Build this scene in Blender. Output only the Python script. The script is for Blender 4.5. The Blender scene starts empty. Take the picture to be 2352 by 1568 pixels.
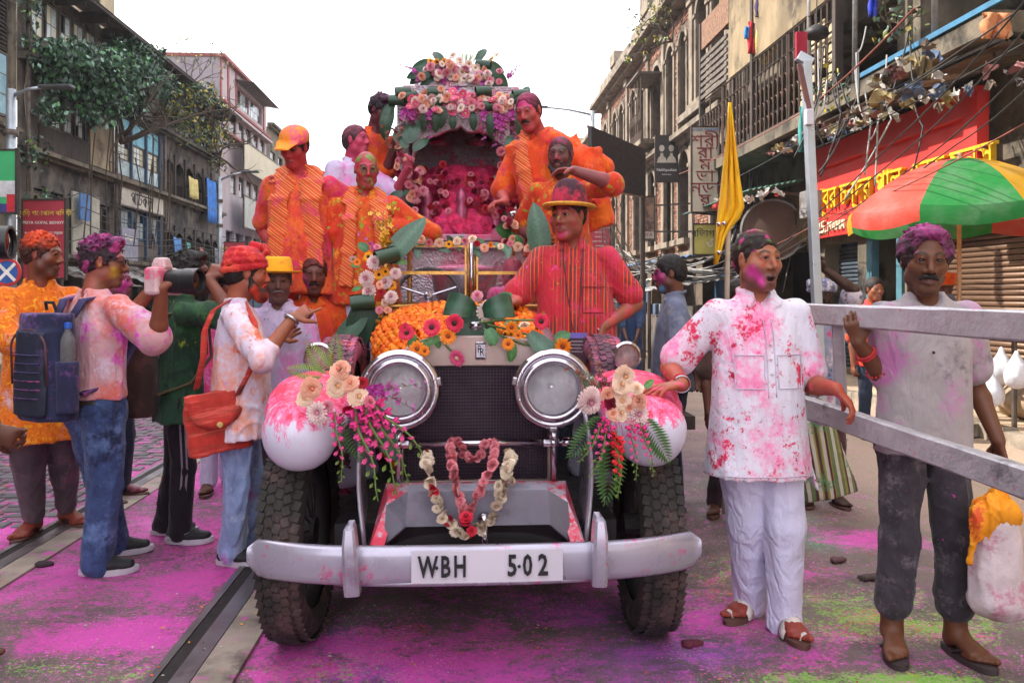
import bpy,bmesh,math,random
import numpy as np
from mathutils import Vector,Matrix,Euler,noise as mnoise
rnd=random.Random(11)
nrg=np.random.RandomState(5)
SC=bpy.context.scene
COL=SC.collection
R=math.radians
# ---------------------------------------------------------------- camera, sky, sun, exposure
CAM_H,FPX,HOR,YAW=1.40,1898.0,680.0,R(3.5)
cam_d=bpy.data.cameras.new('camera')
cam_o=bpy.data.objects.new('camera',cam_d)
COL.objects.link(cam_o)
cam_d.sensor_width=36.0
cam_d.lens=FPX/2352.0*36.0
cam_d.shift_y=-(784.0-HOR)/2352.0
cam_d.clip_start,cam_d.clip_end=0.05,2000.0
cam_o.location=(0,0,CAM_H)
cam_o.rotation_euler=(R(90),0,-YAW)
SC.camera=cam_o
SUN_EL,SUN_AZ=R(40.5),R(-72)
wd=bpy.data.worlds.new('World');SC.world=wd;wd.use_nodes=True
_n,_l=wd.node_tree.nodes,wd.node_tree.links
_bg=next(x for x in _n if x.type=='BACKGROUND')
_sky=_n.new('ShaderNodeTexSky');_sky.sky_type='NISHITA';_sky.sun_disc=False
_sky.sun_elevation=SUN_EL;_sky.sun_rotation=SUN_AZ
_sky.air_density=1.0;_sky.dust_density=6.0;_sky.ozone_density=1.0
_hs=_n.new('ShaderNodeMix');_hs.data_type='RGBA'
_hs.inputs['Factor'].default_value=0.88
_hs.inputs['B'].default_value=(7.6,7.65,8.0,1)
_l.new(_sky.outputs['Color'],_hs.inputs['A'])
_l.new(_hs.outputs['Result'],_bg.inputs['Color'])
_bg.inputs['Strength'].default_value=0.115
sun_d=bpy.data.lights.new('sun','SUN');sun_o=bpy.data.objects.new('sun',sun_d);COL.objects.link(sun_o)
sun_d.energy=2.9;sun_d.angle=R(0.6);sun_d.color=(1.0,0.94,0.84)
_dir=Vector((math.sin(SUN_AZ)*math.cos(SUN_EL),math.cos(SUN_AZ)*math.cos(SUN_EL),math.sin(SUN_EL)))
sun_o.rotation_euler=_dir.to_track_quat('Z','Y').to_euler()
sun_o.location=(0,0,40)
SC.view_settings.view_transform='Standard';SC.view_settings.look='None'
SC.view_settings.gamma=1.0;SC.view_settings.use_curve_mapping=False
SC.view_settings.exposure=1.68
SC.render.engine='CYCLES'
SC.cycles.max_bounces=6;SC.cycles.diffuse_bounces=3;SC.cycles.glossy_bounces=3
SC.cycles.transmission_bounces=6;SC.cycles.transparent_max_bounces=12
SC.cycles.caustics_reflective=False;SC.cycles.caustics_refractive=False
SC.cycles.use_denoising=True
# ---------------------------------------------------------------- survey helpers (pixel of a 2352 wide print -> point of the place)
SA,CA=math.sin(YAW),math.cos(YAW)
def P(px,py,d):
 u=(px-1176.0)/FPX;v=(HOR-py)/FPX
 return Vector((d*(SA+u*CA),d*(CA-u*SA),CAM_H+d*v))
def G(px,py):
 return P(px,py,CAM_H*FPX/(py-HOR))
def FX(px,py,X):
 u=(px-1176.0)/FPX
 d=X/(SA+u*CA)
 return P(px,py,d)
 # ---------------------------------------------------------------- naming
def tag(o,label=None,cat=None,group=None,kind=None):
 if label:o['label']=label
 if cat:o['category']=cat
 if group:o['group']=group
 if kind:o['kind']=kind
 return o
def thing(name,label,cat,loc=(0,0,0),rz=0.0,group=None,kind=None,rot=None):
 o=bpy.data.objects.new(name,None);COL.objects.link(o)
 o.empty_display_size=0.1
 o.location=loc;o.rotation_euler=rot if rot else(0,0,rz)
 return tag(o,label,cat,group,kind)
def link(name,me,parent=None,mat=None,loc=None,rot=None,scale=None):
 o=bpy.data.objects.new(name,me);COL.objects.link(o)
 if parent:o.parent=parent
 if mat is not None and len(me.materials)==0:me.materials.append(mat)
 if loc is not None:o.location=loc
 if rot is not None:o.rotation_euler=rot
 if scale is not None:o.scale=scale if hasattr(scale,'__len__')else(scale,)*3
 return o
def copy_tree(o,parent=None):
 c=o.copy();COL.objects.link(c)
 if parent:c.parent=parent
 for ch in[x for x in o.children]:copy_tree(ch,c)
 return c
 # ---------------------------------------------------------------- mesh builder
def frame_of(d):
 d=Vector(d).normalized()
 a=Vector((0,0,1))if abs(d.z)<0.9 else Vector((1,0,0))
 s=d.cross(a).normalized();n=s.cross(d).normalized()
 return s,n
class MB:
 def __init__(self):self.v=[];self.f=[];self.m=[];self.mi=0
 def add(self,vs,fs):
  b=len(self.v);self.v+=[tuple(x)for x in vs]
  for f in fs:self.f.append(tuple(i+b for i in f));self.m.append(self.mi)
  return self
 def box(self,c,s,rz=0.0,rot=None,taper=1.0):
  m=rot if rot is not None else Matrix.Rotation(rz,3,'Z')
  c=Vector(c);vs=[]
  for z in(-.5,.5):
   t=taper if z>0 else 1.0
   for x,y in((-.5,-.5),(.5,-.5),(.5,.5),(-.5,.5)):
    vs.append(c+m@Vector((x*s[0]*t,y*s[1]*t,z*s[2])))
  return self.add(vs,[(0,3,2,1),(4,5,6,7),(0,1,5,4),(1,2,6,5),(2,3,7,6),(3,0,4,7)])
 def bar(self,a,b,w,h,up=(0,0,1)):
  a=Vector(a);b=Vector(b);d=(b-a)
  if d.length<1e-6:return self
  d.normalize();u=Vector(up)
  if abs(d.dot(u))>.98:u=Vector((0,1,0))
  s=d.cross(u).normalized();n=s.cross(d)
  vs=[]
  for p in(a,b):
   for i,j in((-1,-1),(1,-1),(1,1),(-1,1)):vs.append(p+s*(i*w/2)+n*(j*h/2))
  return self.add(vs,[(0,1,2,3),(7,6,5,4),(0,4,5,1),(1,5,6,2),(2,6,7,3),(3,7,4,0)])
 def tube(self,pts,r,n=8,cap=True,closed=False):
  pts=[Vector(p)for p in pts];N=len(pts)
  rr=r if hasattr(r,'__len__')else[r]*N
  vs=[];prev=None
  for i,p in enumerate(pts):
   if closed:d=pts[(i+1)%N]-pts[i-1]
   else:d=pts[min(i+1,N-1)]-pts[max(i-1,0)]
   d=d.normalized()if d.length>1e-9 else Vector((0,0,1))
   if prev is None:s,_=frame_of(d)
   else:
    s=prev-d*prev.dot(d);s=s.normalized()if s.length>1e-6 else frame_of(d)[0]
   prev=s;q=d.cross(s)
   for k in range(n):
    a=2*math.pi*k/n
    vs.append(p+(s*math.cos(a)+q*math.sin(a))*rr[i])
  fs=[]
  for i in range(N if closed else N-1):
   j=(i+1)%N
   for k in range(n):
    l=(k+1)%n
    fs.append((i*n+k,i*n+l,j*n+l,j*n+k))
  if cap and not closed:
   fs.append(tuple(range(n-1,-1,-1)));fs.append(tuple((N-1)*n+k for k in range(n)))
  return self.add(vs,fs)
 def cyl(self,a,b,r,n=12,r2=None):return self.tube([a,b],[r,r if r2 is None else r2],n)
 def lathe(self,prof,c=(0,0,0),axis='Z',n=24,rot=None):
  vs=[];c=Vector(c)
  for(r,z)in prof:
   for k in range(n):
    a=2*math.pi*k/n;x,y=r*math.cos(a),r*math.sin(a)
    p=Vector((x,y,z))if axis=='Z' else(Vector((x,z,y))if axis=='Y' else Vector((z,x,y)))
    vs.append(c+(rot@p if rot is not None else p))
  fs=[]
  for i in range(len(prof)-1):
   for k in range(n):
    l=(k+1)%n
    q=(i*n+k,i*n+l,(i+1)*n+l,(i+1)*n+k)
    fs.append(q if axis!='Y' else q[::-1])
  return self.add(vs,fs)
 def grid(self,rows,closed=False):
  n=len(rows[0]);vs=[p for r_ in rows for p in r_];fs=[]
  for i in range(len(rows)-1):
   for k in range(n if closed else n-1):
    l=(k+1)%n
    fs.append((i*n+k,i*n+l,(i+1)*n+l,(i+1)*n+k))
  return self.add(vs,fs)
 def prism(self,poly,ext):
  n=len(poly);e=Vector(ext);vs=[Vector(p)for p in poly]+[Vector(p)+e for p in poly]
  fs=[tuple(range(n-1,-1,-1)),tuple(range(n,2*n))]
  for k in range(n):
   l=(k+1)%n;fs.append((k,l,n+l,n+k))
  return self.add(vs,fs)
 def ball(self,c,r,nu=10,nv=6,rot=None):
  rx=r if hasattr(r,'__len__')else(r,r,r);c=Vector(c);vs=[]
  for i in range(nv+1):
   t=math.pi*i/nv
   for k in range(nu):
    a=2*math.pi*k/nu
    p=Vector((rx[0]*math.sin(t)*math.cos(a),rx[1]*math.sin(t)*math.sin(a),rx[2]*math.cos(t)))
    vs.append(c+(rot@p if rot is not None else p))
  fs=[]
  for i in range(nv):
   for k in range(nu):
    l=(k+1)%nu;fs.append((i*nu+k,(i+1)*nu+k,(i+1)*nu+l,i*nu+l))
  return self.add(vs,fs)
 def mesh(self,name,mats=None,smooth=False,off=None):
  me=bpy.data.meshes.new(name)
  vs=self.v
  if off is not None:
   o=Vector(off);vs=[(x[0]-o.x,x[1]-o.y,x[2]-o.z)for x in vs]
  me.from_pydata(vs,[],self.f)
  if mats:
   for m in(mats if isinstance(mats,(list,tuple))else[mats]):me.materials.append(m)
  if any(self.m):me.polygons.foreach_set('material_index',self.m)
  if smooth:me.polygons.foreach_set('use_smooth',[True]*len(me.polygons))
  me.validate();me.update()
  return me
 def build(self,name,mats,parent=None,smooth=False,world=False,bevel=0.0,auto=None):
  off=None
  if world and parent is not None:off=parent.matrix_basis.translation if parent.parent is None else parent.parent.matrix_basis.translation
  o=link(name,self.mesh(name,mats,smooth,off),parent)
  if bevel:
   b=o.modifiers.new('bevel','BEVEL');b.width=bevel;b.segments=2;b.limit_method='ANGLE';b.angle_limit=R(40)
  if auto is not None:shade_auto(o.data,auto)
  return o
def shade_auto(me,ang=35):
 me.polygons.foreach_set('use_smooth',[True]*len(me.polygons))
 try:me.set_sharp_from_angle(angle=R(ang))
 except Exception:pass
 # ---------------------------------------------------------------- materials
def lin(c):
 return tuple(((x/12.92)if x<=.04045 else((x+.055)/1.055)**2.4)for x in c)
def hx(s):s=s.lstrip('#');return lin(tuple(int(s[i:i+2],16)/255 for i in(0,2,4)))
class NT:
 def __init__(self,m):
  self.m=m;m.use_nodes=True;self.t=m.node_tree;self.n=self.t.nodes;self.l=self.t.links
  self.b=next(x for x in self.n if x.type=='BSDF_PRINCIPLED');self._tc=None
 def new(self,t,**k):
  x=self.n.new(t)
  for a,v in k.items():setattr(x,a,v)
  return x
 def put(self,node,key,val):
  if hasattr(val,'is_linked')or hasattr(val,'links'):self.l.new(val,node.inputs[key])
  else:
   i=node.inputs[key]
   try:i.default_value=val
   except Exception:i.default_value=tuple(val)+(1,)
 def coord(self,kind='Object'):
  if self._tc is None:self._tc=self.new('ShaderNodeTexCoord')
  return self._tc.outputs[kind]
 def mapped(self,scale=(1,1,1),rot=(0,0,0),loc=(0,0,0),src=None):
  m=self.new('ShaderNodeMapping');self.l.new(src or self.coord(),m.inputs['Vector'])
  m.inputs['Scale'].default_value=scale;m.inputs['Rotation'].default_value=rot;m.inputs['Location'].default_value=loc
  return m.outputs['Vector']
 def noise(self,scale,detail=3,rough=.55,vec=None,dist=0.0,out='Fac'):
  x=self.new('ShaderNodeTexNoise');self.l.new(vec or self.coord(),x.inputs['Vector'])
  x.inputs['Scale'].default_value=scale;x.inputs['Detail'].default_value=detail
  x.inputs['Roughness'].default_value=rough;x.inputs['Distortion'].default_value=dist
  return x.outputs[out]
 def smooth(self,val,lo,hi,a=0.0,b=1.0):
  x=self.new('ShaderNodeMapRange');x.interpolation_type='SMOOTHSTEP'
  self.put(x,'Value',val);self.put(x,'From Min',lo);self.put(x,'From Max',hi)
  self.put(x,'To Min',a);self.put(x,'To Max',b)
  return x.outputs['Result']
 def math(self,op,a,b=0.0,c=None):
  x=self.new('ShaderNodeMath',operation=op);self.put(x,0,a);self.put(x,1,b)
  if c is not None:self.put(x,2,c)
  return x.outputs[0]
 def mix(self,f,a,b,blend='MIX'):
  x=self.new('ShaderNodeMix',data_type='RGBA',blend_type=blend)
  self.put(x,'Factor',f)
  for k,v in(('A',a),('B',b)):
   if hasattr(v,'links'):self.l.new(v,x.inputs[k])
   else:x.inputs[k].default_value=tuple(v)[:3]+(1,)
  return x.outputs['Result']
 def attr(self,name,out='Color'):
  x=self.new('ShaderNodeAttribute');x.attribute_name=name;return x.outputs[out]
 def sep(self,v):
  x=self.new('ShaderNodeSeparateXYZ');self.l.new(v,x.inputs[0]);return x.outputs
 def rand(self):return self.new('ShaderNodeObjectInfo').outputs['Random']
 def bump(self,h,strength=.2,dist=.01,prev=None):
  x=self.new('ShaderNodeBump');self.put(x,'Height',h);x.inputs['Strength'].default_value=strength;x.inputs['Distance'].default_value=dist
  if prev is not None:self.l.new(prev,x.inputs['Normal'])
  return x.outputs['Normal']
 def out(self,col=None,rough=None,metal=None,normal=None,**k):
  if col is not None:self.put(self.b,'Base Color',col if hasattr(col,'links')else tuple(col)[:3]+(1,))
  if rough is not None:self.put(self.b,'Roughness',rough)
  if metal is not None:self.put(self.b,'Metallic',metal)
  if normal is not None:self.l.new(normal,self.b.inputs['Normal'])
  for a,v in k.items():self.put(self.b,a.replace('_',' '),v)
  return self.m
  # holi powder colours (linear)
MAG=hx('#e0208c');PINK=hx('#f0559c');RED=hx('#d0182e');ORG=hx('#f06a1c');YEL=hx('#f5c21a');GRN=hx('#4faa34');PUR=hx('#a03ac0');CRIM=hx('#b00c38')
_mats={}
def powder_layers(nt,col,powders,src=None):
 """powders: (colour, scale, threshold, softness) laid over col as dusty splats"""
 for i,pw in enumerate(powders):
  c,s,th,so=pw[:4]
  st=pw[4]if len(pw)>4 else(1,1,1)
  v=nt.mapped(scale=st,loc=(i*3.7+1.3,i*1.9,i*2.3),src=src)
  big=nt.noise(s,3,.65,v)
  fine=nt.noise(s*11,2,.7,v)
  f=nt.math('ADD',big,nt.math('MULTIPLY',nt.math('SUBTRACT',fine,.5),.35))
  col=nt.mix(nt.smooth(f,th-so,th+so),col,c)
 return col
def M(name,base,rough=.6,metal=0.0,var=.2,vs=6.0,bump=.0,bs=60.0,powders=(),spec=None,coat=0.0,dirt=None,randv=0.0,stretch=(1,1,1)):
 key=name
 if key in _mats:return _mats[key]
 m=bpy.data.materials.new(name);nt=NT(m)
 col=tuple(base)[:3]
 v=nt.mapped(scale=stretch)
 nz=nt.noise(vs,4,.6,v)
 lo=tuple(x*(1-var)for x in col);hi=tuple(min(1,x*(1+var))for x in col)
 c=nt.mix(nt.smooth(nz,.3,.7),lo,hi)
 if dirt:c=nt.mix(nt.smooth(nt.noise(dirt[1],5,.65,nt.mapped(loc=(5,2,9))),dirt[2],dirt[2]+.18),c,dirt[0])
 if powders:c=powder_layers(nt,c,powders)
 if randv:
  k=nt.new('ShaderNodeHueSaturation');nt.l.new(c,k.inputs['Color'])
  nt.put(k,'Value',nt.math('ADD',nt.math('MULTIPLY',nt.rand(),2*randv),1-randv));c=k.outputs['Color']
 nrm=None
 if bump:nrm=nt.bump(nt.noise(bs,4,.6,v),bump,.01)
 nt.out(c,nt.smooth(nt.noise(vs*2.3,3),.3,.7,max(.02,rough-.08),min(1,rough+.08)),metal,nrm)
 if spec is not None:nt.put(nt.b,'Specular IOR Level',spec)
 if coat:nt.put(nt.b,'Coat Weight',coat);nt.put(nt.b,'Coat Roughness',.08)
 _mats[key]=m
 return m
def vcol_mat(name,rough=.6,powders=(),bump=.0,bs=120.,sheen=0.0,var=.12,spec=.5):
 if name in _mats:return _mats[name]
 m=bpy.data.materials.new(name);nt=NT(m)
 c=nt.attr('col')
 nz=nt.noise(25,3,.6)
 c=nt.mix(1.0,c,nt.mix(nt.smooth(nz,.3,.7),(1-var,)*3,(1+var*.5,)*3),'MULTIPLY')
 if powders:c=powder_layers(nt,c,powders)
 nt.out(c,rough,0.0,nt.bump(nt.noise(bs,3),bump,.004)if bump else None)
 nt.put(nt.b,'Specular IOR Level',spec)
 if sheen:nt.put(nt.b,'Sheen Weight',sheen)
 _mats[name]=m
 return m
def set_col(me,cols):
 a=me.color_attributes.new('col','FLOAT_COLOR','POINT')
 c=np.ones((len(me.vertices),4),np.float32);c[:,:3]=cols
 a.data.foreach_set('color',c.ravel())
 # ---------------------------------------------------------------- implicit surfaces: rounded volumes blended into ONE skin
def unit(v):v=np.array(v,float);return v/max(np.linalg.norm(v),1e-9)
def V3(*a):return np.array(a,np.float64)
class Field:
 def __init__(self):self.p=[]
 def cap(self,A,B,ra,rb=None,k=.02,op='u'):
  A=np.array(A,float);B=np.array(B,float);rb=ra if rb is None else rb
  self.p.append(('c',op,k,A,B,float(ra),float(rb)));return self
 def ecap(self,A,B,side,ra,rb,k=.02,op='u',capr=None):
  self.p.append(('e',op,k,np.array(A,float),np.array(B,float),np.array(side,float),ra,rb,capr));return self
 def ell(self,C,r,M=None,k=.02,op='u'):
  r=r if hasattr(r,'__len__')else(r,r,r)
  self.p.append(('s',op,k,np.array(C,float),np.array(r,float),np.eye(3)if M is None else np.array(M)));return self
 def path(self,pts,r,k=.02,op='u'):
  for i in range(len(pts)-1):
   ra,rb=(r[i],r[i+1])if hasattr(r,'__len__')else(r,r)
   self.cap(pts[i],pts[i+1],ra,rb,k,op)
  return self
 def loft(self,st,k=.02,op='u',pw=2.2):
  self.p.append(('l',op,k,np.array(sorted(st),float),pw));return self
 def _aabb(self,q):
  if q[0]=='l':
   t=q[3];return np.array((np.min(t[:,3]-t[:,1]),np.min(t[:,4]-t[:,2]),t[0,0])),np.array((np.max(t[:,3]+t[:,1]),np.max(t[:,4]+t[:,2]),t[-1,0]))
  if q[0]=='c':lo=np.minimum(q[3]-q[5],q[4]-q[6]);hi=np.maximum(q[3]+q[5],q[4]+q[6])
  elif q[0]=='e':
   ra=max(q[6]);rb=max(q[7]);lo=np.minimum(q[3]-ra,q[4]-rb);hi=np.maximum(q[3]+ra,q[4]+rb)
  else:
   r=max(q[4]);lo=q[3]-r;hi=q[3]+r
  return lo,hi
 def mesh(self,res,disp=None,smooth=1):
  los,his=zip(*[self._aabb(q)for q in self.p if q[1]=='u'])
  pad=res*4+.012
  lo=np.min(los,0)-pad;hi=np.max(his,0)+pad
  n=np.ceil((hi-lo)/res).astype(int)+1
  ax=[(lo[i]+res*np.arange(n[i])).astype(np.float32)for i in range(3)]
  F=np.full(n,1.0,np.float32)
  for q in self.p:
   l,h=self._aabb(q);k=q[2]
   m=k+res*3
   i0=np.clip(((l-m-lo)/res).astype(int),0,n-1);i1=np.clip(np.ceil((h+m-lo)/res).astype(int)+1,1,n)
   if np.any(i1<=i0):continue
   X=ax[0][i0[0]:i1[0],None,None];Y=ax[1][None,i0[1]:i1[1],None];Z=ax[2][None,None,i0[2]:i1[2]]
   if q[0]=='l':
    t=q[3];z1=ax[2][i0[2]:i1[2]];zz=np.linspace(t[0,0],t[-1,0],60)
    ip=[np.interp(zz,t[:,0],t[:,j])for j in range(1,5)]
    ker=np.ones(7)/7
    ip=[np.convolve(np.pad(a,3,'edge'),ker,'valid')for a in ip]
    rx,ry,cx,cy=[np.interp(z1,zz,a).astype(np.float32)[None,None,:]for a in ip]
    pw=q[4];rm=np.minimum(rx,ry)
    d=((np.abs((X-cx)/rx)**pw+np.abs((Y-cy)/ry)**pw)**(1/pw)-1)*rm
    d=np.maximum(d,np.maximum(t[0,0]-Z,Z-t[-1,0]))
   elif q[0]=='c':
    A,B,ra,rb=q[3:7];ab=B-A;L2=max(float(ab@ab),1e-12)
    dx,dy,dz=X-np.float32(A[0]),Y-np.float32(A[1]),Z-np.float32(A[2])
    t=np.clip((dx*ab[0]+dy*ab[1]+dz*ab[2])/L2,0,1)
    d=np.sqrt((dx-t*ab[0])**2+(dy-t*ab[1])**2+(dz-t*ab[2])**2)-(ra+(rb-ra)*t)
   elif q[0]=='e':
    A,B,side,ra,rb,capr=q[3:9];ab=B-A;L=max(np.linalg.norm(ab),1e-6);w=ab/L
    s=side-w*(side@w);s/=np.linalg.norm(s);nn=np.cross(w,s)
    dx,dy,dz=X-np.float32(A[0]),Y-np.float32(A[1]),Z-np.float32(A[2])
    al=dx*w[0]+dy*w[1]+dz*w[2];t=np.clip(al/L,0,1);axd=al-t*L
    os_=dx*s[0]+dy*s[1]+dz*s[2];on=dx*nn[0]+dy*nn[1]+dz*nn[2]
    rx=ra[0]+(rb[0]-ra[0])*t;ry=ra[1]+(rb[1]-ra[1])*t
    rm=np.minimum(rx,ry)
    if capr is None:d=(np.sqrt((os_/rx)**2+(on/ry)**2+(axd/rm)**2)-1)*rm
    else:d=np.maximum((np.sqrt((os_/rx)**2+(on/ry)**2)-1)*rm,np.abs(axd)-capr)
   else:
    C,r,Mx=q[3:6]
    dx,dy,dz=X-np.float32(C[0]),Y-np.float32(C[1]),Z-np.float32(C[2])
    u=[(dx*Mx[0][j]+dy*Mx[1][j]+dz*Mx[2][j])/r[j]for j in range(3)]
    d=(np.sqrt(u[0]**2+u[1]**2+u[2]**2)-1)*min(r)
   d=d.astype(np.float32)
   S=F[i0[0]:i1[0],i0[1]:i1[1],i0[2]:i1[2]]
   if q[1]=='u':
    if k>0:
     hh=np.clip(.5+.5*(S-d)/k,0,1);S[...]=S+(d-S)*hh-k*hh*(1-hh)
    else:np.minimum(S,d,out=S)
   else:
    d=-d
    if k>0:
     hh=np.clip(.5-.5*(S-d)/k,0,1);S[...]=S+(d-S)*hh+k*hh*(1-hh)
    else:np.maximum(S,d,out=S)
  if disp is not None:F+=disp(ax[0][:,None,None],ax[1][None,:,None],ax[2][None,None,:]).astype(np.float32)
  return surface_nets(F,lo,res,smooth)
def surface_nets(F,lo,res,smooth=1):
 S=F<0
 c=S[:-1,:-1,:-1].astype(np.int8)
 tot=np.zeros_like(c)
 for a in(0,1):
  for b in(0,1):
   for d in(0,1):
    tot+=S[a:S.shape[0]-1+a,b:S.shape[1]-1+b,d:S.shape[2]-1+d]
 act=(tot>0)&(tot<8)
 I,J,K=np.nonzero(act);N=len(I)
 idx=np.full(act.shape,-1,np.int32);idx[I,J,K]=np.arange(N)
 cor=[(a,b,d)for a in(0,1)for b in(0,1)for d in(0,1)]
 val={q:F[I+q[0],J+q[1],K+q[2]]for q in cor}
 acc=np.zeros((N,3),np.float32);cnt=np.zeros(N,np.float32)
 for q in cor:
  for axn in range(3):
   if q[axn]==0:
    r=list(q);r[axn]=1;r=tuple(r)
    v0,v1=val[q],val[r];cr=(v0<0)!=(v1<0)
    den=np.where(cr,v0-v1,1);t=np.where(cr,v0/den,0)
    p=np.zeros((N,3),np.float32);p[:]=q;p[:,axn]=t
    acc+=p*cr[:,None];cnt+=cr
 verts=acc/np.maximum(cnt,1)[:,None]+np.stack([I,J,K],1)
 quads=[]
 for axn in range(3):
  sl0=[slice(None)]*3;sl1=[slice(None)]*3;sl0[axn]=slice(0,-1);sl1[axn]=slice(1,None)
  a,b=S[tuple(sl0)],S[tuple(sl1)]
  e=a!=b
  i,j,k=np.nonzero(e);fl=a[i,j,k]
  o1,o2=[x for x in range(3)if x!=axn]
  base=np.stack([i,j,k],1)
  ok=(base[:,o1]>0)&(base[:,o2]>0)&(base[:,o1]<act.shape[o1])&(base[:,o2]<act.shape[o2])
  base=base[ok];fl=fl[ok]
  def g(d1,d2):
   q=base.copy();q[:,o1]+=d1;q[:,o2]+=d2
   return idx[q[:,0],q[:,1],q[:,2]]
  qd=np.stack([g(-1,-1),g(0,-1),g(0,0),g(-1,0)],1)
  if axn==1:fl=~fl
  qd[~fl]=qd[~fl][:,::-1]
  quads.append(qd)
 quads=np.concatenate(quads)if quads else np.zeros((0,4),int)
 quads=quads[(quads>=0).all(1)]
 for _ in range(smooth):
  s=np.zeros_like(verts);cn=np.zeros(N,np.float32)
  for a,b in((0,1),(1,2),(2,3),(3,0)):
   for x,y in((a,b),(b,a)):
    for ch in range(3):s[:,ch]+=np.bincount(quads[:,x],verts[quads[:,y],ch],N)
    cn+=np.bincount(quads[:,x],minlength=N)
  verts=.4*verts+.6*s/np.maximum(cn,1)[:,None]
 return(verts*res+lo).astype(np.float32),quads.astype(np.int32)
def np_mesh(name,v,q,mat=None,smooth=True):
 me=bpy.data.meshes.new(name)
 n=q.shape[1]
 me.vertices.add(len(v));me.vertices.foreach_set('co',v.astype(np.float32).ravel())
 me.loops.add(q.size);me.loops.foreach_set('vertex_index',q.astype(np.int32).ravel())
 me.polygons.add(len(q));me.polygons.foreach_set('loop_start',np.arange(0,q.size,n,dtype=np.int32))
 me.polygons.foreach_set('loop_total',np.full(len(q),n,np.int32))
 me.update(calc_edges=True)
 if smooth:me.polygons.foreach_set('use_smooth',np.ones(len(q),bool))
 if mat:me.materials.append(mat)
 return me
def vnoise(x,y,z,s,seed=0.0):
 x=x*s+seed;y=y*s+seed*1.7;z=z*s+seed*.6
 return(np.sin(x*1.0+1.3*np.sin(y*1.1+seed)+.7*z)+np.sin(y*1.3+1.1*np.sin(z*.9+2.1)+.5*x)+np.sin(z*1.2+1.2*np.sin(x*1.05+.6)+.4*y))/3
 # ================================================================ THE STREET
sky_white=None
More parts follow.
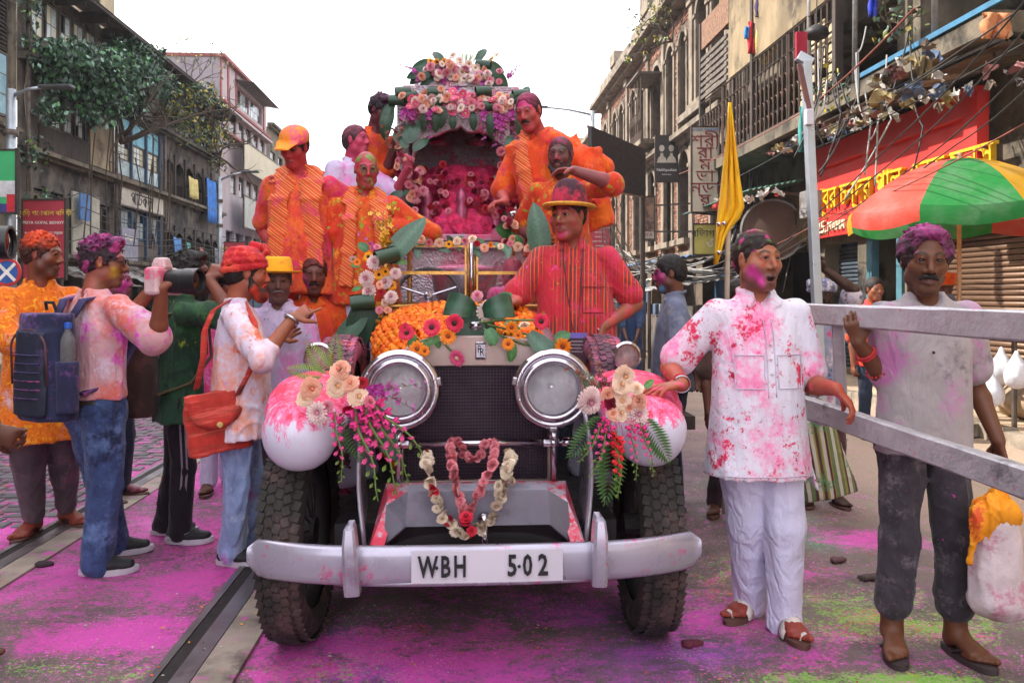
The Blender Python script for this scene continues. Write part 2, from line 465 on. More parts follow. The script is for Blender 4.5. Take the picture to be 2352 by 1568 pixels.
# ---- road sheet with coloured powder trodden in
def road():
 def axis(a,b,fine0,fine1,f,c):
  out=[a];x=a
  while x<b-1e-6:
   st=f if fine0<=x<fine1 else c
   x=min(b,x+st);out.append(x)
  return np.array(out)
 xs=axis(-60.,60.,-5.,6.,.05,1.25);ys=axis(-30.,160.,2.,11.,.05,2.)
 X,Y=np.meshgrid(xs,ys,indexing='ij');n=X.shape
 Z=.006*vnoise(X,Y,X*0,2.2,1)+.0025*vnoise(X,Y,X*0,9,4)
 v=np.stack([X.ravel(),Y.ravel(),Z.ravel()],1)
 idx=np.arange(n[0]*n[1]).reshape(n)
 q=np.stack([idx[:-1,:-1].ravel(),idx[1:,:-1].ravel(),idx[1:,1:].ravel(),idx[:-1,1:].ravel()],1)
 W=np.zeros((len(v),4));W2=np.zeros((len(v),4))
 x,y=v[:,0],v[:,1]
 def blob(ch,px,py,rx,ry,s,arr=W):
  g=G(px,py);dx=(x-g.x)/rx;dy=(y-g.y)/ry
  dd=np.sqrt(dx*dx+dy*dy)*(1+.25*vnoise(x,y,x*0,5,px*.1))
  arr[:,ch]=np.maximum(arr[:,ch],s*np.clip(1-dd,0,1)**.8)
 for b in((0,250,1455,.42,.20,1.0),(0,330,1440,.3,.15,1.0),(0,180,1470,.3,.16,.95),(0,120,1330,.8,.5,.62),(0,420,1330,.7,.5,.60),(0,420,1210,.8,.8,.55),(0,60,1240,.9,.8,.55),(0,380,1120,1.2,1.5,.5),(0,700,1500,.5,.3,.45),(0,1000,1510,.7,.35,.60),(0,1180,1560,.5,.2,.55),(0,640,1540,.3,.15,.55),(0,1850,1310,.4,.3,.5),(0,1640,1420,.5,.3,.42),(0,1900,1500,.5,.3,.4),(0,2240,1500,.4,.3,.4),(0,1990,1240,.35,.3,.8),(0,600,1310,.4,.3,.6),(0,560,1450,.4,.2,.5)):blob(*b)
 for b in((1,60,1535,.5,.14,.62),(1,400,1545,.4,.12,.52),(1,2070,1566,.6,.14,.95),(1,1900,1400,.6,.4,.42),(1,2100,1430,.6,.3,.5),(1,700,1420,.4,.25,.46),(1,1840,1560,.4,.1,.6),(1,760,1540,.4,.2,.45),(1,1700,1300,.5,.4,.35)):blob(*b)
 for b in((2,560,1230,.6,.7,.66),(2,600,1390,.5,.3,.6),(2,480,1330,.5,.4,.48),(2,700,1550,.5,.2,.5),(2,900,1450,.6,.3,.4),(2,130,1120,1.4,.8,.42),(2,1750,1340,.6,.4,.36),(2,2010,1430,.6,.3,.36)):blob(*b)
 for b in((0,900,1540,.5,.15,.8),(0,1480,1500,.55,.25,.62),(0,1620,1500,.5,.2,.6),(0,1240,1545,.7,.2,.55),(0,1380,1400,.8,.5,.4),(0,760,1460,.3,.3,.55)):blob(*b,arr=W2)
 for b in((1,1890,1240,.55,.35,.95),(1,1800,1190,.5,.4,.75),(1,2170,1260,.35,.2,.7),(1,1640,1110,.7,.5,.6),(1,1950,1225,.4,.2,.7)):blob(*b,arr=W2)
 fade=np.exp(-((y-4.5)/9)**2)*np.exp(-(x/6.5)**2)
 W*=.68;W2*=.8;W[:,0]+=.40*fade*(1-.42*np.clip((x-.7)/1.3,0,1));W[:,1]+=(.23+.06*(x>.9))*fade;W[:,2]+=.25*fade;W2[:,0]+=.33*fade
 m=bpy.data.materials.new('road_concrete');nt=NT(m)
 a1,a2=nt.attr('pw'),nt.attr('pw2');s1,s2=nt.sep(a1),nt.sep(a2)
 c=nt.mix(nt.smooth(nt.noise(.9,5,.65),.35,.68),hx('#51454a'),hx('#74655f'))
 c=nt.mix(nt.smooth(nt.noise(3.3,6,.7,nt.mapped(loc=(4,2,0))),.5,.75),c,hx('#3c3335'));sx_=nt.sep(nt.coord())
 c=nt.mix(nt.smooth(nt.math('ADD',sx_[0],nt.noise(1.2,3)),2.3,4.3,0,.85),c,hx('#a8957e'))
 c=nt.mix(nt.smooth(nt.noise(160,2,.6),.45,.75,0,.5),c,hx('#4a3f3c'))
 # worn setts of the far tramway and damp patches
 fine=nt.noise(95,5,.9);big=nt.noise(2.6,4,.7,nt.mapped(loc=(2,9,4)),dist=.8);mid=nt.noise(13,5,.7,nt.mapped(scale=(1,1.6,1)),dist=.6);flk=nt.noise(48,4,.85,nt.mapped(loc=(3,8,1),scale=(1,1.5,1)))
 def layer(c,w,col,k,soft,a,b,off,mx=.95):
  f=nt.math('ADD',w,nt.math('ADD',nt.math('MULTIPLY',nt.math('SUBTRACT',a,.5),.95),nt.math('MULTIPLY',nt.math('SUBTRACT',b,.5),1.7)));f=nt.math('ADD',f,nt.math('MULTIPLY',nt.math('SUBTRACT',big,.5),1.15))
  return nt.mix(nt.smooth(f,k-soft,k+soft,0,mx),c,col)
 c=layer(c,s2[1],hx('#1d7f55'),.60,.22,mid,fine,0,.8)
 c=layer(c,s2[0],hx('#9a48b4'),.62,.28,mid,fine,0,.75)
 c=layer(c,s1[2],hx('#d8502a'),.60,.16,nt.noise(16,5,.75,nt.mapped(loc=(9,3,2))),flk,0,.8)
 c=layer(c,s1[1],hx('#7ab83c'),.58,.14,nt.noise(15,5,.75,nt.mapped(loc=(1,7,5))),nt.noise(60,3,.8,nt.mapped(loc=(6,1,5))),0,.85)
 c=layer(c,s1[0],hx('#d846b0'),.57,.24,mid,flk,0,.85)
 sp_=nt.smooth(nt.noise(3.4,4,.7,nt.mapped(loc=(1,1,6))),.42,.66)
 for i_,(cc,sc,th)in enumerate(((hx('#f06ad8'),64,.66),(hx('#8ad040'),72,.705),(hx('#f06a30'),60,.70),(hx('#f078c8'),120,.68),(hx('#2c2426'),80,.70))):
  g_=nt.noise(sc,1,.5,nt.mapped(loc=(3.1*i_,7.7*i_,i_)));c=nt.mix(nt.math('MULTIPLY',nt.smooth(g_,th,th+.035),nt.math('ADD',nt.math('MULTIPLY',sp_,.75),.12)if i_!=4 else .5),c,cc)
 dirt=nt.noise(9,6,.75,nt.mapped(loc=(2,6,3)))
 c=nt.mix(nt.smooth(dirt,.55,.8,0,.55),c,hx('#4e4442'))
 rg=nt.smooth(nt.noise(1.1,4,.6,nt.mapped(loc=(7,1,0))),.5,.72,.85,.5)
 nt.out(c,rg,0,nt.bump(nt.noise(110,4,.7),.35,.006,nt.bump(nt.noise(14,5,.7),.3,.02)))
 me=np_mesh('road',v,q.astype(np.int32),m,True)
 a=me.color_attributes.new('pw','FLOAT_COLOR','POINT');a.data.foreach_set('color',W.astype(np.float32).ravel())
 a=me.color_attributes.new('pw2','FLOAT_COLOR','POINT');a.data.foreach_set('color',W2.astype(np.float32).ravel())
 o=link('road',me);tag(o,kind='structure')
 # tram rails, let into concrete strips
 rail_m=M('worn_rail_steel',hx('#8d8488'),.38,.75,var=.2,vs=3,dirt=(hx('#6a4a4a'),5,.55))
 strip_m=M('rail_strip_concrete',hx('#94867c'),.8,var=.25,vs=4,bump=.4,bs=80,powders=[(hx('#c84aa8'),9,.66,.08),(hx('#d8603a'),11,.70,.05),(hx('#7ab040'),14,.74,.04)],dirt=(hx('#574a48'),3,.5))
 groove_m=M('groove_dirt',hx('#2a2224'),.9)
 for X0 in(-1.10,-2.47,-4.35,-5.75):
  mb=MB();mb.box((X0+.085,40,.003),(.075,116,.022));o=mb.build('tram_rail',rail_m);tag(o,kind='structure')
  mb=MB();mb.box((X0+.02,40,.0),(.052,116,.0185));o=mb.build('rail_groove',groove_m);tag(o,kind='structure')
  mb=MB();mb.box((X0-.025,40,.003),(.032,116,.021));o=mb.build('guard_rail',rail_m);tag(o,kind='structure')
  mb=MB();mb.box((X0+.20,40,.001),(.15,116,.020));o=mb.build('rail_strip',strip_m);tag(o,kind='structure')
  # stone setts between the far rails
 sm=vcol_mat('sett_stone',.45,[(hx('#c84aa0'),6,.60,.1),(hx('#d86a3a'),7,.68,.06)],bump=.5,bs=40)
 mb=MB();cols=[]
 for X0,X1,y0,y1 in((-4.12,-2.62,5.2,17.0),(-5.5,-4.5,6.5,17)):
  yy=y0
  while yy<y1:
   xx=X0+(int(yy*10)%2)*.09
   while xx<X1:
    w,l=.16+rnd.uniform(-.01,.01),.105+rnd.uniform(-.006,.006)
    mb.box((xx,yy,.002+rnd.uniform(-.004,.004)),(w,l,.022),rnd.uniform(-.04,.04),taper=.88)
    g=rnd.uniform(.6,1.1);cols+=[tuple(q*g for q in hx('#5c585e'))]*8
    xx+=.185
   yy+=.125
 me=mb.mesh('stone_setts',sm);set_col(me,np.array(cols));o=link('stone_setts',me);tag(o,kind='stuff');o['label']='grey stone setts laid between the tram rails'
road()
# ---- pavements
pave_m=M('sandy_pavement',hx('#b09a80'),.9,var=.25,vs=2.5,bump=.5,bs=50,dirt=(hx('#7a6654'),1.6,.52),powders=[(hx('#c880a0'),5,.72,.06)])
kerb_m=M('kerb_stone',hx('#8d8274'),.85,var=.3,vs=5,bump=.5,bs=30,dirt=(hx('#4c433e'),4,.5))
for nm,x0,x1 in(('pavement',5.25,6.6),('pavement',-11.4,-8.6)):
 mb=MB();mb.box(((x0+x1)/2,35,.06),(x1-x0,110,.14));o=mb.build(nm,pave_m);tag(o,kind='structure')
 kx=x0-.08 if x0>0 else x1+.08
 kd=MB();kd.box((0,0,0),(.15,.985,.16));km=kd.mesh('kerb_stone',kerb_m)
 root=tag(link('kerb',MB().add([(kx,0,-.02),(kx+.02,0,-.02),(kx,.02,-.02)],[(0,1,2)]).mesh('kerb',kerb_m)),kind='structure')
 for i in range(44):
  o=link('kerb_stone',km,root,loc=(kx+rnd.uniform(-.012,.012),4.0+i*1.0,.065+rnd.uniform(-.012,.012)),rot=(rnd.uniform(-.02,.02),rnd.uniform(-.02,.02),rnd.uniform(-.01,.01)))
  # ---------------------------------------------------------------- facades
class Facade:
 """wall standing on the plane x = X; side = +1: it looks to -x (right hand row), -1: it looks to +x"""
 def __init__(s,parent,X,side):s.p=parent;s.X=X;s.s=side;s.off=parent.location.copy()
 def pt(s,y,z,d=0.0):return Vector((s.X+s.s*d,y,z))-s.off
 def box(s,mb,y0,y1,z0,z1,d0,d1):
  a=s.pt((y0+y1)/2,(z0+z1)/2,(d0+d1)/2);mb.box(a,(abs(d1-d0),abs(y1-y0),abs(z1-z0)));return mb
 def part(s,name,mat,boxes,parent=None,bevel=0,label=None):
  mb=MB()
  for b in boxes:s.box(mb,*b)
  o=mb.build(name,mat,parent or s.p,bevel=bevel)
  if label:o['label']=label
  return o
 def wall(s,y0,y1,z0,z1,holes,mat,depth=.22,name='wall',back=None):
  ys=sorted({y0,y1,*[h[0]for h in holes],*[h[1]for h in holes]});zs=sorted({z0,z1,*[h[2]for h in holes],*[h[3]for h in holes]})
  ys=[y for y in ys if y0<=y<=y1];zs=[z for z in zs if z0<=z<=z1]
  mb=MB()
  for i in range(len(ys)-1):
   for j in range(len(zs)-1):
    cy,cz=(ys[i]+ys[i+1])/2,(zs[j]+zs[j+1])/2
    if any(h[0]<cy<h[1]and h[2]<cz<h[3]for h in holes):continue
    q=[s.pt(ys[i],zs[j]),s.pt(ys[i+1],zs[j]),s.pt(ys[i+1],zs[j+1]),s.pt(ys[i],zs[j+1])]
    mb.add(q if s.s<0 else q[::-1],[(0,1,2,3)])
  for h in holes:
   a,b,c,d=h[:4];dp=h[4]if len(h)>4 else depth
   for(p,q)in(((a,c),(b,c)),((b,c),(b,d)),((b,d),(a,d)),((a,d),(a,c))):
    mb.add([s.pt(*p),s.pt(*q),s.pt(*q,dp),s.pt(*p,dp)],[(0,1,2,3)])
  o=mb.build(name,mat,s.p)
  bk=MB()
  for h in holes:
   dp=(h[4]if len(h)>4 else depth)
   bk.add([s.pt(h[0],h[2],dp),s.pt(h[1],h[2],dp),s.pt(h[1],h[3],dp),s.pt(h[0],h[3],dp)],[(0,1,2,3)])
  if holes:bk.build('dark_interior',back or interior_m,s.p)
  return o
 def window(s,y0,y1,z0,z1,mats,rows=3,cols=2,d=.10,name='window',panel_top=0.0,shutters=None,pane_mats=None):
  fm,gm=mats;w=MB();t=.05
  s.box(w,y0,y0+t,z0,z1,d,d+.06);s.box(w,y1-t,y1,z0,z1,d,d+.06);s.box(w,y0+t,y1-t,z0,z0+t,d,d+.06);s.box(w,y0+t,y1-t,z1-t,z1,d,d+.06)
  o=w.build(name,fm,s.p)
  iy0,iy1,iz0,iz1=y0+t,y1-t,z0+t,z1-t
  for i in range(cols):
   for j in range(rows):
    a,b=iy0+(iy1-iy0)*i/cols,iy0+(iy1-iy0)*(i+1)/cols;c,e=iz0+(iz1-iz0)*j/rows,iz0+(iz1-iz0)*(j+1)/rows
    gmm=gm if pane_mats is None else pane_mats[(i*7+j*3)%len(pane_mats)]
    if rnd.random()<.06:continue
    p=MB();s.box(p,a+.012,b-.012,c+.012,e-.012,d+.015,d+.03);p.build('pane',gmm,o)
  bars=MB()
  for i in range(1,cols):yy=iy0+(iy1-iy0)*i/cols;s.box(bars,yy-.012,yy+.012,iz0,iz1,d+.01,d+.045)
  for j in range(1,rows):zz=iz0+(iz1-iz0)*j/rows;s.box(bars,iy0,iy1,zz-.012,zz+.012,d+.008,d+.04)
  if cols*rows>1:bars.build('glazing_bar',fm,o)
  return o
 def louvre(s,y0,y1,z0,z1,mat,d=.06,n=12,name='shutter',step=None):
  t=.045;w=MB();s.box(w,y0,y0+t,z0,z1,d,d+.04);s.box(w,y1-t,y1,z0,z1,d,d+.04);s.box(w,y0+t,y1-t,z0,z0+t,d,d+.04);s.box(w,y0+t,y1-t,z1-t,z1,d,d+.04)
  o=w.build(name,mat,s.p)
  h=(z1-z0-2*t)/n;me=MB();me.box((0,0,0),(.012,y1-y0-2*t-.004,h*1.05),rot=Matrix.Rotation(R(40)*s.s,3,'Y'));me=me.mesh('slat',mat)
  for k in range(n):link('slat',me,o,loc=s.pt((y0+y1)/2,z0+t+h*(k+.5),d+.02))
  return o
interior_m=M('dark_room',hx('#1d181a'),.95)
plaster_d=M('sooty_plaster',hx('#5c544d'),.92,var=.4,vs=1.6,bump=.5,bs=22,dirt=(hx('#1f1b1b'),.9,.47),stretch=(1,1,.55))
plaster_d2=M('mossy_plaster',hx('#655c4e'),.92,var=.4,vs=2.1,bump=.6,bs=26,dirt=(hx('#26221f'),1.3,.48),stretch=(1,1,.6))
plaster_l=M('stained_cream_plaster',hx('#9c8d74'),.92,var=.25,vs=1.3,bump=.3,bs=25,dirt=(hx('#57493c'),.7,.54),stretch=(1,1,.45))
wood_d=M('weathered_wood',hx('#3a302b'),.85,var=.35,vs=7,bump=.4,bs=60,stretch=(1,1,.2))
wood_g=M('grey_wood',hx('#5f5650'),.85,var=.3,vs=7,stretch=(1,1,.3),dirt=(hx('#2c2624'),4,.55))
blue_p=M('blue_shutter_paint',hx('#6da6b8'),.7,var=.2,vs=3,dirt=(hx('#40505a'),3.5,.56),stretch=(1,1,.4))
blue_d=M('dark_blue_paint',hx('#2c4a66'),.7,var=.3,dirt=(hx('#1c2026'),4,.56))
pane_c=M('cream_pane',hx('#b8b49a'),.35,var=.2,vs=4);pane_b=M('pale_blue_pane',hx('#8fb0bc'),.2,var=.2,vs=3);pane_k=M('dark_pane',hx('#171a1e'),.12,var=.2);pane_w=M('milky_pane',hx('#a7b0ae'),.25,var=.15)
tin=M('rusty_tin',hx('#5a504a'),.6,.4,var=.35,vs=5,dirt=(hx('#4a2c1e'),3,.52),bump=.2,bs=30)
tin_l=M('grey_tin',hx('#8f8c8a'),.5,.5,var=.25,vs=5,dirt=(hx('#5c4a3e'),3,.56))
cable_m=M('black_cable',hx('#1b191a'),.6);cable_r=M('rust_cable',hx('#7a3e30'),.7);cable_w=M('pale_cable',hx('#8d8a88'),.6)
lamp_grey=M('galvanised_steel',hx('#9aa0a6'),.4,.6,var=.15,vs=6)
leaf_d=vcol_mat('leaf',.42,var=.2,spec=.5)
twig_m=M('bark',hx('#4a3e34'),.9,var=.3,vs=12,bump=.5,bs=50)
def corrugated(name,parent,o,u,w,n,mat,amp=.02,th=.006,off=None):
 """corrugated sheet: origin o, u = vector along the ridges' run, w = vector across"""
 o=Vector(o);u=Vector(u);w=Vector(w);nn=u.cross(w).normalized();mb=MB();rows=[]
 for j in(0,.5,1.0):
  rows.append([o+u*j+w*(i/(n*4.0))+nn*amp*math.sin(2*math.pi*i/4)for i in range(n*4+1)])
 mb.grid(rows);ob=mb.build(name,mat,parent,smooth=True);ob.modifiers.new('thick','SOLIDIFY').thickness=th
 return ob
def leafy(name,parent,centers,n,size,cols,mat=leaf_d,seed=1,flat=.6,kind='stuff'):
 r=np.random.RandomState(seed);V=[];Fc=[];C=[]
 for(c,rad,cnt)in centers:
  for _ in range(cnt):
   d=r.normal(0,1,3);d/=np.linalg.norm(d);p=np.array(c)+d*np.array(rad)*r.rand()**.45
   ax=unit(r.normal(0,1,3)+np.array((0,0,-.8)));si=unit(np.cross(ax,r.normal(0,1,3)));nn=np.cross(ax,si)
   L=size*r.uniform(.6,1.25);w=L*.30;b=len(V)
   V+=[p,p+ax*L*.45+si*w-nn*L*.08,p+ax*L*.5+nn*L*.03,p+ax*L*.45-si*w-nn*L*.08,p+ax*L-nn*L*.12]
   Fc+=[(b,b+1,b+2),(b,b+2,b+3),(b+1,b+4,b+2),(b+2,b+4,b+3)]
   cc=np.array(cols[r.randint(len(cols))])*r.uniform(.6,1.35);C+=[cc]*5
 me=np_mesh(name,np.array(V),np.array(Fc),mat,False);set_col(me,np.clip(np.array(C),0,1))
 o=link(name,me,parent)
 if kind:o['kind']=kind
 return o
def twig(mb,p,d,L,r,depth,rg,bend=.35):
 pts=[Vector(p)];dd=Vector(d).normalized()
 for i in range(4):
  dd=(dd+Vector(rg.normal(0,bend*.5,3))).normalized();pts.append(pts[-1]+dd*L/4)
 mb.tube(pts,[r,r*.85,r*.7,r*.55,r*.42],5 if depth>1 else 4,cap=False)
 ends=[pts[-1]]
 if depth>0:
  for k in range(3 if depth>1 else 2):
   q=pts[2+(k%3)];ends+=twig(mb,q,(dd+Vector(rg.normal(0,.75,3))+Vector((0,0,.15))).normalized(),L*rg.uniform(.5,.75),r*.5,depth-1,rg,bend)
 return ends
def text_mesh(name,body,size,mat,parent=None,loc=(0,0,0),rot=(0,0,0),ext=.004,align='CENTER',sx=1.0,bold=0.0):
 cu=bpy.data.curves.new(name,'FONT');cu.body=body;cu.size=size;cu.extrude=ext;cu.align_x=align;cu.align_y='CENTER'
 cu.resolution_u=2;cu.offset=bold*size
 tmp=bpy.data.objects.new(name,cu);COL.objects.link(tmp)
 dg=bpy.context.evaluated_depsgraph_get();me=bpy.data.meshes.new_from_object(tmp.evaluated_get(dg))
 bpy.data.objects.remove(tmp);bpy.data.curves.remove(cu)
 me.name=name;me.materials.clear();me.materials.append(mat)
 return link(name,me,parent,loc=loc,rot=rot,scale=(sx,1,1))
 # ---------------------------------------------------------------- left hand row
def bld(name,label,y,X,group=None):return thing(name,label,'building',(X,y,0),group=group)
def cornice(F,y0,y1,z,mat,h=.16,out=.22,name='cornice'):
 return F.part(name,mat,[(y0,y1,z,z+h*.45,-out*.6,.0),(y0-.004,y1+.004,z+h*.45,z+h,-out,.0)])
def left_row():
 X=-11.0
 b=bld('old_house','tall dark tenement at the near left with louvred shutters above green glass',8,X);F=Facade(b,X,-1)
 holes=[(19.2,20.95,5.7,8.9)]+[(yy,yy+1.5,z,z+2.2)for yy in(4,8,12,15.6)for z in(2.6,5.9,9.4)]
 F.wall(-12,21.1,0,13.4,holes,plaster_d2)
 F.part('side_wall',plaster_d2,[(21.1,21.16,0,13.4,0,6)]);F.part('roof',plaster_d2,[(-12,21.1,13.4,13.6,-.2,6)])
 F.louvre(19.25,20.05,7.35,8.85,wood_d,n=14);F.louvre(20.1,20.9,7.35,8.85,wood_d,n=14)
 F.window(19.25,20.05,5.75,7.3,(wood_g,pane_b),3,2,.05,pane_mats=[pane_b,pane_w,pane_k]);F.window(20.1,20.9,5.75,7.3,(wood_g,pane_b),3,2,.05,pane_mats=[pane_b,pane_b,pane_w])
 for h in holes[1:]:F.louvre(h[0]+.03,h[1]-.03,h[2]+.03,h[3]-.03,wood_d,n=12)
 cornice(F,-12,21.1,5.35,plaster_d2);cornice(F,-12,21.1,9.1,plaster_d)
 # long dark house with the glazed verandahs
 b=bld('verandah_house','long sooty verandah house with pale blue shuttered bays and a hanging banyan',29,X);F=Facade(b,X,-1)
 H=[]
 top=[(21.9+i*.78,21.9+i*.78+.70,8.15,9.25)for i in range(6)]
 mid=[(22.3+i*.68,22.3+i*.68+.58,5.95,7.0)for i in range(4)]
 blu=[(27.0+i*1.30,27.0+i*1.30+1.2,5.35,7.2)for i in range(3)]
 low=[(27.0+i*1.30,27.0+i*1.30+1.2,2.75,4.25)for i in range(3)]
 carv=[(31.3+i*1.16,31.3+i*1.16+1.0,5.2,6.6,.6)for i in range(6)]
 carl=[(31.3+i*1.16,31.3+i*1.16+1.0,2.6,3.9,.6)for i in range(6)]
 misc=[(22.0,23.6,2.7,4.2),(25.7,26.6,2.8,4.2),(31.6,32.8,8.0,9.2),(33.6,34.8,8.0,9.2),(35.6,36.8,8.0,9.2)]
 shops=[(22.0+i*3.2,22.0+i*3.2+2.7,.2,2.1,1.2)for i in range(5)]
 F.wall(21.2,38.3,0,9.6,top+mid+blu+low+carv+carl+misc+shops,plaster_d,.25)
 F.part('side_wall',plaster_d,[(38.3,38.36,0,9.6,0,7)])
 for h in top:F.window(*h,(wood_g,pane_w),2,2,.05,pane_mats=[pane_w,pane_b,pane_w,pane_c])
 for h in mid:F.window(*h,(wood_g,pane_w),3,2,.05,pane_mats=[pane_w,pane_w,pane_b])
 F.part('boarding',wood_d,[(22.2,25.1,5.25,5.9,-.03,.02)]);F.part('boarding',wood_g,[(21.8,26.6,7.45,8.1,-.03,.02)])
 F.part('plaster_panel',plaster_l,[(25.15,26.7,5.3,7.0,-.04,.02)]);F.part('plaster_panel',plaster_l,[(22.0,23.9,4.95,5.22,-.05,.02)])
 for i,h in enumerate(blu):
  F.part('blue_panel',blue_p,[(h[0],h[1],6.5,7.2,.02,.06)]);F.part('apron_panel',M('pale_blue_board',hx('#a9bcc0'),.75,var=.3,vs=3,dirt=(hx('#4e5a5a'),3,.5)),[(h[0],h[1],5.35,5.82,.02,.06)])
  F.window(h[0],h[1],5.83,6.49,(wood_g,pane_c),3,4,.04,pane_mats=[pane_c,pane_c,pane_w])
  F.part('blue_post',blue_d,[(h[1]+.005,h[1]+.095,5.3,7.3,-.06,.06)])
 for i,h in enumerate(low):
  F.window(h[0],h[1],3.3,4.24,(blue_d,pane_w),3,4,.04,pane_mats=[pane_w,pane_k,M('dull_pane',hx('#7f8584'),.4)])
  F.part('apron_panel',wood_g,[(h[0],h[1],2.75,3.28,.02,.06)])
  F.part('blue_post',blue_d,[(h[1]+.005,h[1]+.095,2.7,4.3,-.06,.06)])
 for hs_,zz in((carv,6.6),(carl,3.9)):
  for h in hs_:
   mb=MB();n=9;y0,y1=h[0],h[1];cy=(y0+y1)/2
   arc=[(cy+(y1-y0)/2*math.cos(math.pi*k/n),zz-.55+.45*abs(math.sin(math.pi*k/n))**.7+.05*abs(math.sin(3*math.pi*k/n)))for k in range(n+1)]
   for k in range(n):
    a,c=arc[k],arc[k+1]
    mb.add([F.pt(a[0],a[1],.02),F.pt(c[0],c[1],.02),F.pt(c[0],zz,.02),F.pt(a[0],zz,.02)],[(0,1,2,3)])
   o=mb.build('arch_fretwork',wood_d,b);o.modifiers.new('thick','SOLIDIFY').thickness=.05
   F.part('wooden_post',wood_d,[(y1+.03,y1+.13,h[2]-.3,zz+.2,-.08,.04)])
   rl=MB()
   for k in range(7):yy=y0+.05+k*(y1-y0-.1)/6;F.box(rl,yy-.012,yy+.012,h[2],h[2]+.5,.03,.055)
   F.box(rl,y0,y1,h[2]+.5,h[2]+.55,.02,.07);rl.build('railing',wood_d,b)
 for z,m in((4.95,plaster_d2),(7.3,plaster_d),(2.35,plaster_d2)):cornice(F,21.2,38.3,z,m,.2,.35,'ledge')
 F.window(22.05,23.55,2.75,4.15,(wood_d,pane_k),2,3,.05);F.window(25.75,26.55,2.85,4.15,(wood_d,pane_k),3,2,.05)
 for h in misc[2:]:F.louvre(h[0],h[1],h[2],h[3],wood_d,n=10)
 corrugated('eave_sheet',b,F.pt(21.2,9.75,.1),(-.0,17.2,0),Vector((1.15,0,-.28)),40,tin,.0)
 F.part('fascia',wood_d,[(21.2,38.4,9.38,9.46,-1.02,-.98)])
 for i in range(12):F.part('eave_bracket',wood_d,[(21.6+i*1.5,21.68+i*1.5,9.3,9.62,-.8,0)])
 # drain pipes
 for yy in(21.5,26.8,31.1):
  mb=MB();mb.tube([F.pt(yy,9.4,-.12),F.pt(yy,.3,-.12)],.06,8);mb.build('drain_pipe',tin,b,smooth=True)
  # set back upper block
 b2=bld('upper_block','cream plastered upper block rising behind the eaves of the verandah house',22,-13.2);F2=Facade(b2,-13.2,-1)
 hl=[(24.0,24.75,11.0,13.2),(27.1,27.8,10.6,12.9),(30.2,30.95,10.6,12.9),(18.0,18.9,10.8,13.0)]
 F2.wall(8,32.3,8.8,15.4,hl,plaster_l);F2.part('side_wall',plaster_l,[(32.3,32.36,8.8,15.4,0,6)]);F2.part('roof',plaster_d2,[(8,32.6,15.4,15.6,-.3,6)])
 for h in hl:
  F2.louvre(h[0],h[1],h[2],(h[2]+h[3])/2-.02,M('slate_blue_louvre',hx('#6d7f94'),.8,var=.2,dirt=(hx('#3a4048'),5,.58)),n=12);F2.louvre(h[0],h[1],(h[2]+h[3])/2,h[3],_mats['slate_blue_louvre'],n=12)
  F2.part('surround',plaster_d2,[(h[0]-.1,h[0],h[2]-.1,h[3]+.15,-.04,.05),(h[1],h[1]+.1,h[2]-.1,h[3]+.15,-.04,.05),(h[0],h[1],h[3]+.001,h[3]+.15,-.05,.05)])
 for k,(y0,z0,y1,z1)in enumerate(((22.6,9.8,23.2,15.2),(25.8,10,26.0,14.8),(23.2,11.8,24.4,13.8))):
  mb=MB();mb.tube([F2.pt(y0+(y1-y0)*t/6+.12*math.sin(t*2.1),z0+(z1-z0)*t/6,-.03)for t in range(7)],.035,5);mb.build('climbing_root',twig_m,b2)
  # hoardings and cloths on the dark house
 def panel(name,label,cat,y0,y1,z0,z1,d,mat,texts=(),frame=None,tilt=0.0,group=None,Xp=X):
  t=thing(name,label,cat,(Xp+d,(y0+y1)/2,(z0+z1)/2),group=group);w,h=y1-y0,z1-z0
  mb=MB();mb.box((0,0,0),(.05,w,h));mb.build('board',mat,t)
  if frame:
   mb=MB()
   for s_ in(-1,1):mb.box((.012,s_*(w/2),0),(.08,.05,h+.1));mb.box((.012,0,s_*(h/2)),(.079,w-.05,.05))
   mb.build('frame',frame,t)
  for(body,yy,zz,sz,m,bold)in texts:text_mesh('lettering',body,sz,m,t,(.03,yy,zz),(R(90),0,R(90)),.004)
  return t
 ink_d=M('sign_ink',hx('#2c2a30'),.8);ink_w=M('sign_white',hx('#e4dcd6'),.6);ink_y=M('sign_gold',hx('#d8b850'),.6)
 panel('painted_signboard','white cloth signboard with broken dark Bengali letters below the blue bays','sign',27.0,30.9,4.32,4.92,.12,M('dirty_white_board',hx('#bdb6aa'),.85,var=.2,vs=2,dirt=(hx('#6a6058'),2,.55)),[('পাটকল',-.1,0,.62,ink_d,0)],wood_g)
 panel('pale_sheet','big pale stained sheet fixed on the dark left wall','sheet',23.9,25.6,2.5,4.35,.10,M('pale_stained_sheet',hx('#a8a496'),.9,var=.2,vs=1.6,dirt=(hx('#6b675c'),1.6,.55)))
 panel('grey_poster','grey poster with a white heading on the left wall','poster',27.0,28.3,2.4,3.6,.2,M('poster_grey',hx('#8c8a9c'),.6),[('Swapno',0,.3,.28,ink_w,0)],None)
 t=panel('blue_notice','small blue notice hanging beside the red board at left','sign',23.9,24.5,3.55,4.3,.3,M('notice_blue',hx('#3f6ea8'),.6))
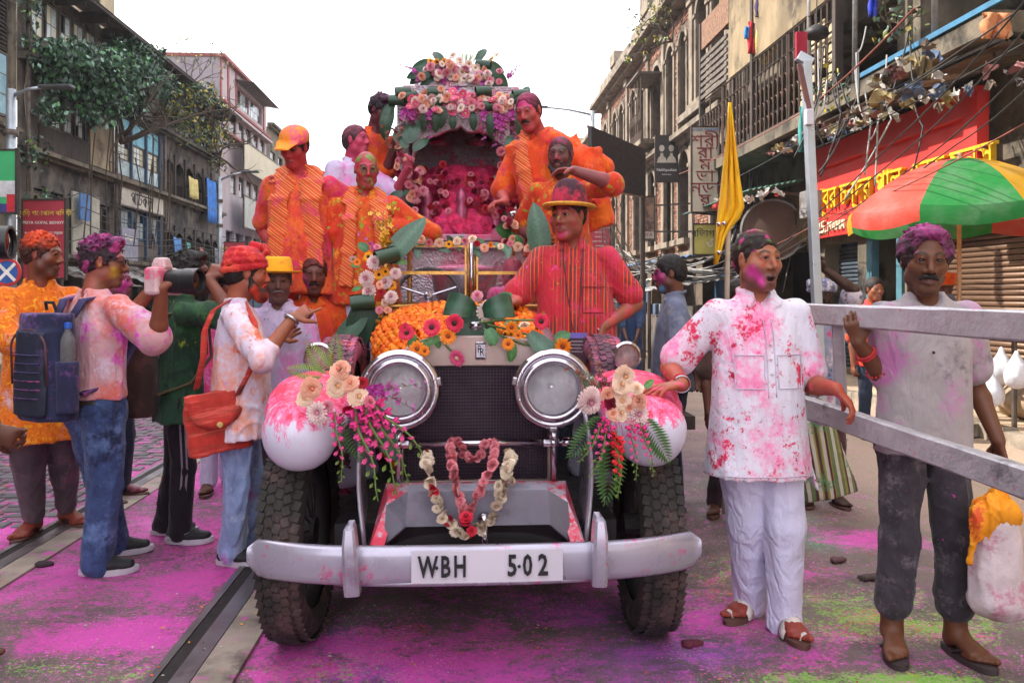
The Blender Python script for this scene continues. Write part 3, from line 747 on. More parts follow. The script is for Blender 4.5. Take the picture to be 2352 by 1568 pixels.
 cl=[('blue_cloth','bright blue cloth hung from the far wooden verandah',hx('#3c78c8'),35.3,36.6,4.55,6.35),('yellow_cloth','yellowed curtain in the wooden verandah arch',hx('#c8b878'),33.0,34.1,5.3,6.1),('blue_cloth','slanting blue cloth hung low on the dark verandah',hx('#5a88c0'),31.3,32.1,2.4,3.6),('white_cloth','white cloth drying on the lower verandah',hx('#c4c0b4'),33.6,34.7,2.2,2.9),('green_cloth','sea green cloth drying on the lower verandah',hx('#5a9a90'),32.8,33.2,2.5,3.5),('pink_cloth','faded pink cloth drying on the lower verandah',hx('#b8706a'),34.4,34.8,2.6,3.4),('grey_cloth','grey striped cloth drying beside the lamp post',hx('#77757a'),36.4,37.2,2.2,3.5)]
 for nm,lb,c,y0,y1,z0,z1 in cl:
  mb=MB();rows=[]
  for j in range(5):
   rows.append([(X+.35+.05*math.sin(i*1.9+j*.4),y0+(y1-y0)*i/10+(.04*j if 'slant' in lb else 0),z1-(z1-z0)*j/4-.04*math.sin(math.pi*i/10))for i in range(11)])
  mb.grid(rows);o=mb.build(nm,cloth_mat0(nm+lb[:6],c),smooth=True);o.modifiers.new('thick','SOLIDIFY').thickness=.01;tag(o,lb,'cloth','cloths hung on the verandah')
  # pink house
 pk=M('pink_plaster',hx('#aa9ca0'),.9,var=.12,vs=1.2,dirt=(hx('#8a6a70'),.8,.58),stretch=(1,1,.5));rt=M('brick_red_trim',hx('#8c4a46'),.85,var=.2)
 lil=M('lilac_plaster',hx('#989098'),.9,var=.12,vs=1.0,dirt=(hx('#7a6c78'),.7,.56),stretch=(1,1,.5))
 b=bld('pink_house','pink plastered corner house with red trim and two pale hoardings',43,X);F=Facade(b,X,-1)
 hl=[(40.2+i*1.45,41.2+i*1.45,z,z+1.05)for i in range(5)for z in(6.3,9.0)]+[(41.2,46.4,10.75,11.75,.5)]+[(39.4+i*1.7,40.8+i*1.7,3.2,4.5)for i in range(5)]+[(39.4+i*1.9,41.0+i*1.9,.2,2.4,1)for i in range(4)]
 F.wall(38.4,47.4,0,12.3,hl,pk);mb=MB();mb.box((-3,-4.57,6.15),(6,.06,12.3));mb.build('side_wall',lil,b);F.part('side_wall',pk,[(47.4,47.46,0,12.3,0,6)])
 F.part('roof',rt,[(38.35,47.5,12.3,12.45,-.25,6.2)])
 for h in hl[:10]:F.window(*h,(wood_g,pane_k),3,2,.06)
 for z in(10.0,10.25,8.85):F.part('string_course',rt if z!=10.0 else pk,[(38.3,47.45,z,z+.12,-.35 if z<10.2 else-.28,0)])
 for yy in(38.42,39.6,41.0,46.6):F.part('pilaster',rt,[(yy,yy+.22,10.4,12.3,-.05,0)])
 for zz in(10.25,):mb=MB();mb.box((-3,-4.62,zz),(6,.08,.3));mb.build('string_course',rt,b)
 mb=MB();mb.box((-3,-4.62,3.1),(6,.08,.25));mb.build('string_course',rt,b)
 F.window(41.3,43.8,10.8,11.7,(rt,pane_b),2,5,.1,pane_mats=[pane_b,pane_k,pane_w]);F.window(43.9,46.3,10.8,11.7,(rt,pane_b),2,5,.1,pane_mats=[pane_k,pane_b])
 corrugated('sunshade',b,F.pt(40.9,11.95,0),(0,5.8,0),Vector((.9,0,-.15)),10,tin,.03)
 bbm=M('hoarding_cream',hx('#b7ae97'),.7,var=.1,vs=1.0,dirt=(hx('#8a8474'),.8,.6));bbg=M('hoarding_grey',hx('#a3a59e'),.7,var=.1,vs=1.0,dirt=(hx('#7a7c78'),.8,.58))
 panel('hoarding','upper blank cream hoarding on the pink house','hoarding',40.2,48.6,7.45,8.85,.6,bbm,(),tin);panel('hoarding','lower blank grey hoarding on the pink house','hoarding',40.2,48.0,4.7,6.22,.6,bbg,(),tin)
 # beyond
 for k,(y0,y1,z1,m)in enumerate(((47.6,57,11.0,plaster_d2),(57.2,70,9.4,plaster_l),(70.2,92,11.6,plaster_d))):
  b=bld('far_house',('mossy dark house past the pink house','low cream house further along the left side','sooty house at the far left end')[k],(y0+y1)/2,X);F=Facade(b,X,-1)
  hl=[(y0+.8+i*2.0,y0+2.0+i*2.0,z,z+1.4)for i in range(int((y1-y0-1)/2))for z in(3.2,5.9,8.4)if z+1.5<z1]
  F.wall(y0,y1,0,z1,hl,m);cornice(F,y0,y1,z1,m,.25,.4);F.part('side_wall',m,[(y0-.06,y0,0,z1,0,6)])
  for h in hl:F.window(*h,(wood_d,pane_k),2,2,.06)
  # blue shop fronts under the houses
 b=thing('blue_stall','bright blue painted shop front at the foot of the pink house','stall',(-10.3,42,0))
 mb=MB();mb.box((0,-1.8,2.4),(.1,5.5,1.7));mb.build('upper_panel',blue_stall,b);mb=MB();mb.box((.1,-1.8,.7),(.1,5.5,1.4));mb.build('counter',blue_d,b)
 for i in range(6):mb=MB();mb.box((.08,-4.5+i*1.08,1.6),(.08,.08,3.2));mb.build('post',blue_d,b)
 mb=MB();mb.box((.5,-1.8,3.35),(1.2,5.8,.06));mb.build('roof',blue_stall,b)
 for k in range(5):
  y0=21.5+k*3.3;t=thing('tin_awning',('rusty tin awning nearest along the left shops','patched tin awning left of the poster wall','grey tin awning under the grey poster','sagging tin awning under the drying cloths','tin awning next to the blue shop front')[k],'awning',(X,y0,2.1),group='tin awnings over the left shops')
  z1,z0=2.25+.18*(k%2),1.75
  for q in range(3):corrugated('tin_sheet',t,(.05,q*1.05,z1-2.1+.012*q),(0,1.1,0),(1.7+.15*((k+q)%2),0,z0-z1-.05*q),6,(tin,tin_l,tin)[(k+q)%3],.022)
  for q in(0,3.1):mb=MB();mb.tube([(1.65,q,z0-2.15),(1.65,q,-2.05)],.035,6);mb.build('post',wood_d,t)
blue_stall=M('blue_stall_paint',hx('#2f6eb0'),.6,var=.25,vs=2,dirt=(hx('#2a3c50'),2,.58))
def cloth_mat0(name,c):return M('cloth '+name,c,.9,var=.2,vs=5)
left_row()
# ---------------------------------------------------------------- right hand row
brick_m=vcol_mat('old_brick',.9,bump=.5,bs=60,var=.3)
def right_row():
 X=6.3
 mort=M('mortar',hx('#5e5044'),.95,var=.3,vs=3,bump=.5,bs=40,dirt=(hx('#4a4038'),1.2,.52));stone=M('weathered_stucco',hx('#7c7062'),.9,var=.35,vs=2.5,bump=.5,bs=30,dirt=(hx('#4c4036'),1.6,.5),stretch=(1,1,.5))
 # ---- brick palace with arched windows
 b=bld('brick_mansion','old brick mansion with tall arched windows and broken cornices on the right',28,X);F=Facade(b,X,1)
 arches=[(19.3,20.3,6.5,9.3),(20.75,21.7,6.5,9.3),(22.7,23.5,6.0,8.9),(24.1,24.9,6.0,8.9),(25.6,26.9,6.4,8.8),(28.0,28.9,6.0,8.9),(29.4,30.3,6.0,8.9),(31.6,32.5,6.0,8.9),(33.0,33.9,6.0,8.9),(35.2,36.1,6.0,8.9),(19.4,20.4,3.1,5.2),(22.4,23.5,3.0,5.5),(24.3,25.4,3.0,5.5),(26.4,27.5,3.0,5.5),(28.6,29.7,3.0,5.5),(31.0,32.1,3.0,5.5),(33.2,34.3,3.0,5.5)]
 gr=[(19.0+i*2.9,21.3+i*2.9,.2,2.3,1.5)for i in range(6)]
 F.wall(18.7,37,0,10.6,[a+(.45,)for a in arches]+gr,mort,.4)
 F.part('side_wall',mort,[(18.64,18.7,0,10.6,0,8)])
 V,Cc,n_ind=MB(),[],0
 proto={}
 br=np.random.RandomState(3)
 bm_i=[]
 for v_ in range(6):
  m_=MB();m_.box((0,0,0),(.03,.212,.062),taper=1.0);me=m_.mesh('brick',brick_m)
  base=np.array((hx('#8a5644'),hx('#764434'),hx('#8f6650'),hx('#64402f'),hx('#94705a'),hx('#7c5440'))[v_]);set_col(me,np.tile(base,(len(me.vertices),1)));bm_i.append(me)
 cand=[]
 z=2.5;row=0
 while z<10.5:
  y=18.72+(row%2)*.115
  while y<36.9:
   cy,cz=y+.106,z+.031
   if not any(a[0]-.14<cy<a[1]+.14 and a[2]-.1<cz<a[3]+.25 for a in arches)and not(5.62<cz<6.0)and br.rand()>.03 and not(9.55<cz<9.95):
    cand.append((cy,cz))
   y+=.23
  z+=.078;row+=1
 near=sorted(cand,key=lambda c:c[0])[:300];ns=set(near)
 root=b
 for(cy,cz)in near:
  k=br.randint(6);d=br.uniform(-.008,.008)
  link('brick',bm_i[k],b,loc=F.pt(cy,cz,-.004+d))
 for(cy,cz)in cand:
  if(cy,cz)in ns:continue
  k=br.randint(6);d=-.004+br.uniform(-.009,.008);p=F.pt(cy,cz,d)
  x0,x1=p.x-.015,p.x+.015;vs=[(x0,p.y-.106,p.z-.031),(x0,p.y+.106,p.z-.031),(x0,p.y+.106,p.z+.031),(x0,p.y-.106,p.z+.031),(x1,p.y-.106,p.z-.031),(x1,p.y+.106,p.z-.031),(x1,p.y+.106,p.z+.031),(x1,p.y-.106,p.z+.031)]
  V.add(vs,[(3,2,1,0),(0,1,5,4),(1,2,6,5),(2,3,7,6),(3,0,4,7)])
  base=np.array((hx('#8a5644'),hx('#764434'),hx('#8f6650'),hx('#64402f'),hx('#94705a'),hx('#7c5440'))[k])*br.uniform(.75,1.15);Cc+=[base]*8
 me=V.mesh('brickwork',brick_m);set_col(me,np.array(Cc));o=link('brickwork',me,b);o['kind']='stuff'
 for a in arches:
  y0,y1,z0,z1=a;cy=(y0+y1)/2;rr=(y1-y0)/2;mb=MB();n=10
  arc=[(cy+rr*math.cos(math.pi*k/n),z1-rr+rr*math.sin(math.pi*k/n))for k in range(n+1)]
  for k in range(n):
   p,q=arc[k],arc[k+1];mb.add([F.pt(p[0],p[1],.0),F.pt(q[0],q[1],.0),F.pt(q[0],z1+.01,.0),F.pt(p[0],z1+.01,.0)],[(0,1,2,3)])
  o=mb.build('spandrel',mort,b);o.modifiers.new('thick','SOLIDIFY').thickness=.3
  hd=MB();outp=[(cy+(rr+.16)*math.cos(math.pi*k/n),z1-rr+(rr+.16)*math.sin(math.pi*k/n))for k in range(n+1)]
  for k in range(n):
   p,q,s_,t_=arc[k],arc[k+1],outp[k+1],outp[k]
   hd.add([F.pt(p[0],p[1],-.07),F.pt(q[0],q[1],-.07),F.pt(s_[0],s_[1],-.07),F.pt(t_[0],t_[1],-.07),F.pt(p[0],p[1],.02),F.pt(q[0],q[1],.02),F.pt(s_[0],s_[1],.02),F.pt(t_[0],t_[1],.02)],[(0,1,2,3),(0,1,5,4),(2,3,7,6)])
  hd.build('arch_moulding',stone,b)
  F.part('jamb',stone,[(y0-.14,y0-.001,z0,z1-rr,-.07,.02)]);F.part('jamb',stone,[(y1+.001,y1+.14,z0,z1-rr,-.07,.02)])
  F.part('capital',stone,[(y0-.18,y0+.02,z1-rr,z1-rr+.1,-.11,.02)]);F.part('capital',stone,[(y1-.02,y1+.18,z1-rr,z1-rr+.1,-.11,.02)])
  F.part('sill',stone,[(y0-.22,y1+.22,z0-.16,z0-.001,-.26,.05)])
  if z0>5:F.louvre(y0+.03,cy-.01,z0+.03,z1-rr,wood_d,.2,22);F.louvre(cy+.01,y1-.03,z0+.03,z1-rr,wood_d,.2,22)
  else:F.window(y0+.02,y1-.02,z0+.02,z1-rr,(wood_d,pane_k),4,2,.2)
 for yy in(18.72,21.95,25.1,27.25,30.7,34.4):F.part('pilaster',stone,[(yy,yy+.32,2.6,9.6,-.10,.02)]);F.part('capital',stone,[(yy-.06,yy+.38,9.3,9.58,-.16,.02)])
 cornice(F,18.7,37.0,5.66,stone,.26,.42);cornice(F,18.7,37,9.62,stone,.3,.55);cornice(F,18.7,37,2.4,stone,.2,.3)
 F.part('sill_band',stone,[(18.9,22.0,6.02,6.2,-.5,.02)])
 F.part('parapet',stone,[(18.7,24.0,9.92,11.0,-.1,.25),(24.4,30.0,9.92,10.9,-.1,.25),(30.4,37,9.92,10.8,-.1,.25)])
 F.part('parapet_block',stone,[(27.0,28.2,10.9,11.6,-.16,.3)]);F.part('parapet_block',stone,[(33.0,34.0,10.8,11.3,-.16,.3)])
 # iron balcony with fretwork
 mb=MB();F.box(mb,25.4,27.1,6.15,6.3,-.75,0);mb.build('balcony_slab',stone,b)
 gm=M('rusty_ironwork',hx('#4a3a32'),.7,.3,var=.3,vs=12,dirt=(hx('#6a4030'),6,.55))
 g=MB()
 for i in range(12):yy=25.45+i*.15;g.tube([F.pt(yy,6.3,-.72),F.pt(yy+.04,6.6,-.70),F.pt(yy-.04,6.9,-.74),F.pt(yy,8.3 if i%3==0 else 7.2,-.72)],.014,4)
 for z in(7.2,7.7,8.3):g.tube([F.pt(25.42,z,-.72),F.pt(27.08,z,-.72)],.02,4)
 g.build('iron_grille',gm,b);mb=MB();F.box(mb,25.3,27.2,8.3,8.36,-.85,0);mb.build('balcony_roof',tin,b)
 for i,h in enumerate(gr):F.part('shop_shutter',(blue_d,tin,wood_d)[i%3],[(h[0],h[1],.2,2.2,.3,.34)])
 # ---- shop house with balcony (Y 8.4 .. 18.6)
 b=bld('shop_house','weathered shop house with a wrought balcony and brown rolling shutter on the right',13,X);F=Facade(b,X,1)
 sh=[(8.45,11.0,.3,2.36,.35),(11.4,12.5,.2,2.3,.9),(12.8,14.0,.2,2.3,.4),(14.4,18.3,.2,2.35,1.2)]
 win=[(15.6,16.1,6.6,7.1),(14.2,14.7,6.2,6.7),(12.6,13.2,6.9,7.6),(17.2,17.7,6.3,6.8)]
 bal=[(11.6,18.3,4.3,5.75,1.2)]
 F.wall(11.2,18.6,0,9.8,[s_ for s_ in sh if s_[0]>11.2]+win+bal,plaster_d2);F.wall(8.3,11.2,0,9.8,[sh[0],(8.5,11.0,4.5,7.4,1.4)],plaster_d2,name='wall')
 F.part('side_wall',plaster_d2,[(18.6,18.63,0,9.8,0,8)]);F.part('roof',plaster_d,[(8.3,18.6,9.8,10,-.3,8)])
 for h in win:F.window(*h,(wood_d,pane_k),3,3,.05)
 sl=MB();sl.tube([(0,-1.27,0),(0,1.27,0)],.034,8);sm=sl.mesh('slat',M('brown_shutter',hx('#6e5442'),.5,.3,var=.15,vs=8,stretch=(1,.2,1)),True)
 rs=F.part('rolling_shutter',wood_d,[(8.46,10.99,.3,2.35,.26,.30)])
 for i in range(30):link('slat',sm,rs,loc=F.pt(9.725,.34+i*.069,.24))
 F.part('shutter_guide',tin,[(8.36,8.46,.2,2.4,-.02,.3),(10.99,11.09,.2,2.4,-.02,.3)])
 sl=MB();sl.tube([(0,-.59,0),(0,.59,0)],.03,6);sm2=sl.mesh('slat',M('slate_shutter',hx('#4e5a66'),.5,.3,var=.2,vs=8),True)
 rs=F.part('rolling_shutter',blue_d,[(12.81,13.99,.2,2.3,.3,.34)])
 for i in range(30):link('slat',sm2,rs,loc=F.pt(13.4,.25+i*.068,.28))
 F.part('door_leaf',M('teal_door',hx('#3f6a78'),.7,var=.2),[(11.45,11.6,.2,2.3,-.02,.1),(12.32,12.48,.2,2.3,-.02,.1)])
 F.part('floor_slab',plaster_d2,[(8.0,18.6,4.06,4.28,-1.0,0)]);F.part('fascia',M('teal_fascia',hx('#2f6a8c'),.6,var=.2),[(7.6,10.8,4.29,4.35,-1.03,-.98)])
 F.part('upper_slab',plaster_d,[(8.0,18.6,7.5,7.7,-.7,0)])
 # balcony front: ornate grille in panels
 for pi,y0 in enumerate((11.6,13.3,15.0,16.7)):
  g=MB();y1=y0+1.62
  for i in range(9):
   yy=y0+i*(y1-y0)/8;g.tube([F.pt(yy,4.28,-.95),F.pt(yy,5.7 if i%4==0 or pi!=3 else 5.3,-.95)],.016,4)
   if i<8:
    cy=yy+(y1-y0)/16
    for zz in(4.45,4.72,4.99,5.26):
     g.tube([F.pt(cy+.085*math.cos(a*math.pi/5),zz+.11*math.sin(a*math.pi/5),-.95)for a in range(6)],.010,4)
  for zz in(4.3,5.38,5.7):g.tube([F.pt(y0,zz,-.95),F.pt(y1,zz,-.95)],.022,4)
  g.build('iron_grille',gm,b)
 panes=MB()
 for i in range(4):
  for j in range(8):
   if(i+j*3)%7==0:continue
   F.box(panes,11.9+i*.32,12.16+i*.32,4.45+j*.15,4.56+j*.15,-.80,-.79)
 panes.build('jali_tiles',M('cream_tile',hx('#b8a888'),.8,var=.25),b)
 [F.part('balcony_post',wood_d,[(a_,a_+.11,4.28,7.5,-.97,-.85)])for a_ in(11.5,14.9,18.2)]
 F.part('louvre_panel',wood_g,[(16.4,18.3,5.78+i*.14,5.86+i*.14,-.96,-.92)for i in range(7)])
 grim=M('grimy_plaster',hx('#85745a'),.92,var=.35,vs=1.6,bump=.5,bs=24,dirt=(hx('#3c3228'),1.1,.50),stretch=(1,1,.5));F.part('parapet_wall',grim,[(11.7,16.3,5.76,7.5,-.94,-.86)]);[F.part('patched_brick',M('patch_brick',hx('#7a5a46'),.9,var=.4,vs=14,bump=.8,bs=18),[q_])for q_ in((16.32,18.2,6.9,7.5,-.94,-.86),(12.4,13.6,7.7,8.5,-.7,-.6))]
 F.part('upper_wall',grim,[(11.7,18.3,7.7,9.7,-.5,-.42)]);F.part('upper_panel',plaster_d2,[(8.0,11.4,7.7,9.0,-.7,-.6)])
 for yy in(9.0,10.9,12.4):mb=MB();mb.tube([F.pt(yy,4.3,-.98),F.pt(yy+.1,7.6,-.9)],.035,6);mb.build('iron_pipe',tin_l,b,smooth=True)
 for yy in(18.0,18.35):mb=MB();mb.tube([F.pt(yy,.5,-.15),F.pt(yy,9.5,-.15)],.05,8);mb.build('drain_pipe',tin,b,smooth=True)
 # corrugated awning over the red board
 t=thing('corrugated_awning','rusty corrugated awning with junk on top over the red shop board','awning',(X,11.5,4.0))
 for q in range(5):corrugated('tin_sheet',t,(-.02,-3.4+q*1.3,.10-.014*(q%2)),(0,1.38,0),(-.80-.06*(q%3),0,-.12),14,(tin,tin_l)[q%2],.020)
 for q in range(5):mb=MB();mb.bar((0,-3.2+q*1.5,-.02),(-.75,-3.2+q*1.5,-.08),.05,.05);mb.build('rafter',wood_d,t)
 mb=MB();mb.tube([(-.78,-3.5,.04),(-.76,3.2,.09)],.03,6);mb.build('edge_pipe',lamp_grey,t,smooth=True)
 t=thing('corrugated_awning','green edged corrugated awning heaped with rags over the painted shop board','awning',(X,16.4,2.9))
 for q in range(4):corrugated('tin_sheet',t,(0,-2.0+q*1.05,.62),(0,1.12,0),(-1.25,0,-.25),12,M('green_tin',hx('#4e7466'),.6,.3,var=.3,dirt=(hx('#4a3c34'),3,.52)),.02)
 for q in(-1.9,2.1):mb=MB();mb.bar((0,q,.3),(-1.1,q,.40),.04,.04);mb.build('bracket',tin,t)
 # red sign
 redm=M('sign_red_paint',hx('#cc2a24'),.6,var=.10,vs=1.2,dirt=(hx('#a02824'),1.1,.6));yel3=M('sign_yellow_letter',hx('#e0b01e'),.5,var=.1)
 t=thing('shop_signboard','big red shop signboard with raised yellow Bengali letters and number 225','sign',(X-.14,11.8,3.1))
 mb=MB();mb.box((0,0,0),(.12,4.8,1.42));mb.build('board',redm,t);mb=MB();mb.box((-.03,0,.62),(.2,4.8,.34));mb.build('top_box',redm,t)
 mb=MB();mb.box((-.05,-2.32,-.1),(.14,.26,1.6));mb.build('side_box',redm,t)
 text_mesh('lettering','ঈশ্বর চন্দ্র পাল এন্ড সন্স',.52,yel3,t,(-.10,-.25,-.10),(R(90),0,R(-90)),.035,sx=.82)
 text_mesh('house_number','225,',.30,M('sign_cream_letter',hx('#d8ccb0'),.5),t,(-.09,1.85,-.55),(R(90),0,R(-90)),.02);text_mesh('street_lettering','MAHA',.22,_mats['sign_cream_letter'],t,(-.09,1.25,-.56),(R(90),0,R(-90)),.02)
 t=thing('shop_signboard','faded brown and green painted shop board with dark Bengali letters','sign',(X-.12,16.3,2.85))
 mb=MB();mb.box((0,0,0),(.08,3.8,.95));mb.build('board',M('faded_ochre_board',hx('#6f5a3c'),.8,var=.3,vs=1.5,dirt=(hx('#3c4a3c'),1.2,.52)),t)
 text_mesh('lettering','শ্রী রাধা কৃষ্ণ',.55,M('sign_ink',hx('#2c2a30'),.8),t,(-.05,.1,.02),(R(90),0,R(-90)),.008)
 # round plate leaning by the board
 t=thing('round_signplate','big round brown plate hung edgewise between the flag and the painted board','sign',(5.75,15.0,2.62),rz=R(-20))
 mb=MB();mb.lathe([(.0,-.02),(.52,-.02),(.55,0),(.52,.03),(.0,.03)],axis='Y',n=28);mb.build('plate',M('brown_plate',hx('#5c4438'),.7,var=.25,vs=2),t,auto=40);mb=MB();mb.lathe([(.54,-.04),(.58,-.03),(.58,.04),(.54,.05)],axis='Y',n=28);mb.build('rim',tin_l,t,auto=40)
 mb=MB();mb.bar((0,0,.5),(.9,.4,.62),.04,.04);mb.build('bracket',tin,t)
 # nearer and farther houses of the row
 b=bld('plain_house','plain stained house at the near right edge beyond the shutter',2,X+.1);F=Facade(b,X+.1,1)
 hl=[(y,y+1.3,z,z+1.8)for y in(-6,-2.5,1,4.8)for z in(4.6,7.3)]
 F.wall(-10,8.2,0,9.6,hl+[(-5,-2,.2,2.4),(0,3,.2,2.4),(4,7,.2,2.4)],plaster_l);
 for h in hl:F.louvre(*h,wood_d,n=12)
 F.part('painted_panel',M('posted_wall',hx('#b8a47c'),.8,var=.2,vs=3),[(7.3,8.1,2.2,3.9,-.05,0)]);F.part('teal_pilaster',M('teal_fascia',hx('#2f6a8c'),.6),[(8.0,8.2,.2,4.0,-.12,0)])
 F.part('roof',plaster_d,[(-10,8.2,9.6,9.8,-.3,7)])
 for k,(y0,y1,z1,m)in enumerate(((37.3,47,8.6,stone),(47.2,62,10.2,plaster_l),(62.2,95,9.4,plaster_d2))):
  b=bld('far_house',('pale stuccoed house past the brick mansion','cream house further along the right side','mossy house at the far right end')[k],(y0+y1)/2,X);F=Facade(b,X,1)
  hl=[(y0+.8+i*2.0,y0+1.9+i*2.0,z,z+1.6)for i in range(int((y1-y0-1)/2))for z in(3.0,5.8)if z+1.5<z1]
  F.wall(y0,y1,0,z1,hl,m);cornice(F,y0,y1,z1,m,.3,.5);F.part('side_wall',m,[(y0-.06,y0,0,z1+.3,0,6)])
  for h in hl:F.louvre(*h,wood_d,n=8)
 b=bld('end_house','distant cream house closing the street',118,0);mb=MB();mb.box((0,0,5),(40,6,10));mb.build('wall',plaster_l,b)
 for i in range(14):
  for z in(3.2,6.4):mb=MB();mb.box((-17+i*2.6,-3.01,z),(1.2,.1,1.8));mb.build('window',pane_k,b)
right_row()
# ================================================================ THE CAR AND ITS SHRINE
CX,CY=0.06,3.48
silver=M('silver_car_paint',hx('#a8a2b4'),.32,.45,var=.08,vs=3,coat=.4,dirt=(hx('#8a7c92'),4,.56),powders=[(hx('#d0508c'),9,.66,.07),(hx('#d83a58'),30,.72,.03)])
def wing_material():
 m=bpy.data.materials.new('wing_paint');nt=NT(m);c=nt.mix(nt.smooth(nt.noise(4,3),.3,.7),hx('#cdc8de'),hx('#d8d4e8'))
 s=nt.sep(nt.coord())
 hgt=nt.smooth(s[2],-.13,.10)
 n1=nt.noise(16,6,.85,nt.mapped(scale=(1,1,.5)),dist=.9);n2=nt.noise(34,4,.8,nt.mapped(loc=(3,1,2),scale=(1,1,.6)))
 f=nt.math('ADD',nt.math('MULTIPLY',n1,.95),nt.math('MULTIPLY',nt.math('SUBTRACT',n2,.25),.6));f=nt.math('ADD',f,nt.math('MULTIPLY',hgt,.42))
 c=nt.mix(nt.smooth(f,.77,.90),c,hx('#e86a9a'));c=nt.mix(nt.smooth(f,.93,1.05),c,hx('#d82c54'))
 n3=nt.noise(6,4,.7,nt.mapped(loc=(8,2,5)));c=nt.mix(nt.smooth(n3,.62,.74,0,.7),c,hx('#c86ad0'))
 nt.out(c,nt.smooth(f,.6,.9,.28,.8),0.0);nt.put(nt.b,'Coat Weight',.3);nt.put(nt.b,'Coat Roughness',.15)
 return m
wing_m=wing_material()
apron_red=M('red_dusted_paint',hx('#b9aebc'),.55,.2,var=.08,powders=[(hx('#dc4a64'),6,.50,.07),(hx('#d02a4a'),15,.56,.05)])
chrome=M('chrome',hx('#b9b2bc'),.16,1.0,var=.06,vs=12,powders=[(hx('#c87aa8'),10,.74,.06)]);nickel=M('pink_nickel',hx('#a48e88'),.35,.7,var=.12,vs=5,powders=[(hx('#d07080'),9,.66,.08)])
brass=M('brass',hx('#b88a4a'),.32,.9,var=.15,vs=10,powders=[(hx('#c86a7a'),8,.66,.07)])
rubber=M('tyre_rubber',hx('#2b2625'),.85,var=.25,vs=9,bump=.2,bs=90,powders=[(hx('#54403f'),7,.58,.12),(hx('#5f9a3c'),26,.76,.02),(hx('#b04a80'),22,.74,.03)])
rubber_p=M('dusted_tyre_rubber',hx('#5a3f4c'),.85,var=.25,vs=9,powders=[(hx('#b05a80'),6,.52,.12),(hx('#d05a58'),15,.62,.06)])
black_met=M('black_chassis',hx('#1a1618'),.6,var=.3);grille_m=M('grille_black',hx('#4a3446'),.5,.5,var=.2,powders=[(hx('#7a3450'),16,.70,.06)])
def lens_mat():
 m=bpy.data.materials.new('lamp_glass');nt=NT(m);nt.out((.82,.8,.86),.06);nt.put(nt.b,'Alpha',nt.smooth(nt.noise(5,4,.7),.35,.7,.10,.34))
 s=nt.sep(nt.coord());w=nt.math('SINE',nt.math('MULTIPLY',s[0],260.0));nt.l.new(nt.bump(w,.35,.004),nt.b.inputs['Normal']);return m
lamp_glass=lens_mat();reflector=M('reflector',hx('#cdc6d0'),.45,.35,var=.1,vs=20,powders=[(hx('#b890a8'),5,.62,.12)])
def glass_mat():
 m=bpy.data.materials.new('windscreen_glass');nt=NT(m);n=nt.noise(9,4,.7);nt.out((.92,.86,.9),nt.smooth(n,.45,.7,.05,.35));nt.put(nt.b,'Transmission Weight',.95);nt.put(nt.b,'IOR',1.08);nt.put(nt.b,'Alpha',nt.smooth(n,.35,.75,.22,.55));return m
car=thing('vintage_car','silver open vintage car smeared with pink powder carrying the flower shrine','car',(CX,CY,0))
def cp(x,y,z):return Vector((x,y,z))
def tyre(name,parent,x,y,z,Rr,hw,mat,tread=True,steer=0):
 mb=MB();prof=[]
 n=12
 for i in range(n+1):
  a=math.pi*i/n;prof.append((Rr-.085+.082*math.sin(a)**.6,-hw*math.cos(a)))
 prof=[(Rr-.13,-hw*.78)]+prof+[(Rr-.13,hw*.78)]
 mb.lathe(prof,(0,0,0),'X',48);w=mb.build(name,mat,parent,smooth=True);w.location=(x,y,z);w.rotation_euler=(0,0,R(steer))
 if tread:
  tb=MB();N=64
  for k in range(N):
   for j,u in enumerate((-.78,-.36,.0,.36,.78)):
    a=2*math.pi*(k+(.5 if j%2 else 0))/N;rr=Rr-(.012 if abs(u)>.6 else .0)
    rot=Matrix.Rotation(a,3,'X')@Matrix.Rotation((.25 if j%2 else-.25),3,'Z')
    c=rot@Vector((0,0,0));c=Vector((u*hw,rr*-math.sin(a),rr*math.cos(a)))
    l=2*math.pi*Rr/N
    tb.box(c,(hw*.33,l*(.74 if j%2 else .84),.007),rot=Matrix.Rotation(a,3,'X')@Matrix.Rotation((.3 if j%2 else-.3),3,'Z')@Matrix.Rotation(0,3,'X'))
  for j,u in enumerate((-.18,.18)):
   tb.tube([Vector((u*hw,-(Rr-.004)*math.sin(2*math.pi*i/40),(Rr-.004)*math.cos(2*math.pi*i/40)))for i in range(40)],.0085,4,closed=True)
  o=tb.build('tread',mat,w);o['kind']='stuff'
 hb=MB();hb.lathe([(Rr-.12,-.055),(Rr-.15,-.04),(Rr-.16,.0),(Rr-.15,.04),(Rr-.12,.055)],(0,0,0),'X',32);hb.build('rim',black_met,w,smooth=True)
 hb=MB();hb.lathe([(.0,-.10),(.05,-.095),(.06,-.02),(.06,.06),(.0,.065)],(0,0,0),'X',16)
 for i in range(20):
  a=2*math.pi*i/20;sg=1 if i%2 else-1;hb.tube([(sg*.04,.055*math.cos(a),.055*math.sin(a)),(0,(Rr-.155)*math.cos(a+.25*sg),(Rr-.155)*math.sin(a+.25*sg))],.005,4)
 hb.build('spokes',black_met,w)
 return w
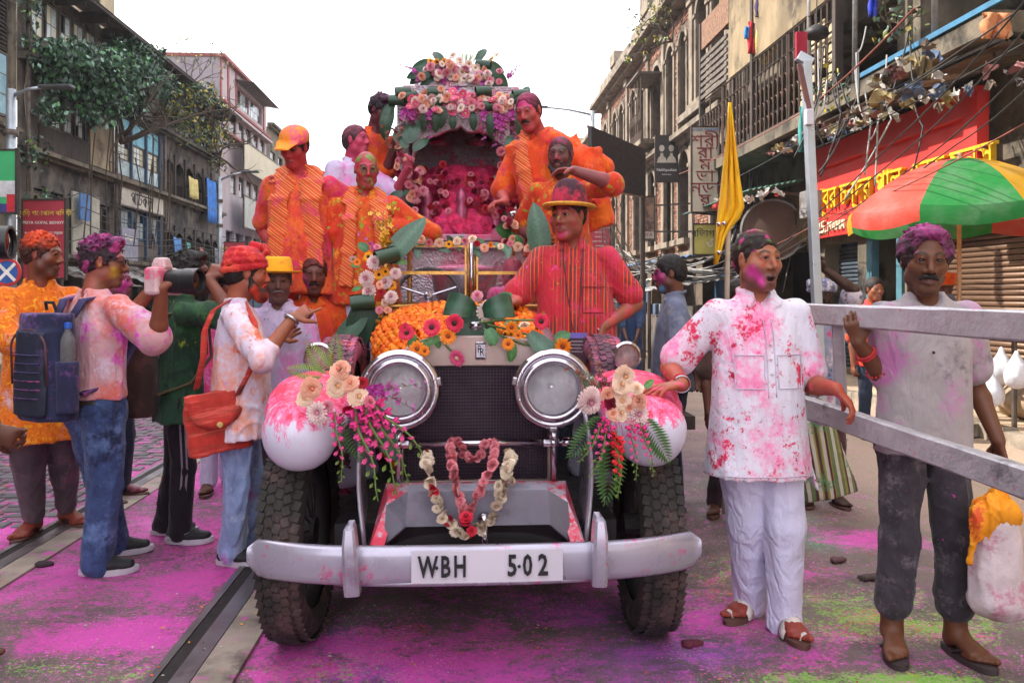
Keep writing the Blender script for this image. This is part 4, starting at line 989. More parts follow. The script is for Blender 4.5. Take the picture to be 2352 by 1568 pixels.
for sg in(-1,1):
 tyre('wheel',car,sg*.722,0,.425,.43,.084,rubber,steer=-2)
 tyre('wheel',car,sg*.72,3.35,.425,.43,.09,rubber)
 tyre('spare_wheel',car,sg*.665,.80,.80,.40,.085,rubber_p)
 # wings
 F=Field();zc=.425;Rc=.525
 A0,A1=47,168;n=12
 pts=[(sg*.655,-Rc*math.cos(R(A0+(A1-A0)*i/n))*(1 if i<8 else 1.12),zc+Rc*math.sin(R(A0+(A1-A0)*i/n))*(1.02 if i<8 else 1.0))for i in range(n+1)]
 for i in range(n):
  w0,w1=(.105,.142,.160,.168,.168,.168)[min(i,5)],(.142,.160,.168,.168,.168,.168)[min(i,5)];t0=.092
  F.ecap(pts[i],pts[i+1],(1,0,0),(w0,t0),(w1,t0),.03)
 F.ecap(pts[-1],(sg*.68,1.0,.36),(1,0,0),(.17,.07),(.16,.03),.05)
 F.ell((sg*.66,-.375,.865),(.135,.12,.125),None,.05)
 F.ecap((sg*.66-.155,0,zc),(sg*.66+.155,0,zc),(0,1,0),(.475,.475),(.475,.475),.02,op='s',capr=.01)
 for i in range(7,n):pass
 v,q=F.mesh(.014,None,2);vv=v.copy();v[:,2]+=.03;c0=np.array((sg*.655,-.1,.95));me=np_mesh('front_wing',(v-c0).astype(np.float32),q,wing_m);link('front_wing',me,car,loc=tuple(c0))
 # running board and rear wing
 mb=MB();mb.box((sg*.82,1.95,.235),(.46,2.1,.04));mb.build('running_board',black_met,car,bevel=.008)
 F=Field()
 pr=[(sg*.70,3.35-.54*math.cos(R(a)),.425+.54*math.sin(R(a)))for a in range(10,171,20)]
 for i in range(len(pr)-1):F.ecap(pr[i],pr[i+1],(1,0,0),(.16,.05),(.16,.05),.03)
 v,q=F.mesh(.025,None,1);link('rear_wing',np_mesh('rear_wing',v,q,silver),car)
 # inner valance sheet beside the radiator
 mb=MB();rows=[]
 for j in range(8):
  t=j/7.0;z=.47+t*.52;rows.append([(sg*(.405+.03*math.sin(t*3.0)+.01*k),-.44+.10*t*t+k*.12+.02*math.sin(t*5),z)for k in range(6)])
 mb.grid(rows);o=mb.build('valance',silver,car,smooth=True);o.modifiers.new('thick','SOLIDIFY').thickness=.012
 # headlamp
 c=(sg*.30,-.22,1.035);mb=MB()
 mb.lathe([(.0,.245),(.05,.24),(.095,.20),(.125,.12),(.135,.03),(.135,.0)],c,'Y',36);h=mb.build('headlamp',silver,car,smooth=True);HS=1.07;h.matrix_basis=Matrix.Translation(Vector(c))@Matrix.Scale(HS,4)@Matrix.Translation(-Vector(c))
 mb=MB();mb.lathe([(.136,.015),(.147,.0),(.147,-.025),(.138,-.038),(.124,-.038),(.116,-.024)],c,'Y',44);mb.build('rim',chrome,h,smooth=True)
 mb=MB();mb.lathe([(.119,-.022),(.116,-.044),(.102,-.052),(.095,-.042),(.093,-.02)],c,'Y',44);mb.build('inner_rim',chrome,h,smooth=True)
 mb=MB();mb.lathe([(.097,-.02),(.08,.045),(.05,.09),(.02,.105),(.0,.107)],c,'Y',36);mb.build('reflector',reflector,h,smooth=True)
 mb=MB();mb.lathe([(.0,-.058),(.03,-.056),(.06,-.050),(.08,-.042),(.097,-.030)],(0,0,0),'Y',36);lo=mb.build('lens',lamp_glass,h,smooth=True);lo.location=c
 mb=MB();mb.ball((c[0],c[1]+.03,c[2]),.016,10,8);mb.cyl((c[0],c[1]+.05,c[2]),(c[0],c[1]+.1,c[2]),.012,8);mb.build('bulb',chrome,h,smooth=True)
 for a in(12,168,270):mb=MB();mb.box((c[0]+.146*math.cos(R(a)),c[1]-.012,c[2]+.146*math.sin(R(a))),(.018,.05,.03),rot=Matrix.Rotation(-R(a),3,'Y'));mb.build('clamp',chrome,h,bevel=.004)
 for k in range(8):
  a=2*math.pi*k/8+.3;mb=MB();mb.ball((c[0]+.13*math.cos(a),c[1]-.037,c[2]+.13*math.sin(a)),.005,6,4);mb.build('screw',chrome,h)
 mb=MB();mb.tube([(c[0],c[1]+.09,c[2]-.12),(c[0]+sg*.012,c[1]+.06,.86),(sg*.315,-.17,.81)],[.018,.022,.02],10);mb.build('lamp_bracket',chrome,h,smooth=True)
 mb=MB();mb.tube([(sg*.312,-.16,.90),(sg*.312,-.16,.66)],.014,10);mb.ball((sg*.312,-.16,.81),.026,10,8);mb.tube([(sg*.345,-.16,.81),(sg*.39,-.16,.81)],.02,8);mb.build('stay',chrome,car,smooth=True)
 # side lamp on the wing
 c=(sg*.725,.42,1.115);mb=MB();mb.lathe([(.0,.10),(.035,.095),(.058,.05),(.064,.0)],c,'Y',24);s_=mb.build('side_lamp',silver,car,smooth=True)
 mb=MB();mb.lathe([(.064,.01),(.071,.0),(.071,-.012),(.06,-.018)],c,'Y',28);mb.build('rim',chrome,s_,smooth=True)
 mb=MB();mb.lathe([(.0,-.02),(.035,-.016),(.062,-.004)],(0,0,0),'Y',24);lo=mb.build('lens',lamp_glass,s_,smooth=True);lo.location=c
 mb=MB();mb.lathe([(.061,.0),(.04,.045),(.0,.06)],c,'Y',24);mb.build('reflector',M('orange_reflection',hx('#a86a38'),.3,.8),s_,smooth=True)  # orange reflections in the clear lamp are put into the bowl's colour
 mb=MB();mb.tube([(c[0],c[1]+.04,c[2]-.06),(c[0],c[1]+.05,.92)],.012,8);mb.build('stem',chrome,s_)
 # overrider
 mb=MB();x=sg*.412;rows=[]
 for j,(z,y,w)in enumerate(((.395,-.615,.016),(.40,-.645,.026),(.47,-.66,.027),(.58,-.652,.024),(.625,-.64,.018),(.635,-.61,.010))):
  rows.append([(x-w,y+.07,z),(x-w,y+.008,z),(x-w*.6,y,z),(x+w*.6,y,z),(x+w,y+.008,z),(x+w,y+.07,z)])
 mb.grid(rows,closed=True);o=mb.build('overrider',silver,car,auto=30);o.rotation_euler=(0,R(sg*3.0 if sg<0 else 1),0)
 # bumper
mb=MB();rows=[]
for i in range(41):
 t=-1+2*i/40.0;x=t*.83;y0=-.585+.15*abs(t)**4
 hh=.068*(1-.55*max(0,(abs(t)-.93)/.07)**2);th=.045
 row=[]
 for k in range(14):
  a=2*math.pi*k/14;row.append((x,y0-th*.62*math.copysign(abs(math.cos(a))**.5,math.cos(a))*(1 if math.cos(a)>0 else .5),.465+hh*math.copysign(abs(math.sin(a))**.75,math.sin(a))))
 rows.append(row)
mb.grid(rows,closed=True);mb.f+=[tuple(range(14)),tuple(40*14+k for k in range(13,-1,-1))];mb.m+=[0,0]
bump_o=mb.build('bumper',silver,car,smooth=True)
mb=MB();mb.tube([(x*.78,-.60+.16*abs(x)**3.2,.405)for x in[i/20-1 for i in range(41)]],.012,6);mb.build('lower_lip',silver,bump_o,smooth=True)
for sg in(-1,1):mb=MB();mb.bar((sg*.36,-.55,.46),(sg*.36,.1,.48),.05,.08);mb.build('bumper_iron',black_met,car)
plate_m=M('plate_white',hx('#c9c2d0'),.5,var=.06,vs=3,dirt=(hx('#a890a8'),5,.64))
mb=MB();rows=[];
for j in(-1,1):rows.append([(.03+t*.262,-.6235-.004*(1-t*t),.468+j*.055)for t in[i/6-1 for i in range(13)]])
mb.grid(rows);pl=mb.build('number_plate',plate_m,car);pl.modifiers.new('thick','SOLIDIFY').thickness=.006
ink=M('plate_ink',hx('#17141a'),.5)
for s_,x,w in(('W',-.175,.62),('B',-.115,.62),('H',-.065,.62),('5',.115,.70),('0',.168,.66),('2',.222,.70)):
 text_mesh('digit' if s_.isdigit()else 'letter',s_,.102,ink,pl,(x,-.634,.468),(R(90),0,0),.002,sx=w,bold=.022)
for x in(-.145,.139):mb=MB();mb.ball((x,-.634,.468),.006,8,5);mb.build('bolt',ink,pl)
# front apron between the dumb irons
mb=MB()
mb.add([(-.36,-.16,.655),(.36,-.16,.655),(.40,-.50,.47),(-.40,-.50,.47),(-.36,-.16,.5),(.36,-.16,.5),(-.335,-.36,.640),(.335,-.36,.640),(-.30,-.36,.642),(.30,-.36,.642),(-.345,-.50,.475),(.345,-.50,.475)],[(0,1,9,8),(0,8,6),(1,7,9),(6,8,10,3),(9,7,2,11),(0,6,3,4),(1,5,2,7)])
mb.build('dumb_iron_cover',apron_red,car,smooth=False)
cc_v=[(-.25,-.522,.705),(.25,-.522,.705),(.262,-.505,.575),(-.262,-.505,.575),(-.335,-.43,.635),(.335,-.43,.635),(-.345,-.44,.49),(.345,-.44,.49),(-.25,-.44,.712),(.25,-.44,.712)]
for fs_,nm in(((3,2,1,0),'crank_cover'),((4,6,3,0),'side_plate'),((1,2,7,5),'side_plate'),((0,1,9,8),'top_plate')):
 mb=MB();mb.add([cc_v[i]for i in fs_],[(0,1,2,3)]);o=mb.build(nm,M('shaded_silver_paint',hx('#83808e'),.5,.15,var=.1,vs=5,dirt=(hx('#6a6674'),5,.55),powders=[(hx('#d0508c'),12,.72,.04)]),car);o.modifiers.new('thick','SOLIDIFY').thickness=.012  # silver paint of the car with its shade put into a darker grey
mb=MB();rows=[[(x*.345,-.44,.47),(x*.345,-.44,.47+.062*(1-abs(x)**4))]for x in[i/8-1 for i in range(17)]];mb.grid(rows);mb.build('under_opening',black_met,car)
mb=MB();mb.lathe([(.0,-.035),(.02,-.03),(.023,.0),(.018,.02)],(.02,-.535,.61),'Y',12);mb.tube([(.02,-.55,.61),(.022,-.55,.55),(.026,-.55,.49)],.012,8);mb.build('starting_handle',chrome,car,smooth=True)
# cross bar
mb=MB();mb.tube([(-.37,-.16,.81),(.37,-.16,.81)],.0125,10);mb.build('cross_bar',chrome,car,smooth=True)
for sg in(-1,1):mb=MB();mb.tube([(sg*.27,-.16,.81),(sg*.30,-.16,.81)],.02,8);mb.build('bar_nut',chrome,car)
# radiator
def rad_outline(w,z0,zs,zt,y):
 return[(-w,y,z0),(w,y,z0),(w,y,zs),(w*.93,y,zs+(zt-zs)*.62),(w*.70,y,zt*.985+.0),(w*.3,y,zt),(-w*.3,y,zt),(-w*.70,y,zt*.985),(-w*.93,y,zs+(zt-zs)*.62),(-w,y,zs)]
oy=-.02
outer=rad_outline(.318,.62,1.10,1.235,oy);inner=[(-.300,oy,.63),(.300,oy,.63),(.300,oy,1.085),(.285,oy,1.10),(.2,oy,1.105),(.08,oy,1.107),(-.08,oy,1.107),(-.2,oy,1.105),(-.285,oy,1.10),(-.300,oy,1.085)]
mb=MB();n=10
vs=outer+inner+[(x,y+.13,z)for x,y,z in outer]+[(x,y+.04,z)for x,y,z in inner]
fs=[]
for k in range(n):
 l=(k+1)%n;fs+=[(k,l,n+l,n+k),(k,2*n+k,2*n+l,l),(n+k,n+l,3*n+l,3*n+k)]
mb.add(vs,fs);shell=mb.build('radiator_shell',nickel,car,bevel=.006)
mb=MB();mb.prism([(x,oy+.035,z)for x,_,z in inner],(0,.05,0));core=mb.build('radiator_core',black_met,car)
g=MB()
for i in range(47):x=-.294+i*.01278;g.box((x,oy+.028,.86),(.0035,.014,.47))
for j in range(34):g.box((0,oy+.0265,.64+j*.0139),(.594,.010,.0028))
go=g.build('honeycomb',grille_m,core);go['kind']='stuff'
mb=MB();mb.box((.02,oy-.006,1.172),(.044,.008,.075));bd=mb.build('badge',chrome,shell,bevel=.004)
for dx,dz in((-.004,.006),(.005,-.006)):text_mesh('emblem_letter','R',.045,ink,bd,(.02+dx,oy-.0115,1.172+dz),(R(90),0,0),.001,sx=.75)
mb=MB();mb.box((.02,oy-.0105,1.142),(.036,.002,.006));mb.box((.02,oy-.0105,1.202),(.036,.002,.006));mb.build('badge_rule',ink,bd)
mb=MB();mb.lathe([(.0,.06),(.03,.055),(.035,.03),(.022,.02),(.022,.0)],(0,.05,1.235),n=16);mb.build('radiator_cap',chrome,car,smooth=True)
# bonnet, scuttle and body
def arch_rows(y,w,z0,zs,zt,n=14):
 row=[(-w,y,z0),(-w,y,zs*.5+z0*.5)]
 for i in range(n+1):
  a=math.pi-math.pi*i/n;row.append((w*math.copysign(abs(math.cos(a))**.8,math.cos(a)),y,zs+(zt-zs)*math.sin(a)**.9))
 return row+[(w,y,zs*.5+z0*.5),(w,y,z0)]
BON=[(.11,.305,.60,1.08,1.225),(.5,.375,.60,1.12,1.27),(1.0,.46,.60,1.16,1.315),(1.40,.50,.60,1.18,1.335)]
mb=MB();mb.grid([arch_rows(*b)for b in BON]);mb.build('bonnet',silver,car,smooth=True)
mb=MB();mb.grid([arch_rows(1.40,.505,.5,1.18,1.338),arch_rows(1.75,.56,.5,1.2,1.34)]);mb.build('scuttle',silver,car,smooth=True)
for sg in(-1,1):
 mb=MB();mb.box((sg*.58,2.75,.86),(.05,2.05,.74));mb.build('body_side',silver,car,bevel=.015)
 mb=MB();mb.box((sg*.608,2.45,.86),(.012,.75,.62));dr=mb.build('door',silver,car,bevel=.006);mb=MB();mb.tube([(sg*.62,2.2,1.0),(sg*.65,2.2,1.0),(sg*.65,2.32,1.0)],.01,6);mb.build('handle',chrome,dr)
mb=MB();mb.box((0,1.95,.44),(1.1,4.4,.16));mb.build('chassis',black_met,car)
mb=MB();mb.box((0,2.4,.63),(1.1,1.5,.05));mb.build('floor',wood_d,car)
mb=MB();mb.box((0,1.72,1.18),(1.04,.03,.25));mb.build('dashboard',M('dash_wood',hx('#6a3a2c'),.5,var=.3,vs=4,stretch=(.3,1,1),powders=[(hx('#c05070'),6,.6,.1)]),car)
mb=MB();mb.box((0,2.55,.95),(1.06,.5,.5));mb.build('seat',M('oxblood_leather',hx('#5a2a28'),.55,powders=[(hx('#c04068'),5,.55,.12)]),car,bevel=.05)
# windscreen
gl=glass_mat();wy=1.52
ws=None
for(x0,x1)in((-.50,-.035),(.035,.50)):
 for(z0,z1,tilt)in((1.335,1.535,0),(1.545,1.70,0)):
  w=MB();t=.014
  for a,b in(((x0,wy,z0),(x1,wy,z0)),((x1,wy,z0),(x1,wy,z1)),((x1,wy,z1),(x0,wy,z1)),((x0,wy,z1),(x0,wy,z0))):w.bar(a,b,.010,.013,up=(0,1,0))
  fr=w.build('windscreen_frame',brass,car);p=MB();p.box(((x0+x1)/2,wy,(z0+z1)/2),(x1-x0-.01,.005,z1-z0-.01));p.build('pane',gl,fr)
for x in(-.02,.02,0):mb=MB();mb.tube([(x,wy-.01+abs(x),1.32),(x,wy-.01+abs(x),1.72)],.007 if x else .011,8);mb.build('centre_post',brass if x else chrome,car,smooth=True)
for sg in(-1,1):mb=MB();mb.tube([(sg*.515,wy,1.25),(sg*.515,wy,1.72)],.016,8);mb.build('side_post',brass,car,smooth=True)
mb=MB();mb.grid([[(x*.52,wy-.05-.06*(1-x*x),1.318+.012*(1-x*x)),(x*.52,wy-.0,1.345)]for x in[i/6-1 for i in range(13)]]);o=mb.build('scuttle_rail',brass,car,smooth=True);o.modifiers.new('thick','SOLIDIFY').thickness=.02
mb=MB();c=Vector((-.27,1.80,1.40));tl_=Matrix.Rotation(R(-28),3,'X')
mb.tube([c+tl_@Vector((.20*math.cos(2*math.pi*i/28),0,.20*math.sin(2*math.pi*i/28)))for i in range(28)],.014,8,closed=True)
sw=mb.build('steering_wheel',M('steering_black',hx('#2a2026'),.5),car,smooth=True)
mb=MB()
for a in(20,160,270):mb.tube([c,c+tl_@Vector((.2*math.cos(R(a)),0,.2*math.sin(R(a))))],.008,6)
mb.ball(c,.03,10,6);mb.build('wheel_spokes',chrome,sw)
# platforms the riders stand on
for sg in(-1,1):
 mb=MB();mb.box((sg*.95,2.05,.64),(.78,1.3,.08));mb.build('step_platform',wood_d,car);mb=MB();mb.box((sg*.95,2.05,.43),(.6,1.1,.34));mb.build('step_box',wood_d,car)
 mb=MB();mb.box((sg*.88,3.0,.98),(.72,1.0,.07));mb.build('rear_platform',wood_d,car);mb=MB();mb.box((sg*.62,3.0,.72),(.1,1.0,.46));mb.build('platform_wall',silver,car)
 # ---------------------------------------------------------------- the silver shrine on the back
def silver_repousse():
 m=bpy.data.materials.new('beaten_silver');nt=NT(m)
 c=nt.mix(nt.smooth(nt.noise(7,4,.6),.35,.7),hx('#a898a4'),hx('#cabcc4'));f=nt.noise(60,3,.7,dist=1.5)
 c=nt.mix(nt.smooth(nt.noise(5,5,.75,nt.mapped(loc=(3,3,1))),.46,.64,0,.85),c,hx('#c84a70'))
 v=nt.new('ShaderNodeTexVoronoi');nt.l.new(nt.coord(),v.inputs['Vector']);v.inputs['Scale'].default_value=62
 nt.out(c,.42,.65,nt.bump(v.outputs['Distance'],.7,.012,nt.bump(f,.5,.006)));return m
rep_m=silver_repousse();plain_s=M('dusted_silver',hx('#8f7c88'),.38,.7,var=.15,vs=8,powders=[(hx('#b84868'),6,.52,.12)])
SX,SY=0.0,6.2
shr=thing('flower_shrine','domed silver shrine with a scalloped arch and heaped red petals on the car','shrine',(SX,SY,1.15))
def sp(x,y,z):return(x,y,z-1.15)
mb=MB();mb.box(sp(0,.35,1.45),(1.02,.9,.62));mb.build('plinth',rep_m,shr,bevel=.015)
for z,w in((1.77,1.06),(1.83,.98)):mb=MB();mb.box(sp(0,.35,z),(w,.94*w,.055));mb.build('base_step',plain_s,shr,bevel=.01)
mb=MB();mb.box(sp(0,.78,2.38),(.92,.05,1.1));mb.build('back_panel',rep_m,shr)
for sg in(-1,1):
 mb=MB();mb.box(sp(sg*.44,.40,2.38),(.05,.72,1.1));mb.build('side_panel',rep_m,shr)
 mb=MB();mb.lathe([(.075,1.85),(.075,1.93),(.05,1.96),(.045,2.2),(.055,2.22),(.045,2.24),(.045,2.55),(.075,2.60),(.075,2.66)],sp(sg*.425,.02,0),n=16);mb.build('pillar',rep_m,shr,smooth=True)
 mb=MB();mb.box(sp(sg*.435,.0,2.45),(.085,.05,.95));mb.build('front_pier',rep_m,shr)
 # scalloped arch plate
n=28;arc=[]
for i in range(n+1):
 a=math.pi*i/n;base=.36;x=base*math.cos(a);z=2.36+.26*math.sin(a)**.8+.026*abs(math.sin(a*4.5));
 if abs(i-n/2)<1:z+=.03
 arc.append((x,z))
mb=MB()
for i in range(n):
 (xa,za),(xb,zb)=arc[i],arc[i+1];mb.add([sp(xa,-.01,za),sp(xb,-.01,zb),sp(xb,-.01,2.88),sp(xa,-.01,2.88)],[(0,1,2,3)])
o=mb.build('scalloped_arch',rep_m,shr);o.modifiers.new('thick','SOLIDIFY').thickness=.05
for(xa,za),(xb,zb)in zip(arc[:-1],arc[1:]):pass
mb=MB();mb.tube([sp(x,-.035,z)for x,z in arc],.012,6);mb.build('arch_bead',plain_s,shr,smooth=True)
for z,w,h in((2.90,.94,.045),(2.945,.86,.04)):mb=MB();mb.box(sp(0,.37,z),(w,.95*w,h));mb.build('entablature',rep_m,shr,bevel=.01)
mb=MB();mb.lathe([(.42,2.96),(.42,2.98),(.385,3.04),(.34,3.10),(.25,3.17),(.14,3.21),(.04,3.23),(.02,3.26),(.0,3.28)],sp(0,.37,0),n=32);mb.build('dome',rep_m,shr,smooth=True)
for x in(-.15,.13):mb=MB();mb.lathe([(.11,2.60),(.10,2.63),(.03,2.655),(.0,2.70)],sp(x,.3,0),n=20);mb.build('hanging_lamp',plain_s,shr,smooth=True)
# petals heaped inside
F=Field();F.ecap(sp(0,.36,1.9),sp(0,.42,2.24),(1,0,0),(.40,.34),(.34,.20),.05);F.ell(sp(-.2,.4,2.28),(.14,.14,.12),None,.06);F.ell(sp(.2,.42,2.3),(.14,.14,.13),None,.06);F.ell(sp(0,.3,2.1),(.13,.12,.16),None,.05)
heap_m=M('crimson_petals',hx('#e82c62'),.85,var=.45,vs=22,bump=.8,bs=70,powders=[(hx('#d83a78'),8,.56,.1),(hx('#a01840'),13,.60,.08),(hx('#d8603c'),20,.70,.04)])
v,q=F.mesh(.016,lambda X,Y,Z:.02*vnoise(X,Y,Z,32,1)+.012*vnoise(X,Y,Z,80,2),0);o=link('petal_heap',np_mesh('petal_heap',v,q,heap_m,False),shr);o['kind']='stuff'
for k,(x,y,z)in enumerate(((-.26,.12,1.87),(.0,.08,1.87),(.26,.12,1.87))):
 mb=MB();mb.lathe([(.07,0),(.05,.03),(.03,.05),(.045,.12),(.05,.18),(.03,.23),(.045,.26),(.035,.31),(.0,.36)],sp(x,y,z),n=12);mb.build('idol',M('pink_dusted_silver',hx('#b05878'),.45,.5,var=.2,vs=20),shr,smooth=True)
for sg in(-1,1):
 t=thing('brass_post','brass finial post at the %s front corner of the shrine'%('left' if sg<0 else 'right'),'post',(sg*.36-.0,5.78,1.2));mb=MB();mb.lathe([(.03,0),(.03,.05),(.018,.08),(.018,.66),(.03,.68),(.034,.70),(.018,.73)],n=14);mb.build('shaft',brass,t,smooth=True);mb=MB();mb.ball((0,0,.765),.036,14,10);mb.build('finial',chrome,t,smooth=True)
t=thing('kettle_drum','pink dusted drum below the shrine front','drum',(.02,5.75,1.45));mb=MB();mb.lathe([(.0,-.2),(.14,-.18),(.21,-.02),(.23,.10),(.22,.14)],n=28);mb.build('bowl',plain_s,t,smooth=True);mb=MB();mb.lathe([(.0,.17),(.12,.165),(.2,.15),(.225,.13)],n=28);mb.build('skin',M('pink_drumhead',hx('#c05a80'),.7,powders=[(hx('#e090b0'),6,.55,.1)]),t,smooth=True)
# ---------------------------------------------------------------- flowers
petal_m=vcol_mat('petal',.55,var=.12,spec=.3);green_m=vcol_mat('green_leaf',.38,var=.2,spec=.5)
def fl_mesh(name,V,Fc,C,mat=petal_m,smooth=True):
 me=bpy.data.meshes.new(name);me.from_pydata([tuple(x)for x in V],[],Fc);me.materials.append(mat);set_col(me,np.clip(np.array(C),0,1))
 if smooth:me.polygons.foreach_set('use_smooth',[True]*len(me.polygons))
 return me
def petals(V,Fc,C,n,r0,r1,z0,z1,w,c0,c1,ph=0.,droop=0.,rg=None,tipw=.5):
 for k in range(n):
  a=2*math.pi*k/n+ph+(rg.uniform(-.06,.06)if rg else 0);ca,sa=math.cos(a),math.sin(a);jl=(rg.uniform(.88,1.1)if rg else 1);b=len(V);dz=(rg.uniform(-.04,.04)if rg else 0)
  for(t,wf)in((0,.4),(.55,1.0),(.88,.85),(1.0,tipw)):
   r=r0+(r1-r0)*t*jl;z=z0+(z1-z0)*math.sin(t*math.pi/2)-droop*t*t+dz*t
   for s_ in(-1,0,1):
    V.append((r*ca-s_*w*wf*sa,r*sa+s_*w*wf*ca,z+(.0 if s_ else-.03*w/.1*wf*.5)))
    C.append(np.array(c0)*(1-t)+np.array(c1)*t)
  for t in range(3):
   for s_ in range(2):i=b+t*3+s_;Fc.append((i,i+1,i+4,i+3))
def disc(V,Fc,C,r,z,col,dome=.2,rough=0,rg=None):
 b=len(V);V.append((0,0,z+r*dome));C.append(col)
 for j,rr in enumerate((.5,1.0)):
  for k in range(10):a=2*math.pi*k/10;V.append((r*rr*math.cos(a),r*rr*math.sin(a),z+r*dome*(1-rr*rr)));C.append(np.array(col)*(1 if j==0 else .7))
 for k in range(10):l=(k+1)%10;Fc+=[(b,b+1+k,b+1+l),(b+1+k,b+11+k,b+11+l,b+1+l)]
def mk_gerbera(name,c0,c1,cc,seed=1,n=17):
 rg=np.random.RandomState(seed);V,Fc,C=[],[],[];petals(V,Fc,C,n,.2,1.0,0,.14,.15,c0,c1,0,.1,rg);petals(V,Fc,C,n-3,.18,.8,.06,.26,.13,c0,c1,.2,.05,rg);disc(V,Fc,C,.30,.12,cc,.35);return fl_mesh(name,V,Fc,C)
def mk_mum(name,c0,c1,seed=2):
 rg=np.random.RandomState(seed);V,Fc,C=[],[],[]
 for j,(n,r,z,w)in enumerate(((20,1.0,-.12,.12),(19,.95,.12,.12),(17,.82,.34,.11),(14,.64,.52,.10),(10,.42,.62,.09),(6,.22,.66,.07))):petals(V,Fc,C,n,.12,r,.05+.02*j,z,w,np.array(c0)*(.75+.05*j),c1,j*.7,-.03,rg,.45)
 disc(V,Fc,C,.2,.5,np.array(c0)*.8,.6)
 return fl_mesh(name,V,Fc,C)
def mk_rose(name,c0,c1,seed=3):
 rg=np.random.RandomState(seed);V,Fc,C=[],[],[]
 for j,(n,r,z,w)in enumerate(((9,1.0,.16,.36),(8,.88,.36,.34),(7,.7,.52,.30),(6,.52,.62,.25),(5,.35,.68,.2),(4,.2,.7,.14))):petals(V,Fc,C,n,.08,r,.0+.03*j,z,w,np.array(c0),c1,j*1.1,.02,rg,.85)
 disc(V,Fc,C,.22,.56,np.array(c0)*.8+np.array(c1)*.1,.7)
 return fl_mesh(name,V,Fc,C)
def mk_marigold(name,c,seed=4):
 rg=np.random.RandomState(seed);V,Fc,C=[],[],[]
 for j in range(5):
  t=math.pi*(j+.3)/5.2
  for k in range(8):
   a=2*math.pi*(k+.5*(j%2))/8;rr=1+rg.uniform(-.16,.16);V.append((rr*math.sin(t)*math.cos(a),rr*math.sin(t)*math.sin(a),rr*math.cos(t)*.8));C.append(np.array(c)*rg.uniform(.7,1.2))
 for j in range(4):
  for k in range(8):l=(k+1)%8;Fc.append((j*8+k,(j+1)*8+k,(j+1)*8+l,j*8+l))
 V.append((0,0,.85));C.append(np.array(c)*.6)
 for k in range(8):Fc.append((40,k,(k+1)%8))
 return fl_mesh(name,V,Fc,C,smooth=False)
def mk_leaf(name,L,W,bend,c,seed=5,twist=0.0,fold=.15):
 rg=np.random.RandomState(seed);V,Fc,C=[],[],[];n=9;p=np.array((0.,0,0));ang=0.0
 for i in range(n+1):
  t=i/n;w=W*math.sin(math.pi*min(1,.12+t*.88))**.7*(1 if i<n else .02)
  for s_ in(-1,-.5,0,.5,1):V.append((s_*w*math.cos(twist*t),p[1]+s_*w*math.sin(twist*t),p[2]+abs(s_)*w*fold));C.append(np.array(c)*(1.0 if s_ else 1.45)*rg.uniform(.9,1.1))
  ang+=bend/n;p=p+np.array((0,math.cos(ang),math.sin(ang)))*L/n
 for i in range(n):
  for s_ in range(4):k=i*5+s_;Fc.append((k,k+1,k+6,k+5))
 return fl_mesh(name,V,Fc,C,green_m)
def mk_roll(name,r,L,c):
 V,Fc,C=[],[],[];n=18
 for j in range(5):
  for i in range(n+1):
   a=2*math.pi*i/n*1.15;rr=r*(1+.12*i/n);V.append((-L/2+L*j/4,rr*math.cos(a),rr*math.sin(a)+.02*math.sin(j)));C.append(np.array(c)*(1 if j%2 else 1.15))
 for j in range(4):
  for i in range(n):k=j*(n+1)+i;Fc.append((k,k+1,k+n+2,k+n+1))
 return fl_mesh(name,V,Fc,C,green_m)
def mk_spray(name,c0,c1,n=16,L=1.0,droop=.6,seed=6,size=.13,stemc=(.10,.13,.04)):
 """a stem with many small five-petalled blossoms, running along +Y and drooping"""
 rg=np.random.RandomState(seed);V,Fc,C=[],[],[];mb=MB();pts=[Vector((0,L*t/8,-droop*(t/8)**2))for t in range(9)];mb.tube(pts,[.016,.015,.014,.013,.012,.01,.009,.008,.005],5)
 V+=mb.v;Fc+=mb.f;C+=[stemc]*len(mb.v)
 for k in range(n):
  t=(k+.5)/n;p=np.array(pts[min(8,int(t*8.99))])+rg.normal(0,.05,3);ax=unit(rg.normal(0,1,3)+np.array((0,0,.5)));s_,q_=frame_of(ax);s_=np.array(s_);q_=np.array(q_);sc=size*(1.15-.75*t)*rg.uniform(.8,1.2)
  for m in range(5):
   a=2*math.pi*m/5;d=s_*math.cos(a)+q_*math.sin(a);e=-s_*math.sin(a)+q_*math.cos(a);b=len(V)
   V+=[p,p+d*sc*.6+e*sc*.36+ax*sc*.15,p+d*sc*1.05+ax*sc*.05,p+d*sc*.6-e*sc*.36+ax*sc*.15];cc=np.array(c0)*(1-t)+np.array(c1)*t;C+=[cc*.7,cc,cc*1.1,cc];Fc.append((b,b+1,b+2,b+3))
 return fl_mesh(name,V,Fc,C,smooth=False)
